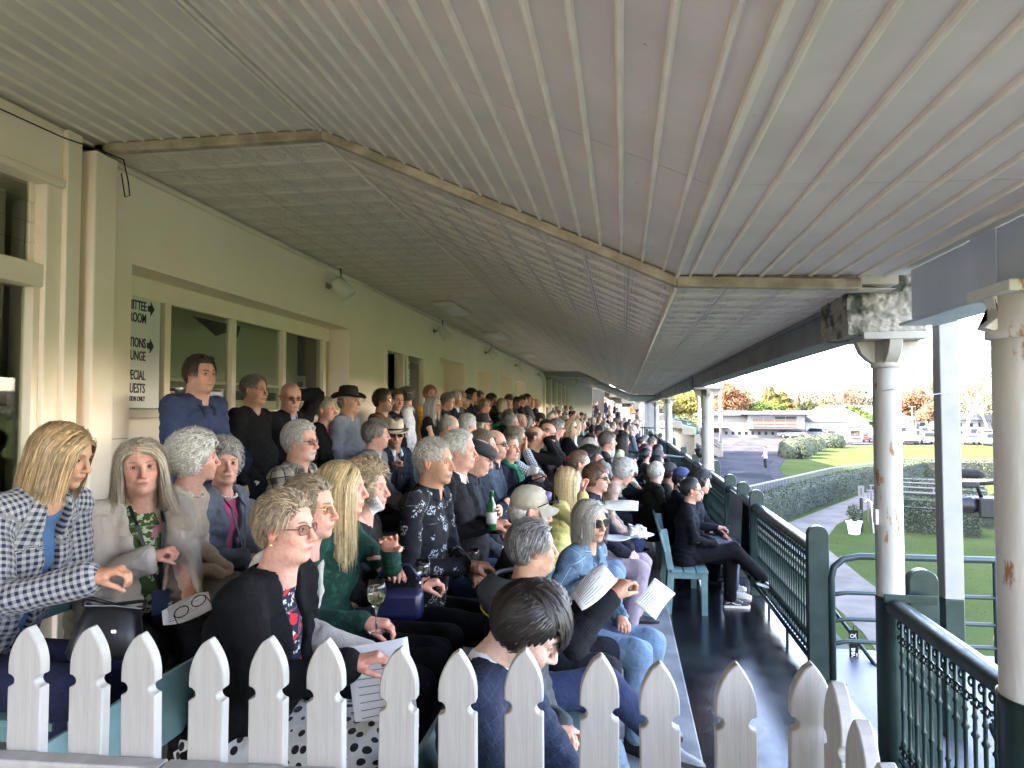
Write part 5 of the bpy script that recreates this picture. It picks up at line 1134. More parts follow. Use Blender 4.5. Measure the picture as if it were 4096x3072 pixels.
def head_field(h, p):
    """head in its own axes: x forward, y left, z up, origin between the ears"""
    f = Fld((-.135, -.112, -.21), (.15, .112, .145), h); fem = p['sex'] == 'f'; J = p.get('jowl', 0); w_ = 1 + .04 * p.get('fat', 0)
    f.ell((-.018, 0, .035), (.098, .077 * w_, .088), .02); f.ell((.028, 0, .0), (.062, .066 * w_, .098), .03)
    f.ell((.034, 0, -.062), (.052, (.050 if fem else .056) * w_, .052), .03); f.ell((.070, 0, -.098), (.022, .025, .019), .02)
    if J or p.get('fat', 0): f.ell((.02, 0, -.088), (.05, .058, .034 + .01 * p.get('fat', 0)), .03)
    for s in (-1, 1):
        f.ell((.060, s * .036, -.028), (.026, .024, .026), .022)
        f.cone((.083, s * .012, .028), (.068, s * .052, .022), .008, .007, .016)
        f.ell((.092, s * .033, .005), (.019, .0185, .0125), .012, sub=True)
        f.ell((-.006, s * .080, -.006), (.018, .009, .031), .006); f.ell((.0, s * .088, -.002), (.009, .005, .017), .004, sub=True); f.ell((-.012, s * .086, .004), (.010, .007, .022), .005)
        if p.get('old'): f.cone((.094, s * .022, -.036), (.078, s * .036, -.068), .0025, .002, .007, sub=True)
    f.cone((.091, 0, .012), (.112, 0, -.03), .0075, .0105, .011); f.ell((.110, 0, -.034), (.012, .012, .010), .008)
    for s in (-1, 1): f.ell((.100, s * .0125, -.038), (.011, .0075, .0075), .006)
    f.ell((.081, 0, -.060), (.017, .027, .019), .018)
    f.cone((.0918, -.016, -.0615), (.0918, .016, -.0615), .005, .005, .008); f.cone((.0902, -.014, -.0725), (.0902, .014, -.0725), .0058, .0058, .007)
    f.cone((.1005, -.02, -.067), (.1005, .02, -.067), .0022, .0022, .004, sub=True)
    r_ = .047 if fem else .056; r_ += .006 * p.get('fat', 0)
    f.cone((-.022, 0, -.06), (-.042, 0, -.19), r_, r_ * 1.06, .03, sc=(1, .95, 1)); f.cone((.0, 0, -.07), (-.015, 0, -.2), r_ * .8, r_ * .95, .03)
    return f
def head_mesh(h, p):
    f = head_field(h, p); V, F = f.mesh(); V = smooth(V, F, 1, .35); base = np.array(SK[p.get('skin', 'fair')]); C = np.tile(base, (len(V), 1)); x, y, z = V.T; rnd = np.random.default_rng(p['seed'])
    def blob(c, r, k, mul):
        d = np.sqrt((((V - c) / r) ** 2).sum(1)); w_ = np.clip(1.35 - d, 0, 1)[:, None] * k; C[:] = C * (1 - w_) + C * mul * w_
    fr = x > .02
    for s in (-1, 1): blob((.07, s * .042, -.03), (.04, .028, .026), .55, np.array([1.05, .80, .78])); blob((-.006, s * .085, -.005), (.03, .02, .03), .8, np.array([1.1, .72, .66]))
    blob((.112, 0, -.033), (.02, .02, .016), .9, np.array([1.06, .76, .7])); C *= (1 + .07 * noise3(V, 45, p['seed']))[:, None]
    lip = np.clip(1.4 - np.sqrt(((y / .023) ** 2 + ((z + .067) / .0085) ** 2)), 0, 1) * (x > .078); lc = np.array([.42, .13, .11]) if p['sex'] == 'f' else np.array([.40, .19, .15])
    C = C * (1 - lip[:, None] * .9) + lc * base.mean() / .38 * lip[:, None] * .9
    mth = np.clip(1.3 - np.sqrt(((y / .022) ** 2 + ((z + .067) / .0022) ** 2)), 0, 1) * (x > .078); C *= (1 - .75 * mth)[:, None]
    hc = np.array(p['hc']) if p.get('hc') else np.array((.2, .15, .1)); bz = .030 - .10 * (np.abs(y) - .03) ** 2 / .03
    br = np.clip(1.3 - np.abs(z - .027) / .005, 0, 1) * (np.abs(np.abs(y) - .032) < .021) * (x > .05); C = C * (1 - br[:, None] * .35) + hc * .7 * br[:, None] * .35
    for s in (-1, 1): blob((.085, s * .033, -.008), (.02, .022, .012), .5, np.array([.86, .76, .78]))
    if p.get('beard'):
        bd = (z < -.045) & (z > -.125) & (x > .0) & (np.abs(y) < .075); k = np.clip((-.04 - z) / .02, 0, 1) * bd * np.clip((x - (.0 if p['beard'] == 'full' else .062)) / .02, 0, 1) * (1 - lip); C = C * (1 - .6 * k[:, None]) + np.array(p['beardc']) * .6 * k[:, None]
    elif p['sex'] == 'm':
        k = np.clip((-.045 - z) / .02, 0, 1) * (x > .01) * .12; C *= (1 - k)[:, None]
    if p.get('old'):
        for k_, zz in enumerate((.052, .064, .076)):
            l = np.clip(1 - np.abs(z - zz - .003 * np.sin(y * 60 + k_)) / .0016, 0, 1) * (x > .05) * (np.abs(y) < .045); C *= (1 - .22 * l)[:, None]
    if p['hair'] in ('short', 'crop', 'balding', 'bald', 'shaved'):   # root shade on the scalp
        sc_ = scalp_mask(V, p['hair']); C = C * (1 - .8 * sc_[:, None]) + hc * .8 * sc_[:, None]
    return V, F, C
def scalp_mask(V, style):
    x, y, z = V.T; line = .062 - .9 * np.clip(x + .0, -.02, .0)     # hair line height at the front
    top = (z > np.where(x > .055, .075, np.where(x > .015, .02, np.where(x > -.03, .005, -.055)))) & ~((np.abs(y) > .074) & (z < .02) & (x > -.03))
    if style == 'balding': top &= ~((z > .075) & (x > -.06)) & ~((x > .03))
    if style == 'bald': top = np.zeros_like(top)
    if style == 'shaved': top = top & (z < .06) & (x < .03)
    return np.clip(top.astype(float), 0, 1)
def eyes(p):
    """eyeballs with iris, lids and brows; returns verts, faces, material index, colours"""
    vs_ = []; fs_ = []; mi = []; cs = []; o = 0; base = np.array(SK[p.get('skin', 'fair')]); hc = np.array(p.get('hc', (.2, .15, .1)))
    def grid(P, nu, nv, m, c, flip=False):
        nonlocal o
        F = [(o + i * nv + k, o + i * nv + k + 1, o + (i + 1) * nv + k + 1, o + (i + 1) * nv + k) for i in range(nu - 1) for k in range(nv - 1)]
        if flip: F = [f[::-1] for f in F]
        vs_.append(np.array(P)); fs_.extend(F); mi.extend([m] * len(F)); cs.append(np.tile(c, (len(P), 1))); o += len(P)
    sq = p.get('squint', 1.0)
    for s in (-1, 1):
        c = np.array((.0725, s * .0325, .0045)); r_ = .0132
        P = []
        for i in range(7):
            a = math.pi * .6 * i / 6
            for k in range(11): b_ = 2 * math.pi * k / 10; P.append(c + r_ * np.array((math.cos(a), math.sin(a) * math.cos(b_), math.sin(a) * math.sin(b_))))
        n0 = len(mi); grid(P, 7, 11, 1, np.ones(3), True)
        for q in range(n0, n0 + 20): mi[q] = 2 if q < n0 + 10 else 2
        for up in (1, -1):
            P = []; az = np.linspace(-78, 78, 9)
            for el in np.linspace(0, 1, 4):
                for a in az: lim = (21 if up > 0 else 19) * sq * max(0, 1 - (abs(a) / 62) ** 2) * up; e = lim + (75 * up - lim) * el; P.append(c + (r_ + .0014) * np.array((math.cos(R(e)) * math.cos(R(a)), math.cos(R(e)) * math.sin(R(a)), math.sin(R(e)))))
            grid(P, 4, 9, 0, base * (np.array([.84, .72, .70]) if up > 0 else np.array([.9, .78, .76])), up < 0)
            if up > 0:   # lash line
                P = []
                for el in (0, 1):
                    for a in az: lim = 21 * sq * max(0, 1 - (abs(a) / 62) ** 2); e = lim - 1 + 5.5 * el; P.append(c + (r_ + .0022) * np.array((math.cos(R(e)) * math.cos(R(a)), math.cos(R(e)) * math.sin(R(a)), math.sin(R(e)))))
                grid(P, 2, 9, 0, base * (.16 if p['sex'] == 'f' else .3))
        P = []
        for el in range(3):   # brow
            for a in np.linspace(0, 1, 7): yy = .011 + .043 * a; P.append(np.array((.0925 - .75 * (yy - .02) ** 2 * 18 * .6 - .004 * el * .3 + .001, s * yy, .0225 + .0062 * math.sin(min(1, a * 1.15) * math.pi * .72) + (.0052 - .003 * a) * (el - 1) * .8)) + np.array((.003 if el == 1 else 0, 0, 0)))
        grid(P, 3, 7, 0, hc * .5 if hc.mean() < .3 else base * .30 + hc * .22, s > 0)
    return np.concatenate(vs_), np.array(fs_), np.array(mi), np.concatenate(cs)
# ---- hair
def ribbons(roots, dirs, length, width, nseg, rnd, surf, grav, curl=0., lift=0., taper=.5, fall=False):
    """strands combed over the surface function surf(p)->(distance, normal)"""
    n = len(roots); P = roots.copy(); D = dirs / (np.linalg.norm(dirs, axis=1, keepdims=True) + 1e-9); pts = [P.copy()]; nr = []
    st = (length / nseg)[:, None]; ph = rnd.uniform(0, 6.28, n); _, N_ = surf(P); D = D - N_ * (D * N_).sum(1, keepdims=True) * .9; D /= np.linalg.norm(D, axis=1, keepdims=True) + 1e-9
    off = rnd.uniform(0, .014, n) + (.012 * rnd.random(n) if lift > .0155 else 0)
    for k in range(nseg):
        D = D + np.array([0, 0, -1.]) * grav + rnd.normal(0, .05, (n, 3))
        if curl: D = D + curl * np.stack([np.cos(ph + k * 2.1), np.sin(ph + k * 1.7), np.sin(ph * 2 + k * 2.3)], 1)
        if fall:
            lowz = (P[:, 2] < .045)[:, None]; inw = np.stack([0 * P[:, 0], -np.sign(P[:, 1]) * ((.10 if k > nseg - 3 else .02) if not fall == 'flip' else (-.45 if k > nseg - 3 else -.12)), -np.ones(n)], 1) + rnd.normal(0, .04, (n, 3)); D = np.where(lowz, D * .15 + inw * .85, D)
        D /= np.linalg.norm(D, axis=1, keepdims=True); P = P + D * st; d, N_ = surf(P); pen = np.clip(lift + off - d, 0, None)[:, None]; P = P + N_ * pen * (P[:, 2:3] > (-.03 if fall else -9))
        if fall: P[:, 1] = np.where((P[:, 2] < .05) & (np.abs(P[:, 1]) > (.108 if fall != 'flip' else .15) + off), np.sign(P[:, 1]) * ((.108 if fall != 'flip' else .15) + off), P[:, 1])
        else: P = P - N_ * np.clip(d - lift - off - .004, 0, None)[:, None] * .7
        D = D - N_ * (D * N_).sum(1, keepdims=True) * (.7 if not fall else .8 * (P[:, 2:3] > .04)); pts.append(P.copy()); nr.append(N_)
    nr = [nr[0]] + nr; V = []; 
    for k, (p_, n_) in enumerate(zip(pts, nr)):
        t = (pts[min(k + 1, nseg)] - pts[max(k - 1, 0)]); t /= np.linalg.norm(t, axis=1, keepdims=True) + 1e-9; sd = np.cross(t, n_); sd /= np.linalg.norm(sd, axis=1, keepdims=True) + 1e-9
        w_ = width * (1 - (1 - taper) * k / nseg) * (.35 if k == nseg else 1); V += [p_ - sd * w_, p_ + sd * w_]
    V = np.stack(V, 1); m = V.shape[1]; F = []
    base = np.arange(n) * m
    for k in range(nseg): F.append(np.stack([base + 2 * k, base + 2 * k + 1, base + 2 * k + 3, base + 2 * k + 2], 1))
    return V.reshape(-1, 3), np.concatenate(F), np.repeat(rnd.uniform(.55, 1.35, n), m)
def head_surf(P):
    c = np.array([-.012, 0, .028]); r = np.array([.102, .082, .098]); q = (P - c) / r; k0 = np.linalg.norm(q, axis=1) + 1e-9; g = q / r; g /= np.linalg.norm(g, axis=1, keepdims=True) + 1e-9
    return (k0 - 1) * .092, g
def hair_parts(p, lod):
    st = p['hair']; rnd = np.random.default_rng(p['seed'] + 7); fine = lod == 0
    if st == 'bald': return None
    ns = {0: 2500, 1: 420, 2: 110}[lod]; wd = {0: .0019, 1: .0055, 2: .010}[lod]; seg = {0: 6, 1: 4, 2: 3}[lod]; hp = p.get('hl', None)
    f = Fld((-.17, -.16, -.36), (.15, .16, .2), {0: .0065, 1: .009, 2: .016}[lod])
    th = {'short': .010, 'crop': .005, 'shaved': .002, 'balding': .006, 'fluffy': .024, 'bob': .014, 'long': .012, 'curly': .030, 'bun': .010, 'mop': .018, 'side': .016}[st]
    f.ell((-.018, 0, .036), (.098 + th, .077 + th, .088 + th), .01)
    if st in ('fluffy', 'curly'): f.ell((-.03, 0, .01), (.095 + th, .082 + th, .085 + th), .02)
    if st not in ('shaved', 'crop', 'balding') and lod < 2: f.f += .004 if st not in ('fluffy', 'curly') else .011
    # cut the face free
    f.ell((.10, 0, -.03), (.075, .078, .098 if st not in ('mop', 'fluffy') else .086), .012, sub=True)
    if st in ('short', 'crop', 'shaved', 'balding'):
        f.ell((.035, 0, -.075), (.11, .16, .075), .015, sub=True)
        for s in (-1, 1): f.ell((.005, s * .10, -.01), (.026, .035, .034), .008, sub=True)
        f.ell((-.01, 0, -.16), (.14, .14, .10), .01, sub=True)
    if st == 'bun': f.ell((.0, 0, -.14), (.14, .14, .10), .01, sub=True); f.ell((.03, 0, -.08), (.11, .16, .07), .015, sub=True)
    if st in ('balding',): f.ell((.03, 0, .13), (.10, .062, .075), .01, sub=True)
    if st == 'shaved': f.ell((.03, 0, .14), (.12, .09, .10), .01, sub=True)
    if st in ('fluffy', 'curly', 'mop'): f.ell((.0, 0, -.17), (.16, .16, .09), .01, sub=True)
    L = hp or {'bob': .20, 'long': .32}.get(st, .1)
    if st in ('bob', 'long'):
        zb = .06 - L
        for s in (-1, 1): f.cone((.01, s * .078, .02), (.012, s * .092, zb + .02), .022, .020, .02, sc=(.6, 1, 1))
        f.cone((-.065, 0, .02), (-.075, 0, zb + .01), .04, .035, .03, sc=(1, .45, 1)); f.ell((.13, 0, -.1), (.09, .085, .2), .01, sub=True)
    if st == 'bun': f.ell((-.125, 0, .035), (.035, .04, .04), .01)
    hatz = {'cap': .035, 'flatcap': .03, 'cowboy': .03, 'wide': .03}.get(p.get('hat'))
    if hatz: f.app(lambda X, Y, Z: (Z - hatz) + 0 * X * Y, (-9, -9, -9), (9, 9, 9), .004, False) if False else f.f.__setitem__(slice(None), np.maximum(f.f, (f.ax[2][None, None, :] - hatz).astype(np.float32)))
    V, F = f.mesh(); V = smooth(V, F, 2); N_ = vnorm(V, F)
    # strand grooves on the shell
    x, y, z = V.T; ang = np.arctan2(y, -(x + .02)) if st in ('bob', 'long', 'fluffy', 'mop') else np.arctan2(z - .03, y); 
    amp = {0: .0035, 1: .004, 2: .005}[lod]; V = V + N_ * (amp * np.sin(ang * 46 + 3 * noise3(V, 18, p['seed'])) + .0075 * noise3(V, 34 if st in ('curly', 'fluffy') else 20, p['seed']) * (1 if st in ('curly', 'fluffy') else .5))[:, None]
    if st == 'curly': V = V + N_ * (.010 * noise3(V, 75, 2))[:, None]
    var = np.full(len(V), .62) + .2 * noise3(V, 40, 1)
    if st in ('shaved',): return V, F, var
    # roots over the hairy scalp
    k = ns * 4; d = rnd.normal(0, 1, (k, 3)); d /= np.linalg.norm(d, axis=1, keepdims=True); P = np.array([-.016, 0, .032]) + d * np.array([.098, .078, .09]) * (1 + th * 5)
    ms = scalp_mask(P, 'balding' if st == 'balding' else 'short') > .5
    if st in ('fluffy', 'bob', 'long', 'curly', 'mop'): ms = (P[:, 0] < np.where(P[:, 2] > .07, .085, .022)) & (P[:, 2] > -.055)
    if hatz: ms &= P[:, 2] < hatz - .02
    P = P[ms][:ns]; n = len(P); dr = P - np.array([-.02, 0, .02])
    if st in ('bob', 'long'):
        part = np.array([0, np.sign(p.get('part', .3) or .3) * .015, 0]); D = np.stack([-.35 * np.ones(n) * (P[:, 0] < .05), np.sign(P[:, 1] - part[1]) * 1.0, -.15 * np.ones(n)], 1); up_ = P[:, 2] < .03; D[up_] = np.stack([-.12 * np.ones(up_.sum()), .12 * np.sign(P[up_, 1]), -np.ones(up_.sum())], 1)
        ln = np.clip(P[:, 2] - (.06 - L), .06, None) * rnd.uniform(.9, 1.08, n) + .06; grav = .30; lift = .010; curl = .03; seg = seg + 2
    elif st in ('short', 'side', 'mop'):
        D = np.stack([-1.0 * np.ones(n) if st == 'short' else .9 * np.ones(n), .4 * np.sign(p.get('part', .3)) * np.ones(n) + P[:, 1] * 3, -.3 + 0 * P[:, 0]], 1); sd_ = np.abs(P[:, 1]) > .055; D[sd_] = (-.45, 0, -.8); bk = P[:, 0] < -.07; D[bk] = (0, 0, -1)
        ln = rnd.uniform(.03, .055, n) * (1.0 if st == 'short' else 1.3) * p.get('hlen', 1); grav = .12; lift = .008; curl = .05 / p.get('hlen', 1)
    elif st == 'crop' or st == 'balding': D = dr * 6 + np.array([.3, 0, -.3]); ln = rnd.uniform(.012, .024, n); grav = .1; lift = .004; curl = .05
    elif st == 'bun': D = np.array([-.11, 0, .05]) - P; ln = rnd.uniform(.08, .12, n); grav = 0.02; lift = .008; curl = .01
    else: D = np.stack([-.8 * np.ones(n), P[:, 1] * 6, .1 * np.ones(n)], 1) + rnd.normal(0, .55, (n, 3)); ln = rnd.uniform(.04, .075, n); grav = .10; lift = .016 if st == 'fluffy' else .022; curl = .75 if st == 'curly' else .42; wd = wd * 1.25
    V2, F2, v2 = ribbons(P, D, ln, wd, seg, rnd, head_surf, grav, curl, lift, fall=('flip' if p.get('flip') else True) if st in ('bob', 'long') else False)
    if p.get('streak'): v2 = v2 * np.where(np.repeat(rnd.random(n), len(v2) // n) < .45, p['streak'], 1)
    return np.concatenate([V, V2]), np.concatenate([F, F2 + len(V)]), np.concatenate([var, v2])
def hand(side, curl, spread=0., h=.0055, grip=0.):
    """hand in own axes: x along the forearm to the fingers, z = back of the hand, y lateral; side +1 left"""
    f = Fld((-.05, -.075, -.11), (.21, .075, .05), h)
    f.cone((-.03, 0, 0), (.01, 0, 0), .026, .026, .02, sc=(1, .85, 1.1)); f.cone((.02, -.018, 0), (.085, -.026, 0), .018, .014, .02); f.cone((.02, .018, 0), (.085, .026, 0), .018, .014, .02); f.cone((.02, 0, 0), (.088, 0, .002), .020, .016, .02)
    for k, (y0, ln) in enumerate(((.031, .072), (.011, .082), (-.010, .076), (-.030, .06))):
        p = np.array([.086 - (.006 if k == 3 else 0), y0 * side, .0]); a = 0.; yaw = (y0 * 4 * spread) * side; c_ = curl + .08 * k
        for j, (fr, r0, r1) in enumerate(((.46, .0098, .009), (.30, .009, .0082), (.24, .0082, .007))):
            a += c_ * (.75 if j == 0 else 1.05); q = p + ln * fr * np.array([math.cos(a) * math.cos(yaw), math.cos(a) * math.sin(yaw), -math.sin(a)]); f.cone(p, q, r0, r1, .0035); p = q
    t0 = np.array([.02, .026 * side, -.008]); t1 = t0 + np.array([.032, .026 * side * (1 - .4 * grip), -.018]); t2 = t1 + np.array([.026, .006 * side - .016 * side * grip, -.014 - .01 * grip]); t3 = t2 + np.array([.018, -.004 * side, -.010 - .01 * grip])
    f.cone(t0, t1, .015, .012, .012); f.cone(t1, t2, .0115, .010, .004); f.cone(t2, t3, .0098, .0078, .004)
    V, F = f.mesh(); return smooth(V, F, 1, .4), F
HANDS = {}
def get_hand(side, kind, lod):
    k = (side, kind, lod)
    if k not in HANDS:
        c = {'relax': .32, 'curl': .62, 'grip': .80, 'flat': .10, 'fist': 1.15}[kind]; HANDS[k] = hand(side, c, .6 if kind == 'flat' else .2, {0: .0052, 1: .008, 2: .013}[lod], 1. if kind in ('grip', 'fist') else .3)
    return HANDS[k]
def unit(v): v = np.array(v, float); return v / (np.linalg.norm(v) + 1e-9)
def ik(a, b, l1, l2, pole):
    d = b - a; L = np.linalg.norm(d); 
    if L > (l1 + l2) * .995: b = a + d / L * (l1 + l2) * .995; d = b - a; L = np.linalg.norm(d)
    x = (l1 * l1 - l2 * l2 + L * L) / (2 * L); hh = math.sqrt(max(l1 * l1 - x * x, 1e-6)); u = d / L; pl_ = np.array(pole, float); pl_ = pl_ - u * (pl_ @ u); pl_ = unit(pl_); return a + u * x + pl_ * hh, b
CM = {}
def cm(spec):
    if spec not in CM: CM[spec] = cloth('cloth_' + spec[0], *spec)
    return CM[spec]
SHOE = {}
def shoe_mesh(mm, sole):
    b = MB(); prof = []  # loft along x
    st = [(-.07, .028, .085), (-.055, .036, .10), (0, .037, .095), (.05, .040, .075), (.10, .046, .055), (.15, .046, .045), (.185, .036, .036), (.20, .02, .028)]
    V_ = []; n = 10
    for x, w_, h in st:
        for k in range(n): a = 2 * math.pi * k / n; V_.append((x, w_ * math.cos(a), .02 + (h - .02) * max(0, math.sin(a)) if math.sin(a) > 0 else .02 + .004 * math.sin(a)))
    F = [(i * n + k, i * n + (k + 1) % n, (i + 1) * n + (k + 1) % n, (i + 1) * n + k) for i in range(len(st) - 1) for k in range(n)] + [tuple(range(n - 1, -1, -1)), tuple((len(st) - 1) * n + k for k in range(n))]
    b.add(V_, [f[::-1] for f in F], 0)
    pl_ = [(x, w_ * 1.08) for x, w_, h in st] + [(x, -w_ * 1.08) for x, w_, h in st[::-1]]; b.prism(pl_[::-1], 0, .024, 'xy', 1)
    return b
def person(p):
    """p: H world head centre, f floor, phi facing, look yaw of the head, pose ... builds one person with garments as children"""
    sex = p['sex']; fem = sex == 'f'; fat = p.get('fat', 0.); lod = p['lod']; H = np.array(p['H'], float); phi = p['phi']; stand_ = p.get('stand', False); rnd = np.random.default_rng(p['seed'])
    seat = p.get('seat', .45); lean = p.get('lean', .07 if not stand_ else .03); c, s = math.cos(phi), math.sin(phi)
    root = np.array([H[0] - c * lean + s * p.get('side', 0), H[1] - s * lean - c * p.get('side', 0), p['f']])
    Rw = np.array([[c, s, 0], [-s, c, 0], [0, 0, 1.]])       # world -> local
    Hc = Rw @ (H - root); hy = p.get('look', 0.) - phi; pitch = p.get('pitch', 0.); roll = p.get('roll', 0.)
    HR = np.array(Euler((roll, pitch, hy)).to_matrix())      # head local -> person local
    t = thing('person', p['label'], 'person', tuple(root), phi, p.get('group'))
    gs = {0: .0105, 1: .016, 2: .028}[lod]
    sz = (Hc[2] - (seat if not stand_ else 0)) / (.80 if not stand_ else 1.66); sz = min(max(sz, .86), 1.12)
    P = np.array([-.03 if not stand_ else 0, 0, (seat + .11) if not stand_ else .95 * sz])
    yawb = np.array([math.cos(hy * .3), math.sin(hy * .3), 0])
    N = Hc + HR @ np.array([-.042, 0, -.148]) ; N = N * .8 + .2 * (Hc + np.array([-.045, 0, -.148])); ch = P + (N - P) * .66; ch[0] += -.005; up_ = unit(N - P)
    bw = (.165 if fem else .185) * (1 + .08 * fat) * sz
    Sh = {k: N - up_ * .062 + np.array([0, k * bw, 0]) for k in (-1, 1)}
    bl = P + (N - P) * .3 + np.array([.02 + .045 * fat, 0, 0]); rb = .105 + .035 * fat
    k_ = 1.0
    # ---- arms
    arms = {}; l1, l2 = .285 * sz, .255 * sz; ap = p.get('arms', 'lap'); kn = {k: np.array([.44 * sz, k * .11, seat + .07]) for k in (-1, 1)}
    for k in (-1, 1):
        pole = np.array([-.3, k * .6, -1.]); kind = 'curl'; roll_ = 0.
        tg = np.array([.26, k * .05, seat + .22])
        a_ = ap if isinstance(ap, str) else ap.get(k, 'lap')
        if isinstance(a_, (tuple, list)) and not isinstance(a_, str): tg = np.array(a_[:3], float); kind = a_[3] if len(a_) > 3 else 'curl'; pole = np.array(a_[4], float) if len(a_) > 4 else pole
        elif a_ == 'knees': tg = np.array([.34, k * .10, seat + .19]); kind = 'relax'
        elif a_ == 'fold': tg = np.array([.20, -k * .10, ch[2] - .10 if not stand_ else 1.12 * sz]); pole = np.array([-.1, k, -.6]); kind = 'flat'
        elif a_ == 'side': tg = np.array([.06, k * (bw + .09), .80 * sz if stand_ else seat + .12]); pole = np.array([-1, k * .5, 0]); kind = 'relax'
        elif a_ == 'front': tg = np.array([.22 + .05 * fat, k * .03, 1.0 * sz]); kind = 'curl'
        elif a_ == 'binoc': tg = Hc + HR @ np.array([.13, k * .055, -.03]); pole = np.array([.2, k * .8, -1.]); kind = 'grip'
        elif a_ == 'phone': tg = np.array([.33, k * .05, N[2] - .16]); pole = np.array([-.2, k * .5, -1.]); kind = 'grip'
        elif a_ == 'face': tg = Hc + HR @ np.array([.10, k * .07, -.12]); pole = np.array([.3, k * .6, -1.]); kind = 'curl'
        elif a_ == 'nape': tg = Hc + HR @ np.array([-.12, k * .08, .0]); pole = np.array([.1, k, .4]); kind = 'flat'
        elif a_ == 'phip': tg = np.array([.08, k * (bw + .03), .92 * sz]); pole = np.array([-1, k * .6, 0]); kind = 'fist'
        E_, W_ = ik(Sh[k], tg, l1, l2, pole); arms[k] = (E_, W_, kind)
    # ---- legs
    legs = {}
    for k in (-1, 1):
        hp = P + np.array([0, k * .085, -.02]); dx = rnd.uniform(-.03, .04); sp_ = p.get('spread', .05 if fem else .11)
        if stand_: kk = np.array([.03, k * .10, .50 * sz]); an = np.array([-.01, k * .11, .09])
        else: kk = np.array([.45 * sz, k * (.08 + sp_ * .5), seat + .075]); an = np.array([.40 + dx + p.get('foot', 0), k * (.09 + sp_ * .5), .10])
        if p.get('cross') and k == p['cross']: kk = np.array([.46, -k * .02, seat + .16]); an = np.array([.74, -k * .06, seat - .11])
        legs[k] = (hp, kk, an)
    lo = lambda *q: np.min(np.array(q), 0); hi = lambda *q: np.max(np.array(q), 0)
    # ---- top garment field
    def torso_field(infl, arms_len, gs_, long_=0., down=None):
        pts = [P, N, Sh[-1], Sh[1], bl] + [a for k in (-1, 1) for a in (arms[k][0], arms[k][1])]
        l_ = lo(*pts) - .2; u_ = hi(*pts) + .2; l_[2] = max(l_[2], P[2] - .30 - long_); f = Fld(l_, u_, gs_); sc_ = (1, .66, 1)
        f.cone(P + [0, 0, -.01], bl, .115 + .02 * fat + infl + .004, rb + .012 + infl, .05, sc=sc_); f.cone(bl, ch, rb + infl, .112 + .018 * fat + infl, .05, sc=sc_)
        f.cone(ch, N - up_ * .07, .110 + .012 * fat + infl, .075 + infl, .05, sc=sc_)
        if fem:
            for k in (-1, 1): f.ell(ch + np.array([.072 + .02 * fat + infl, k * .065, -.02]), (.05, .058, .055), .05)
        if fat > .6 and not fem: f.ell(bl + [.06 * fat, 0, -.02], (.10 * fat + .03, .13 * fat + .05, .12), .06)
        for k in (-1, 1):
            f.cone(N - up_ * .028, Sh[k], .050 + infl, .056 + infl, .05); E_, W_, _ = arms[k]; q = .008 * fat
            g_ = .86 if fem else 1.
            if arms_len > 0:
                f.cone(Sh[k], E_, .057 * g_ + q + infl, .045 * g_ + q + infl, .035)
                if arms_len > 1: e = E_ + (W_ - E_) * min(1., arms_len - 1); f.cone(E_, e, .045 * g_ + q + infl, .031 + .010 + infl, .02)
        if long_: f.cone(P, P + [0, 0, -long_], .125 + .02 * fat + infl, .14 + infl, .04, sc=sc_)
        return f
    def folds(V, F, amp, f):
        N_ = vnorm(V, F); sd_ = p['seed'] * 1.3; d = noise3(V * [1, 1, .55], 22, sd_) * .5 + .55 * noise3(V * [.7, .7, 1.5], 50, sd_); d = np.sign(d) * np.abs(d) ** .8 ; w_ = np.ones(len(V)) * .6
        for k in (-1, 1):
            E_, W_, _ = arms[k]; w_ += 1.1 * np.exp(-(np.linalg.norm(V - E_, axis=1) / .10) ** 2) + .7 * np.exp(-(np.linalg.norm(V - Sh[k] + np.array([0, 0, .06]), axis=1) / .09) ** 2)
        w_ += 1.0 * np.exp(-((V[:, 2] - P[2] - .05) / .10) ** 2); return V + N_ * (amp * d * w_)[:, None]
    def garment(name, f, spec, amp=.006, cut=None):
        V, F = f.mesh(); 
        if not len(F): return None
        V = smooth(V, F, 1); V = folds(V, F, amp, f); o = npmesh(name, V, F, cm(spec), t, True); setuv(o, *f.near(V)); return o
    top = p['top']; tname = p.get('topname', 'shirt'); alen = p.get('sleeve', 2.)
    if lod == 2: gs = .03
    inner = p.get('inner'); jl = p.get('long', .10)
    f = torso_field(.012 if inner else .004, alen, gs, jl if stand_ or inner else .05)
    if not stand_: # keep the hem on the seat
        def below(X, Y, Z): return (Z - (seat + .005)) + 0 * X * Y
        f.app(lambda X, Y, Z: below(X, Y, Z), (-9, -9, -9), (9, 9, seat + .2), .01, True)
    # neck hole
    nk = unit(Hc + HR @ np.array([-.03, 0, -.1]) - N); f.cone(N - nk * (-.004 + p.get('neck', .0)), N + nk * .14, .056 + p.get('neck', 0) * .8, .075 + p.get('neck', 0), .006, sub=True)
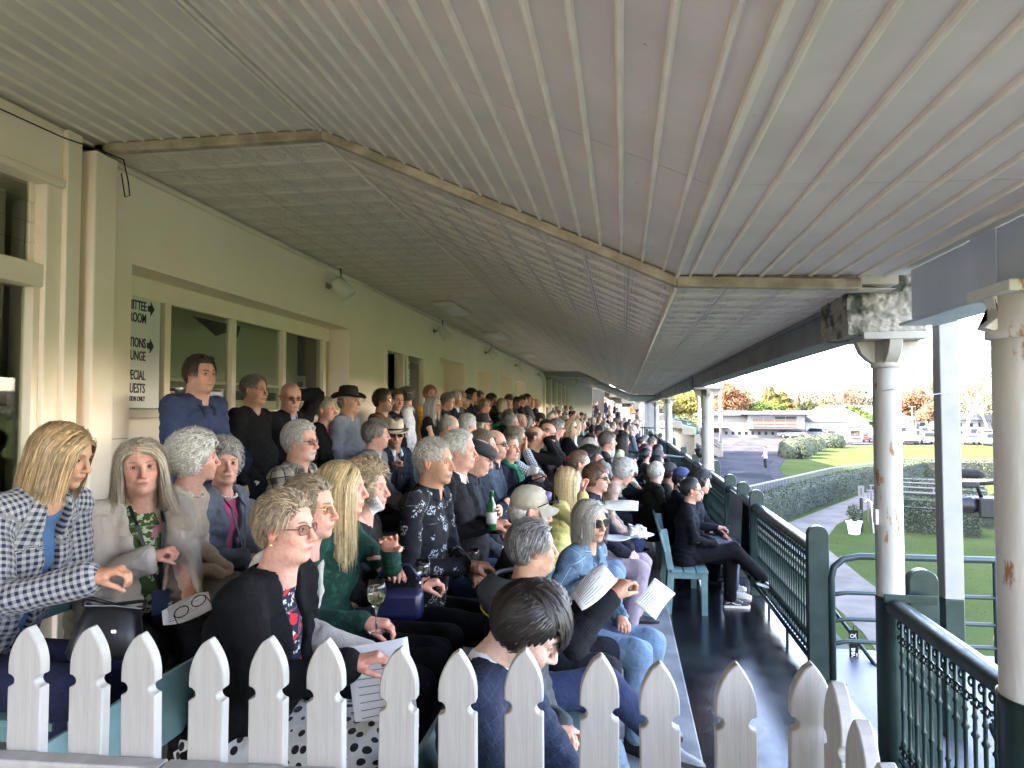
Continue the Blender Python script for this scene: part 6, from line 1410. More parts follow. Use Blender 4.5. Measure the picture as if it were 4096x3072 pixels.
    if inner:
        vw = p.get('open', .05)   # V opening of the jacket
        zt = N[2]; zb = P[2] + p.get('vbot', .05)
        def wedge(X, Y, Z):
            tt = np.clip((Z - zb) / (zt - zb), 0, 1); wv = vw * (.25 + .75 * tt) if p.get('openall') else vw * 1.35 * tt - .004; xc = N[0] * tt + P[0] * (1 - tt) + .02
            return np.maximum(np.maximum(np.abs(Y - N[1] * tt) - wv, xc - X), zb - Z if not p.get('openall') else Z * 0 - 1)
        if p.get('lapel'):
            X, Y, Z = f.ax[0][:, None, None], f.ax[1][None, :, None], f.ax[2][None, None, :]; tt = np.clip((Z - zb) / (zt - zb), 0, 1); wv = vw * (.25 + .75 * tt) if p.get('openall') else vw * 1.35 * tt - .004
            e_ = np.abs(Y - N[1] * tt) - wv; lw_ = .050 * np.clip(np.where(tt > .72, (1.02 - tt) / .22, (tt - .12) / .5), 0, 1); f.f -= (.0075 * np.clip((lw_ - e_) / gs, 0, 1) * (X > P[0] + .02) * (tt > .05) * (tt < 1)).astype(np.float32)
        f.app(wedge, (-9, -9, -9), (9, 9, 9), .004, True)
    g = garment(tname, f, top, p.get('fold', .010))
    if inner: 
        fi = torso_field(-.006, 0 if alen > 1.2 else 0, gs * 1.15, .0); fi.cone(N - nk * (.01 + p.get('ineck', .01)), N + nk * .14, .056 + p.get('ineck', .01), .07 + p.get('ineck', .01), .006, sub=True)
        garment(p.get('innername', 'shirt'), fi, inner, .002)
    # ---- legs garment
    bt = p.get('bottom', ('plain', (.02, .022, .03)))
    pts = [q for k in (-1, 1) for q in legs[k]]; f = Fld(lo(*pts) - .17, hi(*pts) + .17, {0: .013, 1: .018, 2: .03}[lod])
    fl_ = .004 + .012 * p.get('flare', .3); bare = p.get('shorts')
    f.cone(P + [0, -.06, -.02], P + [0, .06, -.02], .125 + .015 * fat, .125 + .015 * fat, .04)
    for k in (-1, 1):
        hp, kk, an = legs[k]; e = an if not bare else kk + (an - kk) * (.12 if bare != 'skirt' else .25)
        f.cone(hp, kk, .098 + .01 * fat, .070 + fl_, .04); f.cone(kk, e, .070 + fl_, .052 + fl_ * 1.6 if not bare else .085, .03)
    if p.get('skirt'): f.cone(P, (legs[-1][1] + legs[1][1]) / 2, .15, .12, .05, sc=(1, .6, 1))
    V, F = f.mesh(); V = smooth(V, F, 1); N_ = vnorm(V, F); w_ = .5 + 1.2 * np.exp(-(np.minimum(np.linalg.norm(V - legs[1][1], axis=1), np.linalg.norm(V - legs[-1][1], axis=1)) / .09) ** 2) + np.exp(-(np.linalg.norm(V - P, axis=1) / .2) ** 2)
    V = V + N_ * (.006 * w_ * noise3(V * [1, 1, 1.2], 34, p['seed']))[:, None]; o = npmesh('skirt' if p.get('skirt') else 'shorts' if bare else 'trousers', V, F, cm(bt), t, True); setuv(o, *f.near(V))
    # ---- body (one skin mesh): core, limbs, neck, head, hands
    hh = {0: .0040, 1: .0072, 2: .0135}[lod]; p.setdefault('hair', 'short')
    VH, FH, CH = head_mesh(hh, p); sc_h = p.get('hs', 1.0 if not fem else .95); VH = VH * sc_h
    bs_ = np.array(SK[p.get('skin', 'fair')]); VS = [(HR @ VH.T).T + Hc]; FS = [FH]; CS = [CH]; n0 = len(VH); MI = [np.zeros(len(FH), int)]
    VE, FE, me_, CE = eyes(p); VE = VE * sc_h
    if lod < 2: VS.append((HR @ VE.T).T + Hc); FS.append(FE + n0); CS.append(CE); MI.append(me_); n0 += len(VE)
    pts = [P, N, Sh[-1], Sh[1]] + [q for k in (-1, 1) for q in arms[k][:2]] + [q for k in (-1, 1) for q in legs[k]]; cf = Fld(lo(*pts) - .12, hi(*pts) + .12, {0: .013, 1: .018, 2: .03}[lod])
    cf.cone(P, ch, .10, .09, .05, sc=(1, .66, 1)); cf.cone(ch, N - up_ * .05, .095, .055, .05, sc=(1, .7, 1)); cf.cone(N - up_ * .05, N + nk * .07, .056, .05 if fem else .058, .03)
    for k in (-1, 1):
        cf.cone(N - up_ * .035, Sh[k], .045, .045, .04); cf.cone(Sh[k], arms[k][0], .046, .038, .02); cf.cone(arms[k][0], arms[k][1], .040, .026, .02); cf.cone(legs[k][0], legs[k][1], .08, .055, .02); cf.cone(legs[k][1], legs[k][1] + (legs[k][2] - legs[k][1]) * .45, .055, .054, .02); cf.cone(legs[k][1] + (legs[k][2] - legs[k][1]) * .45, legs[k][2], .054, .034, .02)
    VC, FC = cf.mesh(); VC = smooth(VC, FC, 1); VS.append(VC); FS.append(FC + n0); CS.append(np.tile(bs_, (len(VC), 1)) * (1 + .06 * noise3(VC, 30))[:, None]); MI.append(np.zeros(len(FC), int)); n0 += len(VC)
    p['_hands'] = {}
    for k in (-1, 1):
        E_, W_, kind = arms[k]; V_, F_ = get_hand(k, kind, lod); ax = unit(W_ - E_)
        if p.get('hdir') and k in p['hdir']: ax = unit(p['hdir'][k])
        elif ap == 'lap' or (isinstance(ap, dict) and ap.get(k) == 'lap'): ax = unit(ax + np.array([.2, -k * .9, -.1]))
        bk = np.array([0, 0, 1.]) if abs(ax[2]) < .8 else np.array([1., 0, 0]) * (1 if ax[2] < 0 else -1)
        if p.get('back') and k in p['back']: bk = np.array(p['back'][k], float)
        elif kind == 'flat' and ap == 'fold': bk = np.array([1., 0, .2])
        bk = unit(bk - ax * (bk @ ax)); yy = np.cross(bk, ax); M_ = np.stack([ax, yy, bk], 1); sh_ = (.86 if fem else .96) * sz; V_ = (M_ @ (V_ * sh_).T).T + W_ + ax * .02
        VS.append(V_); FS.append(F_ + n0); hc_ = bs_ * np.array([1.02, .88, .85]); CS.append(np.tile(hc_, (len(V_), 1)) * (1 + .08 * noise3(V_, 90))[:, None]); MI.append(np.zeros(len(F_), int)); n0 += len(V_)
        p['_hands'][k] = (W_ + ax * .09 * sh_ - bk * .03, ax, bk)
    o = npmesh('body', np.concatenate(VS), np.concatenate(FS), [m_skin, m_eye, m_iris], t, True, np.concatenate(MI)); setcol(o, np.concatenate(CS))
    # ---- hair
    hm = hair_parts(p, lod)
    def headM(): return Matrix.Translation(Hc) @ Matrix(HR.tolist()).to_4x4() @ Matrix.Scale(sc_h, 4)
    HM = headM(); 
    def hb(mb, name, m, smooth_=True, bev=0):
        mb.v = [tuple(HM @ Vector(v)) for v in mb.v]; return mb.build(name, m, t, smooth=smooth_, bev=bev)
    if hm is not None and not p.get('nohair'):
        V, F, var = hm; o = npmesh('hair', (HR @ (V * sc_h).T).T + Hc, F, hairmat(p['hc']), t, True); setvar(o, var)
    # ---- glasses
    gk = p.get('glasses')
    if gk and lod < 2 or gk == 'sun':
        dark = gk in ('sun', 'bigsun'); W_ = .026 if gk != 'bigsun' else .031; Hh = .017 if gk != 'bigsun' else .025; q = MB(); ln_ = MB(); gc = p.get('gc', m_black)
        for s_ in (-1, 1):
            pts = [(.098 - .010 * (abs(math.cos(a)) * .5 + .5) * (1 if s_ * math.cos(a) > 0 else .0), s_ * .033 + W_ * math.copysign(abs(math.cos(a)) ** .7, math.cos(a)), .001 + Hh * math.copysign(abs(math.sin(a)) ** .7, math.sin(a))) for a in np.linspace(0, 2 * math.pi, 15)]
            q.tube(pts, .0017 if not dark else .0022, 5); ln_.add(pts[:-1], [tuple(range(14))]); q.tube([(.090, s_ * .060, .006), (.05, s_ * .078, .008), (-.01, s_ * .083, .008)], .0018 if not dark else .0032, 5)
        q.tube([(.100, -.008, .004), (.103, 0, .006), (.100, .008, .004)], .002, 5); gl_ = hb(q, 'glasses', gc)
        if lod < 2 or dark: ln2 = hb(ln_, 'lens', m_lens if dark else m_clear, False)
    # ---- hats
    hat = p.get('hat'); hcol = p.get('hatc', (.02, .02, .022))
    if hat:
        kk_ = ('hat',) + tuple(hcol)
        if kk_ not in CARM: CARM[kk_] = mat('hat_felt', hcol, .85, c2=tuple(x * .75 for x in hcol), ns=20, bump=.15, bs=150)
        mh = CARM[kk_]; q = MB()
        if hat == 'cap':
            q.lathe([(.105, .02), (.107, .045), (.102, .08), (.085, .112), (.055, .132), (.02, .14)], (0, 0, 0), 20); q.v = [(x * (1.0) - .012, y * .84, z + .004) for x, y, z in q.v]; hb(q, 'cap_crown', mh)
            b_ = MB(); V_ = []; n = 9
            for j in range(4):
                for i in range(n): a = R(-62 + 124 * i / (n - 1)); r_ = .088 + .075 * j / 3 * (math.cos(a) ** .35); V_.append((r_ * math.cos(a) - .008, .86 * r_ * math.sin(a) * .95, .048 - .018 * (j / 3) ** 1.3 - .28 * (math.sin(a) ** 2) * .06 * (1 + j)))
            F_ = [(j * n + i, j * n + i + 1, (j + 1) * n + i + 1, (j + 1) * n + i) for j in range(3) for i in range(n - 1)]; m0 = len(V_); V2 = [(x, y, z - .004) for x, y, z in V_]; b_.add(V_ + V2, [f[::-1] for f in F_] + [tuple(i + m0 for i in f) for f in F_]); hb(b_, 'cap_peak', mh)
        elif hat == 'flatcap':
            q.lathe([(.104, .03), (.113, .055), (.115, .07), (.10, .095), (.06, .112), (.02, .118)], (0, 0, 0), 20); q.v = [(x * (1.15 if x > 0 else 1) - .008 + .0, y * .86, z - (.10 * max(x, 0)) * (.6)) for x, y, z in q.v]; hb(q, 'flat_cap', mh)
            b_ = MB(); b_.lathe([(.075, .0), (.08, .006), (.075, .012)], (0, 0, 0), 16); b_.v = [(x * .8 + .065, y * .95, z + .040 - .35 * max(x, 0)) for x, y, z in b_.v]; hb(b_, 'cap_peak', mh)
        elif hat in ('cowboy', 'wide'):
            bw_ = .17 if hat == 'cowboy' else .155; cr = [(bw_, .036), (bw_ * .98, .043), (.12, .040), (.098, .045), (.097, .06), (.094, .11), (.085, .145), (.06, .158), (.02, .150 if hat == 'wide' else .135)]
            q.lathe(cr, (0, 0, 0), 28); V_ = []
            for x, y, z in q.v:
                r_ = math.hypot(x, y); 
                if r_ > .11: z += (.055 if hat == 'cowboy' else .022) * ((abs(y) / bw_) ** 2) * ((r_ - .1) / .07) - .012 * (abs(x) / bw_) ** 2
                if z > .13: z -= .02 * math.exp(-(y / .025) ** 2)
                V_.append((x * 1.05 - .01, y * .9, z))
            q.v = V_; hb(q, 'hat', mh); b_ = MB(); b_.lathe([(.0985, .05), (.0985, .066)], (0, 0, 0), 24); b_.v = [(x * 1.05 - .01, y * .9, z) for x, y, z in b_.v]; hb(b_, 'hat_band', m_black)
        elif hat == 'fascinator':
            q.lathe([(.06, 0), (.05, .02), (.01, .03)], (0, 0, 0), 10); q.v = [(x * .8, y * .8 + .03, z + .125) for x, y, z in q.v]; q.tube([(0, .03, .14), (.03, .05, .2), (-.02, .07, .17)], .012, 5); hb(q, 'fascinator', mh)
    # ---- collars, ties, pearls, lanyards
    col_ = p.get('collar')
    if col_ and lod < 2:
        m_ = cm(col_); q = MB(); n = 22; V_ = []; UVm = []
        for j, (r_, dz) in enumerate(((.064, -.008), (.061, .022), (.064, .040), (.076, .012), (.082, .0))):
            for i in range(n + 1):
                a = R(22) + (2 * math.pi - R(44)) * i / n; w_ = 1 + (.16 * (j >= 3)) * math.exp(-((min(i, n - i)) / 2.5) ** 2); e1 = yawb; e2 = np.cross(nk, e1); e2 = unit(e2); e1 = np.cross(e2, nk)
                V_.append(N + nk * (dz - .02 + (-.022 * math.exp(-(min(i, n - i) / 2.2) ** 2) if j >= 3 else 0)) + (e1 * math.cos(a) * 1.02 + e2 * math.sin(a)) * r_ * w_ * (1.06 if not fem else .94) + np.array([.012, 0, 0]))
        q.add(V_, [(j * (n + 1) + i, j * (n + 1) + i + 1, (j + 1) * (n + 1) + i + 1, (j + 1) * (n + 1) + i) for j in range(4) for i in range(n)]); o = q.build('collar', m_, t, smooth=True); so_ = o.modifiers.new('thickness', 'SOLIDIFY'); so_.thickness = .003; setuv(o, np.array([v[1] for v in V_]), np.array([v[2] for v in V_]))
    if False:
        for k in (-1, 1):
            q = MB(); V_ = []
            for j in range(9):
                tt = j / 8; base = N * (1 - tt) + (P + [0, 0, p.get('vbot', .05)]) * tt; wv = p.get('open', .05) * 1.35 * (1 - tt) ; wd_ = .052 * math.sin(math.pi * min(1, .25 + tt * .75)) + .006
                for e_ in (0, 1):
                    yy_ = k * (wv + wd_ * e_ + .004); zz_ = base[2] - .01; r0 = .115 + (rb - .115) * max(0, 1 - abs(tt - .7) / .5) + .02; xx_ = base[0] + math.sqrt(max(r0 ** 2 - (yy_ * .66) ** 2, .001)) * (1.0 if tt > .25 else .62 + 1.5 * tt) + .010; V_.append((xx_ + (.03 if fem and .2 < tt < .6 else 0), yy_, zz_))
            q.add(V_, [(2 * j, 2 * j + 1, 2 * j + 3, 2 * j + 2)[::k] for j in range(8)]); o = q.build('lapel', cm(top), t, smooth=True); sm_ = o.modifiers.new('thickness', 'SOLIDIFY'); sm_.thickness = .006; setuv(o, np.array([v[1] for v in V_]), np.array([v[2] for v in V_])); sw = o.modifiers.new('wrap', 'SHRINKWRAP'); sw.target = g; sw.offset = .006
    if p.get('tie'):
        q = MB(); a = N + np.array([.075, 0, -.03]); b_ = ch + np.array([.135, 0, -.02]); c__ = bl + np.array([rb + .02, 0, -.05])
        for (u, v_, w0, w1) in ((a, a + [.01, 0, -.03], .016, .012), (a + [.01, 0, -.03], b_, .012, .03), (b_, c__, .03, .042)):
            q.add([u + [0, -w0, 0], u + [0, w0, 0], v_ + [0, w1, 0], v_ + [0, -w1, 0]], [(0, 1, 2, 3)])
        o = q.build('tie', cm(p['tie']), t); o.modifiers.new('thickness', 'SOLIDIFY').thickness = .006; setuv(o, np.array([v[1] for v in q.v]), np.array([v[2] for v in q.v])); sw = o.modifiers.new('wrap', 'SHRINKWRAP'); sw.target = t.children[1] if inner else g; sw.offset = .006; sw.wrap_method = 'PROJECT'; sw.use_project_x = True; sw.use_negative_direction = True; sw.use_project_z = False
    if p.get('pearls'):
        src_ = None
        for i in range(26):
            a = 2 * math.pi * i / 26; e2 = np.array([0, 1., 0]); r_ = .074; pt = N + nk * (.012 - .05 * (math.cos(a) * .5 + .5)) + np.array([math.cos(a) * r_ + .02, math.sin(a) * r_ * .95, 0])
            if src_ is None: src_ = MB().lathe([(.002, -.0065), (.0062, -.003), (.0062, .003), (.002, .0065)], (0, 0, 0), 8).build('pearl', m_pearl, t, smooth=True, loc=tuple(pt))
            else: inst(src_, 'pearl', t, tuple(pt))
    if p.get('lanyard') and lod == 0:
        q = MB(); e_ = p.get('badge', (.17 + .04 * fat, -.02, -.33)); bp = N + np.array(e_)
        for k in (-1, 1):
            pts = [N + np.array([-.03, k * .05, .0]), N + np.array([.045, k * .06, -.015]), N + np.array([.115, k * .055, -.09]), (N + np.array([.14, k * .035, -.18]) + bp) / 2, bp]
            for u, v_ in zip(pts[:-1], pts[1:]): w_ = np.array([0, .007, 0]); q.add([u - w_, u + w_, v_ + w_, v_ - w_], [(0, 1, 2, 3)])
        o = q.build('lanyard', m_black, t); o.modifiers.new('thickness', 'SOLIDIFY').thickness = .002; 
        bd = MB().box((-.002, -.035, -.10), (.002, .035, -.0)).build('badge', mat('badge_navy', (.03, .05, .10), .3), t, loc=tuple(bp + [.006, 0, 0])); text('lettering', 'VIP', .026, m_signw, bd, (.0025, .03, -.055), (R(90), R(90), R(90)), 'LEFT', 1)
    # ---- shoes
    mshoe = p.get('shoe', (.012, .012, .013)); key = ('shoe',) + mshoe + (p.get('sneaker', False),)
    if key not in SHOE:
        b_ = shoe_mesh(None, None); o_ = b_.build('shoe', [mat('shoe_upper', mshoe, .4), m_signw if p.get('sneaker') else m_black], None, smooth=True); auto_smooth(o_, 50); SHOE[key] = o_.data; bpy.data.objects.remove(o_)
    for k in (-1, 1):
        hp, kk, an = legs[k]; o = inst(SHOE[key], 'shoe', t, (an[0], an[1], an[2] - .10), R(12) * k)
        if p.get('cross') == k: o.rotation_euler = (0, R(18), -R(10) * k); o.location = (an[0], an[1], an[2] - .09)
        if p.get('sneaker') and lod == 0:
            q = MB(); q.tube([(-.05, .043, .05), (.0, .045, .062), (.05, .047, .04), (.10, .048, .036)], .005, 4); q.tube([(-.05, -.043, .05), (.0, -.045, .062), (.05, -.047, .04), (.10, -.048, .036)], .005, 4)
            for j in range(4): x_ = .05 + j * .022; z_ = .085 - j * .011; q.tube([(x_, -.024, z_), (x_ + .01, 0, z_ + .008), (x_, .024, z_)], .004, 4)
            c_ = q.build('laces', m_signw, o)
    p['_t'] = t; p['_N'] = N; p['_P'] = P; p['_Hc'] = Hc; p['_legs'] = legs; p['_arms'] = arms
    return t
def w_of(p, v): return p['_t'].matrix_basis @ Vector(v)

# every person: head position, floor height, looks
PEOPLE = [
dict(H=(-1.945,2.235,1.893),f=0.6,lod=0,seed=1,sex='f',hair='bob',hl=.21,hc=(.38,.26,.13),streak=1.7,hs=.88,top=('gingham',(.38,.38,.365),(.015,.02,.06)),topname='jacket',inner=('denim',(.06,.13,.27),(.09,.18,.33),(.02,.05,.12)),open=.05,openall=1,phi=R(2),look=R(8),pitch=.28,lean=.34,arms={-1:('w',(-1.660,2.010,1.525),'grip'),1:('w',(-1.871,2.213,1.458),'curl')},bottom=('denim',(.012,.016,.045),(.018,.022,.06),(.01,.01,.03)),skin='tan',old=1,lapel=1,collar=None,label='woman with blonde bob in navy gingham jacket bending over a black bag'),
dict(H=(-2.048,2.779,1.809),f=0.6,lod=0,seed=2,sex='f',hair='long',hl=.27,flip=1,part=-.5,hc=(.46,.39,.30),streak=1.35,top=('linen',(.55,.48,.42)),topname='blazer',inner=('bigfloral',(.06,.10,.035),(.45,.55,.36),(.42,.17,.22)),innername='blouse',open=.085,vbot=-.02,openall=1,phi=R(-32),look=R(-50),roll=.05,lean=.08,fat=.9,arms={-1:('w',(-1.858,2.589,1.463),'fist'),1:('w',(-1.690,2.600,1.324),'curl')},lapel=1,old=1,skin='pink',jowl=1,lanyard=1,badge=(.17,.02,-.36),bottom=('plain',(.012,.012,.015)),label='woman with grey blonde hair in beige blazer looking straight at the camera'),
dict(H=(-2.053,3.183,1.821),f=0.6,lod=0,seed=3,sex='f',hair='fluffy',hc=(.62,.6,.56),streak=1.2,top=('plain',(.50,.42,.33)),topname='jacket',phi=R(12),look=R(38),lean=.14,arms='lap',pearls=1,old=1,skin='pink',bottom=('tweed',(.02,.02,.02),(.30,.28,.24)),skirt=1,neck=.01,label='white haired woman in beige jacket and pearls turned to her neighbour'),
dict(H=(-2.139,3.577,1.766),f=0.6,lod=0,seed=4,sex='f',hair='fluffy',hc=(.30,.29,.28),streak=1.5,top=('tweed',(.05,.06,.10),(.24,.26,.32)),topname='jacket',inner=('plain',(.42,.07,.17)),innername='top',open=.07,openall=1,phi=R(-8),look=R(-46),lean=.1,arms='lap',pearls=1,old=1,skin='pink',jowl=1,lanyard=1,lapel=1,label='elderly woman with grey curls, blue tweed jacket and pink top'),
dict(H=(-2.016,4.251,1.852),f=0.6,lod=0,seed=5,sex='m',hair='short',hc=(.42,.40,.36),streak=1.3,top=('plaid',(.34,.31,.27),(.08,.07,.06),(.02,.02,.02)),collar=('plaid',(.34,.31,.27),(.08,.07,.06),(.02,.02,.02)),phi=R(0),look=R(-4),lean=.08,arms='lap',glasses='clear',beard='goatee',beardc=(.5,.47,.42),old=1,skin='pink',fat=.5,label='grey haired man with goatee and glasses in a brown plaid shirt'),
dict(H=(-2.093,5.860,1.846),f=0.6,lod=0,seed=6,sex='m',hair='side',hc=(.17,.16,.15),streak=1.6,top=('plain',(.16,.16,.145)),topname='suit_jacket',inner=('plain',(.45,.5,.6)),open=.03,collar=('plain',(.45,.5,.6)),phi=R(0),look=R(22),lean=.06,arms='lap',old=1,skin='pink',fat=.7,lapel=1,label='man in grey suit with dark grey hair talking to the hatted man'),
dict(H=(-2.145,6.511,1.824),f=0.6,lod=0,seed=7,sex='m',hair='short',hc=(.2,.17,.14),top=('plain',(.025,.038,.06)),topname='suit_jacket',inner=('plain',(.45,.55,.68)),open=.06,vbot=.2,collar=('plain',(.5,.6,.72)),tie=('floral',(.03,.015,.015),(.3,.2,.12)),phi=R(-25),look=R(-62),lean=.1,pitch=.1,arms={-1:('w',(-2.108,6.275,1.531),'fist'),1:'lap'},glasses='sun',hat='wide',hatc=(.52,.45,.33),old=1,skin='tan',lapel=1,label='man in cream felt hat, sunglasses, navy jacket and dark tie'),
dict(H=(-1.136,2.289,1.651),f=0.4,lod=0,seed=8,sex='f',hair='short',hc=(.27,.20,.13),streak=1.8,top=('plain',(.008,.008,.010)),topname='cardigan',inner=('redfloral',(.012,.015,.035),(.55,.55,.5),(.5,.02,.03)),innername='dress',open=.06,openall=1,phi=R(-4),look=R(-6),lean=.16,fat=.9,jowl=1,arms={-1:('w',(-0.820,2.048,1.291),'curl'),1:'lap'},glasses='clear',gc=1,old=1,skin='pink',bottom=('dots',(.6,.6,.58),(.01,.01,.012)),skirt=1,neck=.012,label='woman in black cardigan and red floral scarf collar, wire glasses, near the fence'),
dict(H=(-1.257,2.736,1.653),f=0.4,lod=0,seed=9,sex='m',hair='short',hc=(.24,.18,.12),streak=1.4,top=('linen',(.58,.55,.50)),topname='jacket',inner=('plain',(.015,.022,.05)),open=.06,openall=1,phi=R(-4),look=R(2),lean=.17,arms={-1:('w',(-0.901,2.424,1.191),'relax'),1:'lap'},glasses='clear',gc=None,old=1,skin='pink',lapel=1,bottom=('plain',(.015,.02,.04)),label='man in cream jacket and glasses behind the woman in the cardigan'),
dict(H=(-1.213,2.964,1.710),f=0.4,lod=0,seed=10,sex='f',hair='long',hl=.38,hc=(.48,.36,.19),streak=1.5,top=('velvet',(.004,.026,.018),(.012,.07,.048)),topname='jacket',phi=R(-2),look=R(10),lean=.1,arms={-1:('w',(-1.010,2.659,1.230),'curl'),1:('w',(-0.959,2.860,1.472),'flat',(0,1,-1))},old=1,skin='pink',neck=.01,label='woman with long straight blonde hair in a dark green velvet jacket'),
dict(H=(-1.230,3.317,1.675),f=0.4,lod=0,seed=11,sex='f',hair='curly',hc=(.38,.28,.17),streak=1.5,top=('floral',(.008,.008,.010),(.03,.03,.032)),topname='blouse',phi=R(0),look=R(2),lean=.09,arms={-1:('w',(-0.915,3.077,1.272),'grip'),1:('w',(-1.040,3.107,1.322),'curl')},old=1,skin='pink',neck=.02,glasses=None,label='curly haired woman in a black top holding a wine glass'),
dict(H=(-1.010,3.753,1.772),f=0.4,lod=0,seed=12,sex='m',hair='crop',hc=(.55,.52,.46),streak=1.2,top=('floral',(.008,.009,.013),(.42,.45,.5)),collar=('floral',(.008,.009,.013),(.42,.45,.5)),phi=R(-6),look=R(-10),lean=.06,arms={-1:('w',(-0.805,3.602,1.251),'grip'),1:('w',(-0.795,3.706,1.209),'grip')},old=1,skin='tan',label='tanned white haired man in black floral shirt holding a drink'),
dict(H=(-1.057,4.555,1.790),f=0.4,lod=0,seed=13,sex='m',hair='short',hc=(.58,.56,.52),streak=1.2,top=('plain',(.010,.010,.013)),topname='sweater',collar=('plain',(.65,.66,.68)),phi=R(0),look=R(0),lean=.05,arms={-1:('w',(-0.822,4.304,1.343),'grip'),1:('w',(-0.788,4.463,1.311),'curl')},old=1,skin='pink',fat=1.0,jowl=1,bottom=('denim',(.02,.035,.075),(.03,.05,.10),(.01,.015,.03)),label='white haired man in black sweater with white collar and green bottle'),
dict(H=(-1.023,5.018,1.718),f=0.4,lod=0,seed=14,sex='m',hair='short',hc=(.4,.38,.35),top=('plain',(.035,.042,.058)),topname='jacket',collar=('plain',(.035,.042,.058)),phi=R(2),look=R(2),pitch=.38,lean=.12,arms='lap',hat='flatcap',hatc=(.03,.03,.033),old=1,skin='pink',fat=.5,bottom=('denim',(.02,.035,.075),(.03,.05,.10),(.01,.015,.03)),label='old man in black flat cap and slate jacket looking down'),
dict(H=(-1.080,5.463,1.767),f=0.4,lod=0,seed=15,sex='m',hair='short',hc=(.16,.12,.08),streak=1.5,top=('shiny',(.02,.03,.05)),topname='jacket',phi=R(0),look=R(4),lean=.06,arms='fold',skin='pink',old=1,label='sandy haired man half hidden behind the flat cap'),
dict(H=(-1.063,5.871,1.767),f=0.4,lod=0,seed=16,sex='m',hair='shaved',hc=(.10,.07,.05),top=('shiny',(.035,.05,.075)),topname='jacket',collar=('plain',(.02,.02,.03)),phi=R(0),look=R(-2),lean=.07,arms='fold',glasses='sun',beard='full',beardc=(.12,.08,.06),skin='pink',fat=.6,label='shaven headed man in wrap sunglasses and padded blue jacket'),
dict(H=(-1.028,6.436,1.714),f=0.4,lod=0,seed=17,sex='f',hair='bun',hc=(.11,.075,.05),top=('plain',(.010,.011,.028)),topname='cardigan',phi=R(-6),look=R(-28),lean=.1,fat=.9,jowl=1,arms={-1:('w',(-0.790,6.078,1.445),'curl'),1:'lap'},skin='pink',bottom=('denim',(.22,.32,.45),(.3,.4,.52),(.15,.22,.33)),neck=.01,label='woman with dark tied hair, navy cardigan and green scarf'),
dict(H=(-1.056,7.037,1.758),f=0.4,lod=0,seed=18,sex='m',hair='short',hc=(.30,.25,.19),top=('gingham',(.55,.57,.6),(.02,.03,.08)),phi=R(5),look=R(12),lean=.06,arms={-1:'face',1:'lap'},skin='tan',old=1,glasses='clear',label='man in checked shirt with his hand raised to his brow'),
dict(H=(-0.965,7.862,1.753),f=0.4,lod=0,seed=19,sex='m',hair='shaved',hc=(.06,.055,.05),top=('plain',(.014,.013,.014)),topname='jacket',phi=R(0),look=R(8),lean=.06,arms='binoc',skin='tan',fat=.5,label='balding man in dark jacket looking through binoculars'),
dict(H=(-0.923,8.881,1.771),f=0.4,lod=1,seed=20,sex='m',hair='shaved',hc=(.2,.16,.12),top=('plain',(.04,.036,.038)),topname='jacket',phi=0,look=R(0),arms='fold',skin='pink',fat=.7,glasses='clear',old=1,label='red faced bald man with glasses and folded arms'),
dict(H=(-0.897,9.795,1.812),f=0.4,lod=1,seed=21,sex='m',hair='side',hc=(.28,.27,.25),top=('puffer',(.03,.045,.055)),topname='vest',phi=0,look=R(0),arms='fold',skin='pink',glasses='sun',fat=.4,label='grey haired man in sunglasses and quilted vest'),
dict(H=(-0.760,10.424,1.812),f=0.4,lod=1,seed=22,sex='f',hair='long',hl=.3,hc=(.5,.38,.2),top=('plain',(.012,.012,.014)),sleeve=1,phi=R(5),look=R(5),arms='phone',skin='pink',glasses='sun',standon=1,label='blonde woman in black short sleeved top holding up a phone'),
dict(H=(-0.750,11.439,1.797),f=0.4,lod=1,seed=23,sex='f',hair='bob',hc=(.55,.45,.3),top=('plain',(.5,.5,.48)),phi=R(5),look=R(0),arms='lap',skin='pink',label='blonde woman in pale top beside the phone holder'),
dict(H=(-0.279,2.128,1.402),f=0.2,lod=0,seed=24,sex='m',hair='mop',hlen=2.3,hc=(.020,.013,.010),streak=1.6,top=('windowpane',(.012,.018,.042),(.03,.045,.08)),topname='suit_jacket',inner=('plain',(.65,.66,.7)),open=.045,collar=('plain',(.68,.7,.74)),phi=R(-8),look=R(-4),pitch=.62,lean=.16,arms='knees',skin='pale',beard='goatee',beardc=(.16,.09,.05),lapel=1,longhair=1,label='young man with long dark hair in navy check suit, head bowed'),
dict(H=(-0.410,3.252,1.422),f=0.2,lod=0,seed=25,sex='m',hair='short',hc=(.12,.115,.11),streak=2.2,top=('stripe',(.010,.011,.014),(.02,.021,.025)),topname='jacket',phi=R(8),look=R(22),lean=.14,arms={-1:('w',(-0.058,3.111,1.238),'grip'),1:('w',(-0.107,3.307,1.219),'grip')},skin='tan',old=1,fat=.6,cross=-1,bottom=('denim',(.014,.022,.06),(.02,.032,.08),(.01,.012,.03)),shoe=(.012,.012,.012),label='grey haired man in black jacket with yellow piped hood, reading a sheet'),
dict(H=(-0.497,3.843,1.504),f=0.2,lod=0,seed=26,sex='m',hair='short',hc=(.55,.53,.5),top=('plain',(.012,.012,.014)),phi=R(0),look=R(12),pitch=.12,lean=.08,arms='lap',hat='cap',hatc=(.36,.33,.26),skin='pink',old=1,label='man in khaki cap with sunglasses perched on the peak'),
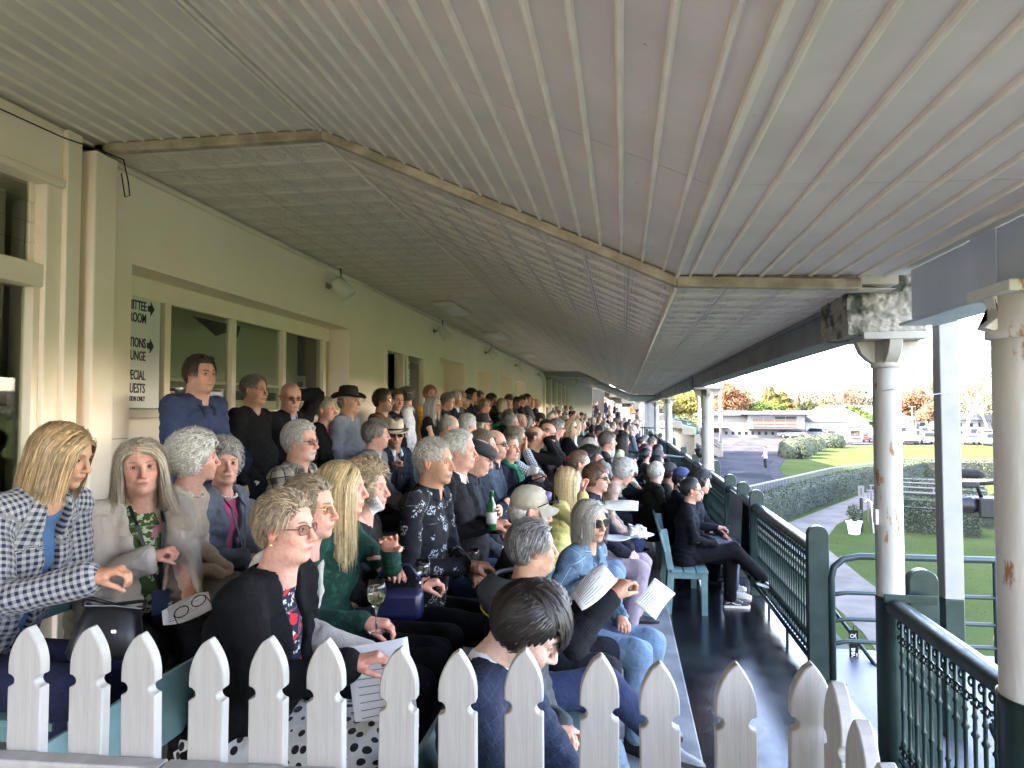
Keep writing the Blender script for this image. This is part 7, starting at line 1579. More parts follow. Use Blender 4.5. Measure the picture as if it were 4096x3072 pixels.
dict(H=(-0.187,4.199,1.405),f=0.2,lod=0,seed=27,sex='f',hair='bob',hl=.16,hc=(.42,.40,.35),streak=1.25,top=('denimj',(.05,.09,.14),(.15,.23,.31),(.02,.035,.06)),topname='denim_jacket',fold=.014,inner=('floral',(.02,.03,.05),(.1,.14,.2)),open=.05,openall=1,phi=R(-22),look=R(-44),lean=.1,arms={-1:('w',(-0.199,4.006,1.081),'curl'),1:'lap'},glasses='bigsun',old=1,skin='tan',pitch=.05,bottom=('denim',(.10,.16,.26),(.18,.27,.39),(.07,.11,.18)),label='grey bobbed woman in light denim jacket and large brown sunglasses'),
dict(H=(-0.448,5.928,1.465),f=0.2,lod=0,seed=28,sex='f',hair='long',hl=.34,hc=(.62,.48,.26),streak=1.35,top=('plain',(.42,.37,.13)),phi=R(-4),look=R(12),lean=.08,arms={-1:('w',(-0.317,5.648,1.376),'curl',(.4,-.4,-1)),1:'lap'},skin='pink',bottom=('denim',(.10,.16,.26),(.18,.27,.39),(.07,.11,.18)),neck=.025,label='young blonde woman in mustard yellow top eating'),
dict(H=(-0.408,6.944,1.533),f=0.2,lod=0,seed=29,sex='f',hair='bun',hc=(.16,.10,.06),streak=1.5,top=('tweed',(.10,.10,.08),(.2,.19,.15)),phi=0,look=R(0),lean=.07,arms='lap',skin='pale',bottom=('plain',(.03,.03,.03)),label='young woman with brown hair held by a red clip'),
dict(H=(-0.229,6.266,1.463),f=0.2,lod=0,seed=30,sex='m',hair='mop',hc=(.13,.075,.045),streak=1.7,top=('plain',(.014,.016,.026)),topname='jacket',inner=('plain',(.6,.62,.66)),open=.035,phi=R(-6),look=R(-16),lean=.08,arms='knees',glasses='sun',skin='pink',bottom=('plain',(.25,.20,.235)),collar=('plain',(.014,.016,.026)),label='teenage boy with brown fringe and sunglasses in navy jacket'),
dict(H=(-0.348,7.764,1.522),f=0.2,lod=0,seed=31,sex='m',hair='curly',hc=(.02,.018,.016),top=('tweed',(.10,.10,.10),(.28,.28,.28)),topname='sweater',phi=R(-4),look=R(-8),pitch=.05,lean=.06,arms='binoc',skin='pink',glasses='sun',label='dark curly haired man in marled grey sweater raising binoculars'),
dict(H=(-0.401,8.767,1.569),f=0.2,lod=0,seed=32,sex='f',hair='fluffy',hc=(.55,.53,.48),top=('plain',(.05,.05,.055)),phi=R(0),look=R(-20),arms='lap',skin='pink',old=1,glasses='clear',label='white curly haired woman with glasses behind the binocular man'),
dict(H=(-0.452,10.277,1.601),f=0.2,lod=1,seed=33,sex='f',hair='short',hc=(.06,.012,.012),top=('plain',(.02,.02,.022)),phi=0,look=R(5),arms='lap',skin='pink',glasses='clear',label='woman with dark burgundy cropped hair'),
dict(H=(-0.201,9.504,1.646),f=0.2,lod=0,seed=34,sex='m',hair='side',hc=(.14,.125,.11),streak=1.6,top=('plain',(.012,.013,.016)),topname='jacket',phi=R(0),look=R(0),lean=.08,arms='phone',skin='pink',old=1,label='man in black zip jacket with greying sideburns filming with a phone'),
dict(H=(-0.381,12.111,1.590),f=0.2,lod=1,seed=35,sex='f',hair='long',hc=(.32,.24,.14),top=('plain',(.10,.09,.06)),phi=R(10),look=R(30),arms='lap',skin='pink',label='woman with wavy dark blonde hair seen from behind'),
dict(H=(-0.434,14.127,1.631),f=0.2,lod=1,seed=36,sex='m',hair='short',hc=(.3,.28,.25),top=('plain',(.02,.02,.025)),phi=0,look=R(20),arms='lap',hat='cap',hatc=(.015,.018,.025),skin='pink',label='man in dark cap in front of the cross railing'),
dict(H=(-0.249,13.347,1.609),f=0.2,lod=1,seed=37,sex='f',hair='long',hc=(.6,.5,.33),top=('plain',(.4,.42,.45)),phi=0,look=R(40),arms='lap',skin='pink',label='pale blonde long haired woman seen from behind'),
dict(H=(-0.135,12.556,1.561),f=0.2,lod=1,seed=38,sex='f',hair='long',hc=(.10,.06,.04),top=('plain',(.3,.38,.45)),phi=R(0),look=R(-20),pitch=.4,arms='lap',skin='pink',label='brunette looking down at her lap'),
dict(H=(-0.001,11.564,1.573),f=0.2,lod=0,seed=39,sex='f',hair='long',hl=.42,hc=(.012,.010,.010),top=('plain',(.50,.50,.33)),phi=R(0),look=R(5),lean=.06,arms='lap',skin='tan',glasses='clear',bottom=('plain',(.01,.01,.012)),label='woman with long black hair in cream sweater'),
dict(H=(0.015,7.318,1.424),f=0.2,lod=0,seed=40,sex='f',hair='fluffy',hc=(.48,.48,.47),streak=1.3,top=('plain',(.26,.185,.145)),topname='coat',phi=R(2),look=R(8),pitch=.55,lean=.36,arms='knees',skin='pink',old=1,glasses='clear',bottom=('plain',(.02,.03,.08)),skirt=1,label='grey haired woman in tan coat leaning far forward'),
dict(H=(0.714,7.688,1.214),f=0,lod=0,seed=41,sex='f',hair='bun',hc=(.010,.009,.009),top=('plain',(.009,.010,.013)),topname='jacket',phi=R(-6),look=R(-4),lean=.05,arms='lap',glasses='clear',skin='tan',cross=-1,sneaker=1,shoe=(.012,.012,.014),bottom=('plain',(.012,.012,.014)),collar=('plain',(.009,.010,.013)),bunclip=1,label='dark haired woman in black on the bench end with a butterfly clip'),
dict(H=(0.873,8.371,1.232),f=0,lod=0,seed=42,sex='m',hair='curly',hc=(.014,.011,.010),top=('plain',(.02,.025,.035)),topname='jacket',phi=R(-4),look=R(-14),pitch=.1,lean=.1,arms={-1:('w',(0.988,8.000,0.785),'grip'),1:'knees'},skin='pink',bottom=('plain',(.10,.12,.16)),sneaker=1,shoe=(.6,.6,.6),label='curly black haired youth looking at his phone'),
dict(H=(0.705,8.851,1.227),f=0,lod=0,seed=43,sex='m',hair='short',hc=(.03,.025,.02),top=('puffer',(.012,.014,.022)),topname='vest',phi=R(0),look=R(15),lean=.07,arms='knees',hat='cap',hatc=(.02,.035,.11),skin='pink',fat=.4,label='person in blue cap and navy vest behind the butterfly clip woman'),
dict(H=(0.605,9.544,1.232),f=0,lod=0,seed=44,sex='m',hair='crop',hc=(.015,.012,.010),top=('plain',(.02,.022,.02)),topname='jacket',phi=R(0),look=R(22),lean=.1,arms='knees',hat='cap',hatc=(.012,.012,.014),skin='brown',label='brown skinned man in black cap facing the track'),
dict(H=(0.416,9.210,1.268),f=0,lod=0,seed=45,sex='m',hair='side',hc=(.58,.53,.43),streak=1.2,top=('plain',(.022,.032,.022)),topname='jacket',phi=R(15),look=R(48),lean=.06,side=.0,arms='lap',skin='pink',old=1,fat=.6,collar=('plain',(.022,.032,.022)),label='man with thick white blond hair in dark green jacket, back turned'),
dict(H=(0.590,12.275,1.260),f=0,lod=0,seed=46,sex='m',hair='crop',hc=(.02,.017,.015),top=('plain',(.012,.012,.012)),phi=R(0),look=R(-2),arms='binoc',hat='cap',hatc=(.05,.045,.055),skin='pink',beard='full',beardc=(.05,.04,.03),label='man in charcoal cap with hands cupped at his mouth'),
dict(H=(0.529,11.254,1.241),f=0,lod=1,seed=47,sex='m',hair='short',hc=(.015,.013,.012),top=('plain',(.012,.012,.014)),phi=0,look=R(4),arms='lap',glasses='sun',skin='tan',label='dark haired man in sunglasses below the charcoal cap'),
dict(H=(0.429,13.061,1.244),f=0,lod=1,seed=48,sex='f',hair='bun',hc=(.02,.016,.013),top=('floral',(.01,.01,.012),(.2,.15,.05)),phi=R(5),look=R(25),arms='lap',skin='pink',label='woman with dark bun next to the charcoal cap'),
dict(H=(0.467,15.295,1.237),f=0,lod=1,seed=49,sex='f',hair='bob',hc=(.08,.025,.028),top=('plain',(.02,.02,.02)),phi=0,look=R(5),arms='lap',skin='pink',glasses='clear',label='woman with wine red bobbed hair'),
dict(H=(0.708,14.928,1.243),f=0,lod=1,seed=50,sex='f',hair='bob',hc=(.02,.014,.012),top=('plain',(.015,.015,.016)),phi=0,look=R(30),arms='lap',skin='pink',label='dark haired head just left of the second column'),
dict(H=(0.716,17.865,1.268),f=0,lod=1,seed=51,sex='m',hair='side',hc=(.16,.14,.11),top=('plain',(.5,.25,.25)),phi=R(0),look=R(0),arms='lap',skin='pink',label='man with swept grey brown hair against the far railing'),
dict(H=(0.493,19.351,1.214),f=0,lod=1,seed=52,sex='m',hair='crop',hc=(.05,.045,.04),top=('plain',(.012,.012,.013)),phi=0,look=R(20),arms='lap',skin='pink',label='crop haired man in black T shirt facing away'),
dict(H=(0.638,20.386,1.227),f=0,lod=1,seed=53,sex='f',hair='fluffy',hc=(.2,.19,.18),top=('plain',(.03,.03,.035)),phi=0,look=R(20),arms='lap',skin='pink',label='grey curly head behind the swept haired man'),
dict(H=(-2.820,4.413,2.292),f=0.6,lod=0,seed=54,stand=True,sex='m',hair='short',hc=(.055,.04,.03),streak=1.5,top=('plain',(.03,.045,.105)),collar=('plain',(.03,.045,.105)),phi=R(-8),look=R(-16),fat=1.6,jowl=1,arms={-1:'phip',1:('side')},skin='pink',lanyard=1,badge=(.19,-.04,-.32),long=.12,bottom=('plain',(.02,.022,.03)),oldx=1,label='big man in blue shirt with sunglasses on his head, standing by the window'),
dict(H=(-2.945,5.359,2.214),f=0.6,lod=0,seed=55,stand=True,sex='m',hair='crop',hc=(.22,.20,.18),streak=1.4,top=('plain',(.009,.009,.011)),topname='sweater',phi=R(-4),look=R(-6),fat=.7,arms={-1:'phip',1:'phip'},skin='tan',old=1,bottom=('plain',(.42,.38,.31)),label='short haired man in black sweater and cream trousers, hand in pocket'),
dict(H=(-2.840,5.782,2.169),f=0.6,lod=0,seed=56,stand=True,sex='m',hair='bald',hc=(.3,.28,.25),top=('plain',(.011,.011,.013)),topname='jacket',inner=('plain',(.28,.38,.58)),open=.035,openall=1,collar=('plain',(.28,.38,.58)),phi=R(-20),look=R(-42),pitch=.22,fat=.9,arms={1:'nape',-1:'front'},glasses='clear',skin='pink',old=1,label='bald man with black glasses holding the back of his head'),
dict(H=(-2.789,6.402,2.057),f=0.6,lod=0,seed=57,stand=True,sex='f',hair='crop',hc=(.6,.55,.42),top=('plain',(.010,.010,.011)),topname='jacket',inner=('plain',(.55,.03,.22)),innername='top',open=.045,openall=1,phi=R(-6),look=R(-4),arms='front',skin='pink',old=1,label='thin woman with short pale hair, black jacket and magenta top'),
dict(H=(-2.644,6.623,2.143),f=0.6,lod=0,seed=58,stand=True,sex='m',hair='short',hc=(.3,.28,.25),top=('stripe',(.20,.22,.27),(.10,.11,.14)),collar=('stripe',(.20,.22,.27),(.10,.11,.14)),phi=R(-2),look=R(-8),fat=.8,arms='side',hat='cowboy',hatc=(.012,.011,.012),skin='tan',old=1,label='man in black cowboy hat and grey striped shirt against the wall'),
dict(H=(-2.629,7.587,2.161),f=0.6,lod=0,seed=59,stand=True,sex='m',hair='short',hc=(.06,.04,.028),top=('plain',(.085,.045,.025)),topname='hoodie',phi=0,look=R(0),fat=.4,arms='side',glasses='clear',skin='tan',beard='full',beardc=(.12,.08,.06),label='man with glasses in brown hooded top'),
dict(H=(-2.649,8.090,2.177),f=0.6,lod=0,seed=60,stand=True,sex='m',hair='crop',hc=(.16,.11,.07),top=('plain',(.014,.015,.022)),phi=R(-18),look=R(-42),pitch=.1,arms='side',skin='pink',label='ruddy man in navy T shirt facing the camera by the doorway'),
dict(H=(-2.637,8.444,2.235),f=0.6,lod=0,seed=61,stand=True,sex='m',hair='crop',hc=(.09,.08,.07),top=('plain',(.62,.63,.66)),collar=('plain',(.62,.63,.66)),phi=R(20),look=R(130),arms='side',hat='flatcap',hatc=(.08,.07,.055),skin='pink',bottom=('plain',(.03,.03,.035)),label='man in white shirt and olive flat cap turned to the door'),
dict(H=(-2.680,9.702,2.279),f=0.6,lod=0,seed=62,stand=True,sex='m',hair='crop',hc=(.42,.22,.12),top=('shiny',(.62,.32,.03)),topname='jacket',phi=R(-15),look=R(-48),arms='front',skin='pink',label='ginger haired man in bright yellow jacket'),
dict(H=(-2.418,8.938,2.118),f=0.6,lod=0,seed=63,stand=True,sex='f',hair='long',hl=.40,hc=(.50,.48,.46),top=('plain',(.010,.010,.012)),topname='dress',sleeve=0,phi=R(-5),look=R(-18),arms='front',skin='tan',neck=.03,label='woman with long silver hair in sleeveless black dress'),
dict(H=(-2.576,10.329,2.188),f=0.6,lod=1,seed=64,stand=True,sex='m',hair='short',hc=(.22,.2,.18),top=('plain',(.02,.02,.025)),phi=0,look=R(0),pitch=.3,arms='front',skin='pink',old=1,label='grey haired standing man looking down at his cup'),
dict(H=(-2.593,10.932,2.235),f=0.6,lod=1,seed=65,stand=True,sex='m',hair='short',hc=(.58,.56,.52),top=('plain',(.014,.018,.035)),collar=('plain',(.6,.6,.6)),phi=0,look=R(-2),arms='side',glasses='clear',skin='pink',old=1,label='white haired standing man with glasses and navy sweater'),
dict(H=(-2.684,11.625,2.272),f=0.6,lod=1,seed=66,stand=True,sex='m',hair='shaved',hc=(.2,.18,.15),top=('plain',(.05,.055,.04)),phi=0,look=R(5),arms='side',skin='tan',label='balding standing man in olive jacket'),
dict(H=(-2.698,12.030,2.236),f=0.6,lod=1,seed=67,stand=True,sex='m',hair='short',hc=(.3,.28,.25),top=('plain',(.015,.015,.017)),phi=R(-5),look=R(-20),arms='front',hat='flatcap',hatc=(.06,.06,.055),skin='pink',label='standing man in grey flat cap at the niches'),
dict(H=(-2.649,12.338,2.320),f=0.6,lod=1,seed=68,stand=True,sex='m',hair='side',hc=(.02,.017,.015),top=('plain',(.012,.012,.014)),phi=0,look=R(0),arms='side',skin='pink',label='tall dark haired standing man in black jacket'),
dict(H=(-2.678,13.145,2.290),f=0.6,lod=1,seed=69,stand=True,sex='m',hair='short',hc=(.1,.09,.08),top=('plain',(.015,.015,.016)),phi=0,look=R(-5),arms='side',glasses='clear',skin='pink',label='standing man with glasses and black coat'),
dict(H=(-2.413,12.382,2.134),f=0.6,lod=1,seed=70,stand=True,sex='f',hair='side',hc=(.42,.32,.18),top=('plain',(.02,.10,.05)),phi=0,look=R(0),arms='phone',skin='pink',glasses='sun',scarf=(.5,.22,.3),label='woman in green coat and long pink scarf'),
dict(H=(-2.536,13.675,2.260),f=0.6,lod=1,seed=71,stand=True,sex='m',hair='mop',hc=(.012,.011,.012),top=('plain',(.04,.045,.035)),phi=0,look=R(-10),pitch=.2,arms={-1:'face',1:'side'},skin='pink',label='dark haired man shading his face with a hand'),
dict(H=(-2.317,13.611,2.171),f=0.6,lod=1,seed=72,stand=True,sex='f',hair='bob',hc=(.45,.34,.2),top=('floral',(.012,.012,.012),(.25,.22,.15)),phi=0,look=R(30),arms='front',skin='pink',label='woman with a blonde bob in leopard print top'),
dict(H=(-2.361,14.617,2.159),f=0.6,lod=1,seed=73,stand=True,sex='f',hair='bob',hc=(.55,.42,.26),top=('plain',(.45,.25,.18)),phi=R(-5),look=R(-20),arms='front',skin='pink',label='fair woman in peach top beside the blonde bob'),
dict(H=(-2.513,15.804,2.292),f=0.6,lod=1,seed=74,stand=True,sex='m',hair='short',hc=(.06,.05,.04),top=('plain',(.03,.03,.03)),phi=0,look=0,arms='side',skin='pink',label='brown haired man behind the fair women'),
dict(H=(-2.363,15.829,2.236),f=0.6,lod=1,seed=75,stand=True,sex='m',hair='crop',hc=(.012,.01,.01),top=('plain',(.012,.012,.014)),phi=0,look=0,pitch=.35,arms='fold',skin='brown',label='dark skinned man in black looking down'),
dict(H=(-2.301,16.445,2.289),f=0.6,lod=1,seed=76,stand=True,sex='m',hair='crop',hc=(.09,.07,.05),top=('plain',(.015,.015,.018)),phi=0,look=R(-10),arms='fold',skin='pink',label='cropped haired man in black jacket with crossed arms'),
dict(H=(-2.368,17.647,2.344),f=0.6,lod=1,seed=77,stand=True,sex='m',hair='side',hc=(.03,.025,.02),top=('plain',(.04,.042,.048)),phi=0,look=0,arms='fold',skin='pink',label='dark haired man in grey jacket with crossed arms'),
dict(H=(-2.346,18.262,2.251),f=0.6,lod=1,seed=78,stand=True,sex='m',hair='short',hc=(.35,.26,.15),top=('plain',(.05,.05,.06)),phi=0,look=R(-5),arms='fold',skin='pink',label='sandy haired man with crossed arms'),
dict(H=(-2.313,19.178,2.261),f=0.6,lod=1,seed=79,stand=True,sex='m',hair='bald',hc=(.3,.3,.3),top=('plain',(.03,.03,.035)),phi=0,look=R(-5),arms='fold',glasses='clear',skin='pink',old=1,label='bald bespectacled man at the end of the cream wall'),
dict(H=(-1.832,7.418,1.876),f=0.6,lod=0,seed=80,sex='m',hair='balding',hc=(.6,.57,.5),top=('plain',(.012,.012,.014)),phi=0,look=R(10),pitch=.25,arms='lap',skin='pink',old=1,label='balding white haired man seen over the floral shirt'),
dict(H=(-1.787,8.134,1.878),f=0.6,lod=0,seed=81,sex='m',hair='short',hc=(.62,.61,.58),streak=1.2,top=('plain',(.012,.012,.015)),topname='jacket',collar=('plain',(.6,.62,.66)),phi=R(15),look=R(40),pitch=.15,lean=.2,arms='lap',skin='pink',old=1,label='white haired man in black jacket leaning away'),
dict(H=(-1.815,9.143,1.870),f=0.6,lod=1,seed=82,sex='f',hair='bob',hl=.14,hc=(.6,.57,.5),top=('plain',(.02,.02,.022)),phi=0,look=R(0),arms={-1:'face',1:'lap'},hat='wide',hatc=(.012,.012,.014),skin='pink',old=1,label='pale haired woman in black brimmed hat with raised hand'),
dict(H=(-1.757,11.279,1.861),f=0.6,lod=1,seed=83,sex='m',hair='short',hc=(.33,.32,.3),top=('plain',(.02,.021,.025)),phi=0,look=R(0),arms='lap',glasses='clear',skin='pink',old=1,label='smiling grey haired man with glasses in black fleece'),
dict(H=(-1.962,12.257,1.941),f=0.6,lod=1,seed=84,sex='m',hair='short',hc=(.10,.09,.08),top=('plain',(.02,.02,.02)),phi=0,look=R(20),arms='lap',skin='pink',label='dark haired man behind the smiling glasses man'),
dict(H=(-1.755,12.292,1.880),f=0.6,lod=1,seed=85,sex='m',hair='balding',hc=(.6,.57,.5),top=('plain',(.02,.025,.045)),inner=('plain',(.6,.6,.6)),open=.03,phi=0,look=R(0),arms='lap',skin='pink',old=1,label='balding fair man in navy blazer'),
dict(H=(-1.723,12.906,1.835),f=0.6,lod=1,seed=86,sex='f',hair='bob',hc=(.2,.2,.2),top=('plain',(.5,.52,.55)),phi=0,look=R(0),arms='face',glasses='clear',skin='tan',old=1,label='grey bobbed woman in pale top with dark glasses'),
dict(H=(-1.670,14.533,1.870),f=0.6,lod=1,seed=87,sex='m',hair='crop',hc=(.04,.03,.03),top=('plain',(.012,.012,.013)),phi=R(10),look=R(20),arms='lap',hat='cap',hatc=(.012,.012,.014),skin='pink',beard='full',beardc=(.06,.04,.03),label='bearded man in black cap at the end of the wall'),
dict(H=(-1.273,11.965,1.776),f=0.6,lod=1,seed=88,sex='m',hair='crop',hc=(.06,.05,.04),top=('plain',(.02,.02,.022)),phi=0,look=R(5),arms='lap',skin='pink',label='dark cropped man behind the red faced bald man'),
dict(H=(-0.306,2.676,1.276),f=0.2,lod=0,seed=89,sex='m',hair='short',hc=(.1,.08,.07),top=('plain',(.045,.048,.055)),topname='jacket',phi=R(-14),look=R(-10),pitch=.35,lean=.2,arms='lap',skin='tan',shorts=1,bottom=('denim',(.10,.14,.17),(.14,.18,.22),(.05,.07,.09)),shoe=(.012,.014,.02),fat=.6,spread=.2,foot=.12,label='man in grey and black jacket and denim shorts hidden behind the bowed head'),
]
FAR = [
((-2.85,31.39,2.12),0.60,'st',(.35,.34,.32),(.05,.055,.05),'S','grey haired man standing in olive coat by the far windows'),
((-1.93,21.59,1.94),0.60,'m',(.12,.1,.09),(.012,.012,.013),'3','bearded man in black near the far windows'),
((-2.85,36.17,2.18),0.60,'st',(.2,.18,.16),(.10,.11,.13),'S','man in dark vest with grey sleeves standing at the far windows'),
((-2.85,39.71,2.18),0.60,'cap',(.2,.2,.2),(.012,.012,.014),'S','capped man in black standing at the far windows'),
((-1.93,24.37,1.84),0.60,'m',(.15,.14,.12),(.03,.05,.05),'3','man with pale collar seated before the far windows'),
((-1.93,25.99,1.79),0.60,'f',(.14,.02,.02),(.06,.02,.03),'3','red haired woman seated in the far crowd'),
((-1.93,28.41,1.92),0.60,'m',(.05,.04,.03),(.05,.05,.04),'3','brown haired man in olive coat in the far crowd'),
((-1.93,30.79,1.82),0.60,'b',(.5,.45,.4),(.02,.022,.03),'3','bald man in dark suit in the far crowd'),
((-1.93,33.81,1.84),0.60,'cap',(.02,.025,.03),(.12,.12,.13),'3','man with dark cap and grey jacket in the far crowd'),
((-2.58,42.14,2.01),0.60,'f',(.3,.22,.14),(.02,.02,.03),'S','long haired woman with glasses by the white end wall'),
((-1.93,38.26,1.78),0.60,'f',(.5,.4,.25),(.02,.022,.035),'3','fair short haired woman in navy in the far crowd'),
((-1.91,42.25,1.77),0.60,'m',(.04,.03,.03),(.03,.035,.06),'3','dark haired man in blue in the far crowd'),
((-1.78,42.25,2.20),0.60,'cap',(.02,.02,.03),(.05,.075,.14),'S','capped man in blue sweater standing near the stairs'),
((-1.93,42.01,1.51),0.60,'m',(.28,.27,.25),(.07,.07,.06),'3','man in grey green coat seated by the cross railing'),
((-1.08,26.75,1.70),0.40,'f',(.45,.4,.33),(.06,.03,.04),'2','woman in maroon patterned jacket in the far rows'),
((-1.08,33.72,1.67),0.40,'m',(.35,.3,.22),(.08,.09,.07),'2','man in sage jacket in the far rows'),
((-1.04,42.40,1.53),0.40,'m',(.3,.28,.25),(.012,.012,.015),'2','grey haired man in black with lanyard in the far rows'),
((-0.29,21.24,1.60),0.20,'m',(.2,.19,.18),(.012,.013,.016),'1','man in bulky black coat in the far second row'),
((-0.25,26.31,1.67),0.20,'f',(.16,.12,.1),(.25,.2,.2),'1','woman in light scarf in the far second row'),
((-0.34,14.14,1.68),0.20,'m',(.5,.48,.45),(.3,.3,.32),'1','fair man in sunglasses near the cross railing'),
((-0.13,24.30,1.64),0.20,'m',(.3,.25,.2),(.10,.12,.16),'1','man in grey blue jacket in the far second row'),
((0.13,19.28,1.62),0.20,'m',(.04,.04,.04),(.02,.02,.022),'1','dark haired man left of the fascinator wearer'),
((0.41,26.42,1.51),0.00,'fas',(.4,.25,.15),(.03,.02,.04),'0','woman with a bright pink fascinator'),
((0.26,18.29,1.56),0.20,'m',(.55,.53,.5),(.12,.13,.17),'1','white haired man in checked shirt with racebook'),
((0.48,24.40,1.48),0.00,'m',(.07,.06,.05),(.02,.025,.05),'0','man in navy at the far railing'),
((-1.72,47.31,2.58),0.95,'st',(.1,.09,.08),(.012,.014,.02),'T','man in dark suit and blue shirt on the end stairs'),
((-1.11,48.41,2.76),1.13,'st',(.25,.25,.25),(.015,.02,.04),'T','man in sunglasses and navy suit on the end stairs'),
((-0.79,44.43,2.28),0.65,'st',(.4,.4,.4),(.28,.22,.18),'T','man in beige jacket with binoculars at the end gate'),
((-0.32,45.52,2.13),0.50,'st',(.06,.06,.06),(.012,.012,.013),'T','man in black jacket leaning at the end gate'),
((0.85,40.65,2.01),0.38,'st',(.1,.08,.06),(.25,.18,.13),'T','man in tan jacket behind the white pier'),
((-0.62,60.65,2.58),1.36,'m',(.03,.03,.03),(.012,.012,.014),'T','person in black seated in the upper far seats'),
((0.79,62.90,2.51),1.29,'m',(.1,.08,.05),(.65,.2,.03),'T','person in orange top seated in the far seats'),
((-0.01,22.30,1.61),0.20,'m',(.25,.2,.2),(.03,.03,.04),'1','seated man behind the black coat in the far rows'),
((-1.08,29.81,1.46),0.40,'f',(.14,.1,.07),(.05,.05,.06),'2','woman just past the cross railing'),
((-1.93,37.21,1.59),0.60,'m',(.3,.27,.22),(.03,.03,.04),'3','man with folded hands past the cross railing'),
((-1.15,14.01,1.82),0.40,'m',(.2,.17,.12),(.03,.03,.035),'2','man tucked behind the phone holder'),
((-1.08,19.38,1.66),0.40,'f',(.5,.4,.3),(.2,.2,.22),'2','woman in grey scarf beyond the blonde phone holder'),
((-1.93,28.85,1.66),0.60,'m',(.1,.1,.1),(.02,.02,.022),'3','man in black seated above the cross railing'),
((-1.93,20.23,1.93),0.60,'m',(.22,.2,.18),(.04,.03,.03),'3','man in brown jacket near the wall end'),
((-1.93,19.37,1.88),0.60,'f',(.55,.5,.42),(.06,.06,.08),'3','fair haired woman near the wall end'),
((-1.93,23.04,1.85),0.60,'m',(.05,.05,.05),(.015,.015,.018),'3','dark man beside the bearded man'),
((-1.55,42.31,1.72),0.60,'m',(.3,.3,.3),(.03,.03,.04),'3','distant man on the top row before the stairs'),
((-1.30,42.34,1.80),0.60,'f',(.3,.2,.12),(.08,.03,.03),'3','distant woman in dark red before the stairs'),
((-0.66,34.34,1.75),0.40,'m',(.1,.1,.1),(.02,.02,.03),'2','distant man in navy on the third row'),
((-0.17,38.47,1.66),0.20,'m',(.2,.2,.2),(.05,.05,.06),'1','distant man in grey on the second row'),
((0.11,33.45,1.62),0.20,'f',(.4,.3,.2),(.02,.02,.03),'1','distant fair woman on the second row'),
((0.35,35.52,1.52),0.00,'m',(.1,.1,.1),(.02,.02,.02),'0','distant man in black beside the piers'),
((0.60,32.52,1.52),0.00,'m',(.4,.38,.35),(.04,.05,.08),'0','distant grey man beside the piers'),
]
# ================================================================ putting the people down
def arm_world(p):
    a = p.get('arms')
    if isinstance(a, dict):
        c, s = math.cos(p['phi']), math.sin(p['phi']); lean = p.get('lean', .07 if not p.get('stand') else .03); H = np.array(p['H'])
        root = np.array([H[0] - c * lean, H[1] - s * lean, p['f']]); Rw = np.array([[c, s, 0], [-s, c, 0], [0, 0, 1.]]); b = {}
        for k, v in a.items():
            if isinstance(v, tuple) and v[0] == 'w': q = Rw @ (np.array(v[1]) - root); b[k] = (q[0], q[1], q[2]) + tuple(v[2:])
            else: b[k] = v
        p['arms'] = b
m_frame = mat('burgundy_frame', (.09, .012, .02), .3)
NEAR = {}
for p in PEOPLE:
    if p.get('standon'): p['stand'] = True
    p['group'] = {0: 'spectators in the front row', .2: 'spectators in the second row', .4: 'spectators in the third row', .6: 'spectators along the top of the stand'}[p['f']]
    if p.get('gc', 0) is None: p['gc'] = m_gold
    if p.get('gc', 0) == 1: p['gc'] = m_frame
    if p['lod'] == 1 and not p.get('pitch'): p['look'] = p.get('look', 0) + R(random.uniform(-14, 14)); p['pitch'] = random.uniform(-.08, .16); p['roll'] = random.uniform(-.10, .10)
    arm_world(p); person(p); NEAR[p['label'][:26]] = p
import time
# distant people: their own simple body, hair and garments
FC = {}
for H, f, k, hc, tc, r_, lab in FAR:
    st = r_ == 'S' or k == 'st' ; sex = 'f' if k in ('f', 'fas') else 'm'
    p = dict(H=H, f=f, lod=2, seed=int(H[1] * 10) % 97 + 3, sex=sex, hair={'f': 'bob', 'fas': 'bob', 'b': 'shaved'}.get(k, 'short'), hc=hc, top=('plain', tc), phi=R(random.uniform(-10, 12)), look=R(random.uniform(-25, 25)), arms=random.choice(['lap', 'knees', 'lap']) if not st else random.choice(['side', 'front', 'fold']), stand=st, label=lab, group='spectators far along the stand', skin=random.choice(['pink', 'fair', 'tan']), bottom=('plain', random.choice([(.02, .025, .04), (.03, .03, .03), (.05, .07, .12), (.15, .12, .09)])))
    if k == 'cap': p['hat'] = 'cap'; p['hatc'] = hc
    if k == 'fas': p['hat'] = 'fascinator'; p['hatc'] = (.7, .02, .15)
    person(p)
for H, l, kw in (((6.3, 72.7, GZ + 1.62), 'older person in patterned shirt and jeans walking on the asphalt', dict(sex='f', hair='short', hc=(.6, .6, .58), top=('dots', (.03, .04, .12), (.6, .6, .62)), bottom=('denim', (.10, .17, .28), (.14, .2, .32), (.05, .1, .2)), look=R(-160), phi=R(-170))),
                 ((11.3, 59.8, GZ + 1.64), 'person in grey T shirt and dark jeans walking across the asphalt', dict(sex='f', hair='bun', hc=(.08, .04, .025), top=('plain', (.32, .34, .37)), sleeve=1, bottom=('plain', (.03, .035, .04)), look=R(-165), phi=R(-175), flare=1.5))):
    person(dict(H=H, f=GZ, lod=1, seed=5, arms='front', stand=True, skin='pink', label=l, **kw))
person(dict(H=(4.95, 8.9, 1.18), f=-.62, lod=1, seed=9, sex='m', hair='short', hc=(.1, .08, .06), top=('plain', (.02, .025, .04)), sleeve=1, arms={-1: (.42, -.12, 1.35, 'grip'), 1: (.4, .1, 1.3, 'grip')}, stand=True, skin='pink', phi=R(172), look=R(175), label='camera operator in dark T shirt half hidden by the thick column'))
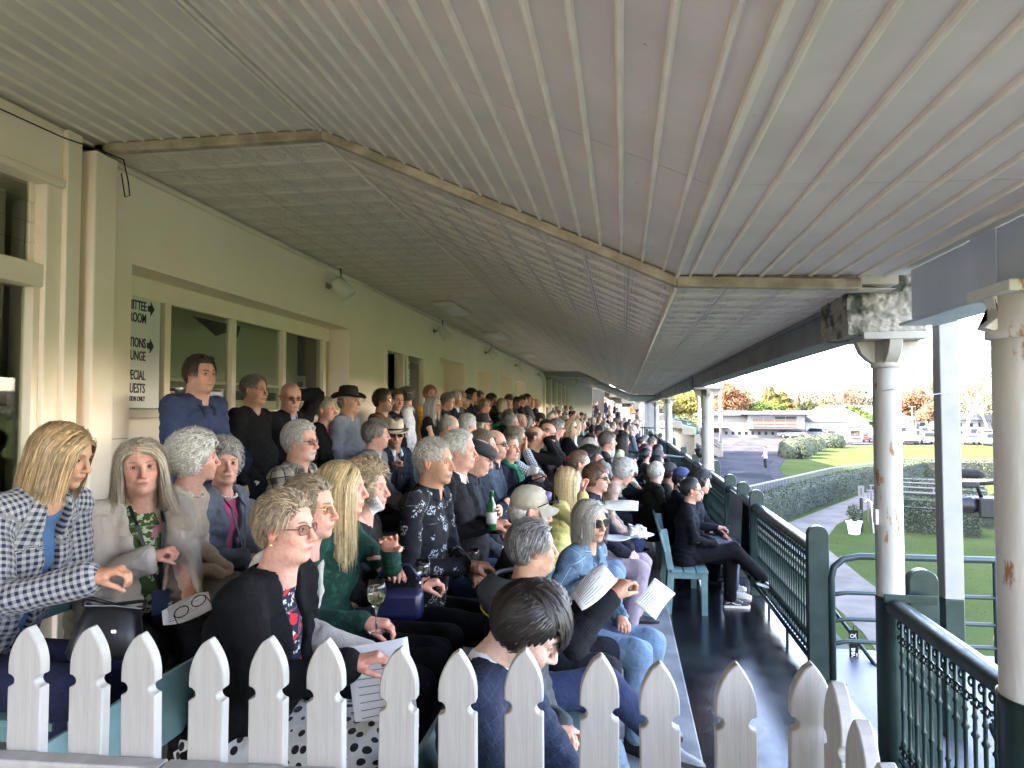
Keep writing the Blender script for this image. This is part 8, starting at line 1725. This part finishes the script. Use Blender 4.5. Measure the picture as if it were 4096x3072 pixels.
# ================================================================ things held, worn or resting
def hp(key, k): 
    for n, p in NEAR.items():
        if key in p['label']: 
            bpy.context.view_layer.update(); pos, ax, bk = p['_hands'][k]; M = p['_t'].matrix_basis; return M @ Vector(pos), M.to_3x3() @ Vector(ax), M.to_3x3() @ Vector(bk)
def wine_glass(loc, s, label, liq=True, tilt=0):
    t = thing('wine_glass', label, 'wine glass', loc); t.rotation_euler = (0, R(tilt), 0)
    MB().lathe([(.002, .0), (.034, .001), (.034, .003), (.004, .008), (.0035, .085), (.012, .095), (.030, .115), (.036, .14), (.034, .17), (.029, .195), (.0278, .195), (.0328, .17), (.0346, .14), (.029, .117), (.011, .098), (.002, .097)], (0, 0, 0), 24).build('glass_bowl', m_gls, t, smooth=True)
    if liq: MB().lathe([(.001, .098), (.011, .0985), (.0285, .1175), (.0340, .138), (.0340, .142), (.001, .142)], (0, 0, 0), 24).build('wine', m_liq, t, smooth=True)
    return t
wine_glass((-0.917,2.583,1.220), 1, 'glass of white wine held by the woman in green velvet')
wine_glass((-0.863,3.017,1.208), 1, 'nearly empty wine glass held by the curly haired woman', False)
t = thing('tumbler', 'stemless glass of rosé held by the man in the floral shirt', 'glass', (-0.761,3.579,1.226)); MB().lathe([(.002, 0), (.026, .002), (.035, .05), (.033, .1), (.030, .12), (.0288, .12), (.0318, .1), (.0337, .05), (.025, .004), (.001, .003)], (0, 0, 0), 20).build('glass_bowl', m_gls, t, smooth=True)
MB().lathe([(.001, .004), (.0245, .0045), (.031, .035), (.001, .035)], (0, 0, 0), 20).build('drink', mat('rose_wine', (.85, .45, .3), .03, tr=.9), t, smooth=True)
t = thing('beer_bottle', 'green beer bottle held by the man in the black sweater', 'bottle', (-0.794,4.279,1.325)); MB().lathe([(.002, 0), (.03, .001), (.031, .01), (.031, .13), (.026, .155), (.014, .185), (.0125, .225), (.0135, .23), (.0125, .24), (.01, .24)], (0, 0, 0), 20).build('bottle', m_gbot, t, smooth=True); MB().lathe([(.0315, .04), (.0315, .11)], (0, 0, 0), 20).build('label', m_signw, t, smooth=True)
def sheet(loc, w_, h, rot, label, m=None, lines=10, curl=.02, nm='paper_sheet', cat='paper'):
    t = thing(nm, label, cat, loc); t.rotation_euler = rot; q = MB(); n = 8; V_ = []
    for j in range(n + 1):
        for i in range(n + 1): u, v = i / n - .5, j / n - .5; V_.append((u * w_, v * h, curl * (math.sin(u * 3 + v * 2) + .6 * math.cos(v * 4 - u))))
    q.add(V_, [(j * (n + 1) + i, j * (n + 1) + i + 1, (j + 1) * (n + 1) + i + 1, (j + 1) * (n + 1) + i) for j in range(n) for i in range(n)]); o = q.build('sheet', m or m_paper, t, smooth=True); o.modifiers.new('thickness', 'SOLIDIFY').thickness = .0008
    q = MB()
    for k in range(lines):
        v = -.38 + .76 * k / max(1, lines - 1); u0, u1 = -.38, -.05 + .4 * ((k * 37) % 10) / 10; hh = .0028; P = []
        for u, vv in ((u0, v), ((u0 + u1) / 2, v), (u1, v)):
            for d_ in (0, hh): P.append((u * w_, vv * h + d_, curl * (math.sin(u * 3 + (v) * 2) + .6 * math.cos(v * 4 - u)) + .0014))
        q.add(P, [(0, 2, 3, 1), (2, 4, 5, 3)])
    if lines: q.build('printed_line', m_beam, t)
    return t
def faceto(loc, tilt=0., rollz=0.):
    d = Vector((0, 0, 2.05)) - Vector(loc); q = d.to_track_quat('Z', 'Y'); return (q @ Euler((R(tilt), 0, R(rollz))).to_quaternion()).to_euler()
for l, w_, h, ti, rz, lb in (((-0.781,2.263,1.146), .20, .29, 14, 8, 'white sheet held on the lap by the man in the cream jacket'), ((-0.129,3.026,1.314), .19, .11, -38, 38, 'folded sheet read by the grey haired man in the black jacket'), ((0.161,3.810,1.071), .17, .15, 25, 55, 'white sheet sticking out past the knee above the wet floor'), ((-1.644,2.507,1.300), .17, .10, -55, 10, 'racebook page on the lap of the woman in the beige blazer'),
                          ((-1.142,3.181,1.612), .06, .07, 0, 30, 'small white card in front of the curly haired woman'), ((-0.015,5.697,1.307), .26, .08, -35, -4, 'pale blue racebook on the teenage boy lap'), ((-0.773,6.129,1.516), .08, .11, 0, -20, 'white card held up by the woman with the green scarf'), ((0.466,14.822,0.371), .2, .14, -20, 10, 'white paper on the lap of the far seated man')):
    sheet(l, w_, h, faceto(l, ti, rz), lb)
# plates
for l, lb in (((0.100,4.807,1.220), 'paper plate with a crumpled napkin held out over the aisle'), ((-0.054,4.682,1.216), 'paper plate on the lap of the person behind the denim jacket')):
    t = thing('paper_plate', lb, 'plate', l); MB().lathe([(.001, 0), (.07, .001), (.1, .014), (.1, .016), (.07, .004), (.001, .003)], (0, 0, 0), 24).build('plate', m_paper, t, smooth=True)
    if 'napkin' in lb: roughbox((-.05, -.04, .005), (.05, .04, .06), 9, .02, 4).build('napkin', m_paper, t, smooth=True)
# handbag, blue bag, black pouch
t = thing('handbag', 'black leather handbag open on the lap of the gingham jacket woman', 'handbag', (-1.649,2.100,1.340)); t.scale = (.72, .55, .72); t.rotation_euler = (R(-14), R(10), R(35))
q = MB(); n = 20; V_ = []
for z, rx_, ry_ in ((-.12, .13, .07), (-.10, .15, .09), (0, .14, .085), (.07, .12, .07), (.10, .115, .06)):
    for k in range(n): a = 2 * math.pi * k / n; V_.append((rx_ * math.copysign(abs(math.cos(a)) ** .6, math.cos(a)), ry_ * math.copysign(abs(math.sin(a)) ** .6, math.sin(a)), z + .012 * math.sin(a * 3)))
q.add(V_, [(j * n + k, j * n + (k + 1) % n, (j + 1) * n + (k + 1) % n, (j + 1) * n + k) for j in range(4) for k in range(n)] + [tuple(range(n - 1, -1, -1)), tuple(4 * n + k for k in range(n))]); q.build('bag_body', m_leather, t, smooth=True)
MB().tube([(-.12, 0, .1), (-.125, .03, .13), (-.10, .07, .13), (0, .10, .11), (.10, .07, .13), (.125, .03, .13), (.12, 0, .1)], .009, 8).build('handle', m_leather, t, smooth=True); MB().tube([(-.115, -.062, .098), (0, -.066, .104), (.115, -.062, .098)], .003, 5).build('zip', m_beam, t); MB().lathe([(.001, .0), (.012, .0), (.012, .012), (.001, .012)], (.02, -.095, -.01), 8, ).build('clasp', m_rim, t)
m_bluebag = mat('navy_leather', (.004, .007, .04), .35, bump=.15, bs=120)
t = thing('handbag', 'royal blue handbag on the lap behind the wine glass', 'handbag', (-0.960,2.970,1.238)); t.rotation_euler = (0, 0, R(10)); MB().box((-.11, -.05, -.08), (.11, .05, .05)).build('bag_body', m_bluebag, t, bev=.03); MB().tube([(-.1, 0, .08), (-.05, 0, .15), (.05, 0, .15), (.1, 0, .08)], .007, 6).build('handle', m_bluebag, t, smooth=True)
t = thing('handbag', 'small black leather purse hanging at the green scarf woman knee', 'handbag', (-0.705,5.994,1.349)); t.rotation_euler = (0, R(20), 0); MB().box((-.12, -.05, -.09), (.14, .05, .07)).build('bag_body', m_leather, t, bev=.03); MB().tube([(-.1, 0, .07), (0, 0, .16), (.1, 0, .07)], .006, 6).build('strap', m_leather, t, smooth=True)
# phones, binoculars, cameras
def box_thing(name, loc, rot, size, m, label, cat, m2=None):
    t = thing(name, label, cat, loc); t.rotation_euler = rot; a = [-x / 2 for x in size]; b = [x / 2 for x in size]; MB().box(a, b).build('case', m, t, bev=min(size) * .3)
    if m2: MB().box((a[0] * .9, a[1] * .92, b[2]), (b[0] * .9, b[1] * .92, b[2] + .0006)).build('screen', m2, t)
    return t
def held(key, k, dx=(0, 0, 0)):
    r = hp(key, k); return tuple(r[0] + Vector(dx))
box_thing('phone', held('curly black haired youth', -1, (.0, 0, .03)), (0, R(-20), R(10)), (.15, .075, .009), m_black, 'phone held by the curly black haired youth', 'phone', m_gd)
box_thing('phone', held('phone holder' if 0 else 'blonde woman in black short', -1, (.02, 0, .04)), (R(90), 0, R(90)), (.075, .15, .009), m_black, 'phone held up by the blonde in black', 'phone', m_gd)
box_thing('phone', held('black zip jacket', -1, (.03, 0, .03)), (R(90), 0, R(90)), (.15, .075, .009), m_black, 'phone held sideways by the man in the black zip jacket', 'phone', m_gd)
box_thing('phone', held('yellow piped hood', 1, (-.03, .02, .02)), (R(50), 0, R(70)), (.075, .15, .009), m_black, 'phone behind the sheet of the grey haired man', 'phone', m_gd)
def binoculars(key, label):
    p = [q for q in PEOPLE if key in q['label']][0]; H = Vector(p['H']); a = p.get('look', 0); t = thing('binoculars', label, 'binoculars', tuple(H + Vector((math.cos(a) * .135, math.sin(a) * .135, .0)))); t.rotation_euler = (0, p.get('pitch', 0), a)
    for s_ in (-1, 1): MB().lathe([(.012, -.03), (.017, -.02), (.018, .03), (.024, .05), (.026, .10), (.022, .10)], (0, s_ * .033, 0), 14, mx=Matrix.Rotation(R(90), 4, 'Y')).build('barrel', m_black, t, smooth=True)
    MB().box((0, -.02, -.006), (.06, .02, .01)).build('bridge', m_black, t, bev=.004)
for k_, l_ in (('balding man in dark jacket', 'binoculars of the balding man in the dark jacket'), ('marled grey sweater', 'binoculars raised by the curly haired man in grey')): binoculars(k_, l_)
# glasses held in the hand
t = thing('reading_glasses', 'folded tortoiseshell glasses held over the racebook page', 'glasses', (-1.582,2.435,1.329)); t.rotation_euler = faceto((-1.582,2.435,1.329), -30, 30)
m_tort = mat('tortoiseshell', (.09, .03, .012), .2, c2=(.02, .01, .008), ns=60)
for s_ in (-1, 1): MB().tube([(s_ * .033 + .026 * math.cos(a), .02 * math.sin(a), 0) for a in np.linspace(0, 6.283, 14)], .0022, 5).build('rim', m_tort, t, smooth=True)
MB().tube([(-.06, .005, 0), (-.065, .0, -.06), (-.03, .0, -.12)], .0022, 5).build('temple_arm', m_tort, t); MB().tube([(.06, .005, 0), (.065, .0, -.06), (.08, .0, -.12)], .0022, 5).build('temple_arm', m_tort, t)
# worn details: added as parts of the person
def onhead(key):
    p = [q for q in PEOPLE if key in q['label']][0]; c_ = p['_t']; HM = Matrix.Translation(p['_Hc']) @ Euler((p.get('roll', 0), p.get('pitch', 0), p.get('look', 0) - p['phi'])).to_matrix().to_4x4(); return p, c_, HM
def worn(key, mb, name, m, smooth_=True):
    p, c_, HM = onhead(key); mb.v = [tuple(HM @ Vector(v)) for v in mb.v]; return mb.build(name, m, c_, smooth=smooth_)
def shades(x, z, tilt, W2=.03):
    q = MB(); mx = Matrix.Translation((x, 0, z)) @ Matrix.Rotation(tilt, 4, 'Y'); l = MB()
    for s_ in (-1, 1):
        pts = [mx @ Vector((0, s_ * .034 + W2 * math.cos(a), .02 * math.sin(a))) for a in np.linspace(0, 6.283, 14)]; q.tube(pts, .0025, 5); l.add(pts[:-1], [tuple(range(13))]); q.tube([mx @ Vector((0, s_ * .064, 0)), mx @ Vector((-.06, s_ * .08, 0)), mx @ Vector((-.12, s_ * .08, -.01))], .003, 5)
    return q, l
for key, a in (('big man in blue shirt', (.055, .115, -.9)), ('khaki cap', (.135, .085, -.35)), ('filming with a phone', (.06, .11, -.9)), ('mustard yellow', (.06, .11, -.9))):
    q, l = shades(*a); worn(key, q, 'sunglasses', m_black); worn(key, l, 'lens', m_lens, False)
q = MB()
for s_ in (-1, 1):
    for (dy, dz) in ((.045, .03), (.035, -.04)): q.tube([(-.135 - .012 * math.sin(t), s_ * dy * (1 - math.cos(t)) * .5, .03 + dz * (1 - math.cos(t)) * .55 + .014 * math.sin(t)) for t in np.linspace(0, 6.283, 12)], .0028, 5)
worn('butterfly clip', q, 'butterfly_clip', m_pearl)
q = MB(); q.tube([(-.10, .05, .07), (-.135, .03, .05), (-.15, .0, .04), (-.135, -.03, .05), (-.10, -.05, .07)], .012, 6); worn('red clip', q, 'hair_clip', mat('red_plastic', (.45, .015, .02), .3))
q = MB(); q.box((.06, -.035, .075), (.1, .035, .115)); worn('khaki cap', q, 'cap_badge', mat('cap_badge_red_blue', (.35, .05, .05), .6, c2=(.04, .15, .35), ns=60, lo=.45, hi=.55))
for key in ('cardigan and red floral', 'butterfly clip', 'straight at the camera', 'turned to her neighbour'):
    for s_ in (-1, 1): q = MB(); q.lathe([(.001, -.006), (.006, -.003), (.006, .003), (.001, .006)], (-.004, s_ * .085, -.044), 8); worn(key, q, 'earring', m_gold if 'cardigan' in key else m_pearl)
# scarves as lofted cloth parts
def scarf(key, spec, L_, w_=.035):
    p = [q for q in PEOPLE if key in q['label']][0]; N = p['_N']; q = MB(); P_ = p['_P']
    ring = [N + np.array([.02 + .085 * math.cos(a), .085 * math.sin(a), -.0 + .02 * math.cos(a) * -1 + .01 * math.sin(a * 3)]) for a in np.linspace(-2.9, 2.9, 16)]; q.tube([tuple(r) for r in ring], [.026 + .006 * math.sin(i * 2.1) for i in range(16)], 10)
    for s_ in (-1, 1): pts = [N + np.array([.10, s_ * .03, -.03]), N + np.array([.15, s_ * .05, -.12]), N + np.array([.175, s_ * .055, -.24]), N + np.array([.18, s_ * .05, -L_])]; q.tube([tuple(r) for r in pts], [.028, .034, .036, .03], 10, flat=.5)
    o = q.build('scarf', cm(spec), p['_t'], smooth=True); setuv(o, np.array([v[1] + v[0] for v in q.v]), np.array([v[2] for v in q.v]))
scarf('navy cardigan and green scarf', ('floral', (.01, .13, .075), (.25, .38, .32)), .42); scarf('long pink scarf', ('plain', (.48, .20, .28)), .55)
# grey hood with yellow piping on the jacket back
p = [q for q in PEOPLE if 'yellow piped hood' in q['label']][0]; N = p['_N']; m_yel = mat('yellow_piping', (.7, .5, .05), .6)
q = MB(); V_ = []
for j in range(6):
    for i in range(13):
        a = R(90 + 180 * i / 12); rr_ = .10 + .045 * math.sin(j / 5 * math.pi) + .05 * j / 5; V_.append(N + np.array([rr_ * math.cos(a) * 1.2 - .01, rr_ * math.sin(a) * 1.35, .035 - .19 * (j / 5) ** 1.2 * (1 - .25 * abs(math.cos(a)))]))
q.add(V_, [(j * 13 + i, (j + 1) * 13 + i, (j + 1) * 13 + i + 1, j * 13 + i + 1) for j in range(5) for i in range(12)]); o = q.build('hood', cm(('plain', (.055, .058, .066))), p['_t'], smooth=True); o.modifiers.new('thickness', 'SOLIDIFY').thickness = .012; setuv(o, np.array([v[1] for v in V_]), np.array([v[2] for v in V_]))
MB().tube([tuple(np.array(V_[5 * 13 + i]) + [-.006, 0, -.004]) for i in range(13)], .0045, 6).build('piping', m_yel, p['_t'], smooth=True)
p = [q for q in PEOPLE if 'denim shorts hidden' in q['label']][0]; E_, Wt, _ = p['_arms'][-1]; Shd = p['_N'] + np.array([0, -.19, -.07]); ce = Shd * .55 + E_ * .45; dn = unit(ce - Shd)
M_ = p['_t'].matrix_basis; cw = M_ @ Vector(ce); tc_ = (Vector((0, 0, 2.05)) - cw).normalized(); b_ = MB().box((-.036, -.048, -.004), (.036, .048, .001)).build('sleeve_patch', m_black, p['_t'], bev=.004)
loc_ = M_.inverted() @ (cw + tc_ * .082); b_.location = loc_; b_.rotation_euler = (M_.inverted().to_quaternion() @ tc_.to_track_quat('Z', 'Y') @ Euler((0, 0, R(-25))).to_quaternion()).to_euler()
MB().tube([(-.034, -.046, .002), (.034, -.046, .002), (.034, .046, .002), (-.034, .046, .002), (-.034, -.046, .002)], .0016, 5).build('patch_edge', m_yel, b_); text('lettering', 'A', .045, m_signw, b_, (-.015, .004, .002), (0, 0, 0), 'LEFT', 1); text('lettering', 'Bidgi', .017, m_signw, b_, (-.019, -.032, .002), (0, 0, 0), 'LEFT', 1)
# watch straps and bracelets
for key, k, m_, nm in (('green velvet', 1, m_pearl, 'watch'), ('green velvet', -1, m_black, 'watch'), ('holding a wine glass', -1, m_pearl, 'bracelet')):
    p = [q for q in PEOPLE if key in q['label']][0]; E_, Wt, _ = p['_arms'][k]; ax = unit(Wt - E_); e1 = unit(np.cross(ax, [0, 0, 1])); e2 = np.cross(ax, e1); c_ = Wt + ax * .0
    MB().tube([tuple(c_ + (e1 * math.cos(a) * .030 + e2 * math.sin(a) * .028)) for a in np.linspace(0, 6.283, 16)], .006, 6).build(nm, m_, p['_t'], smooth=True)
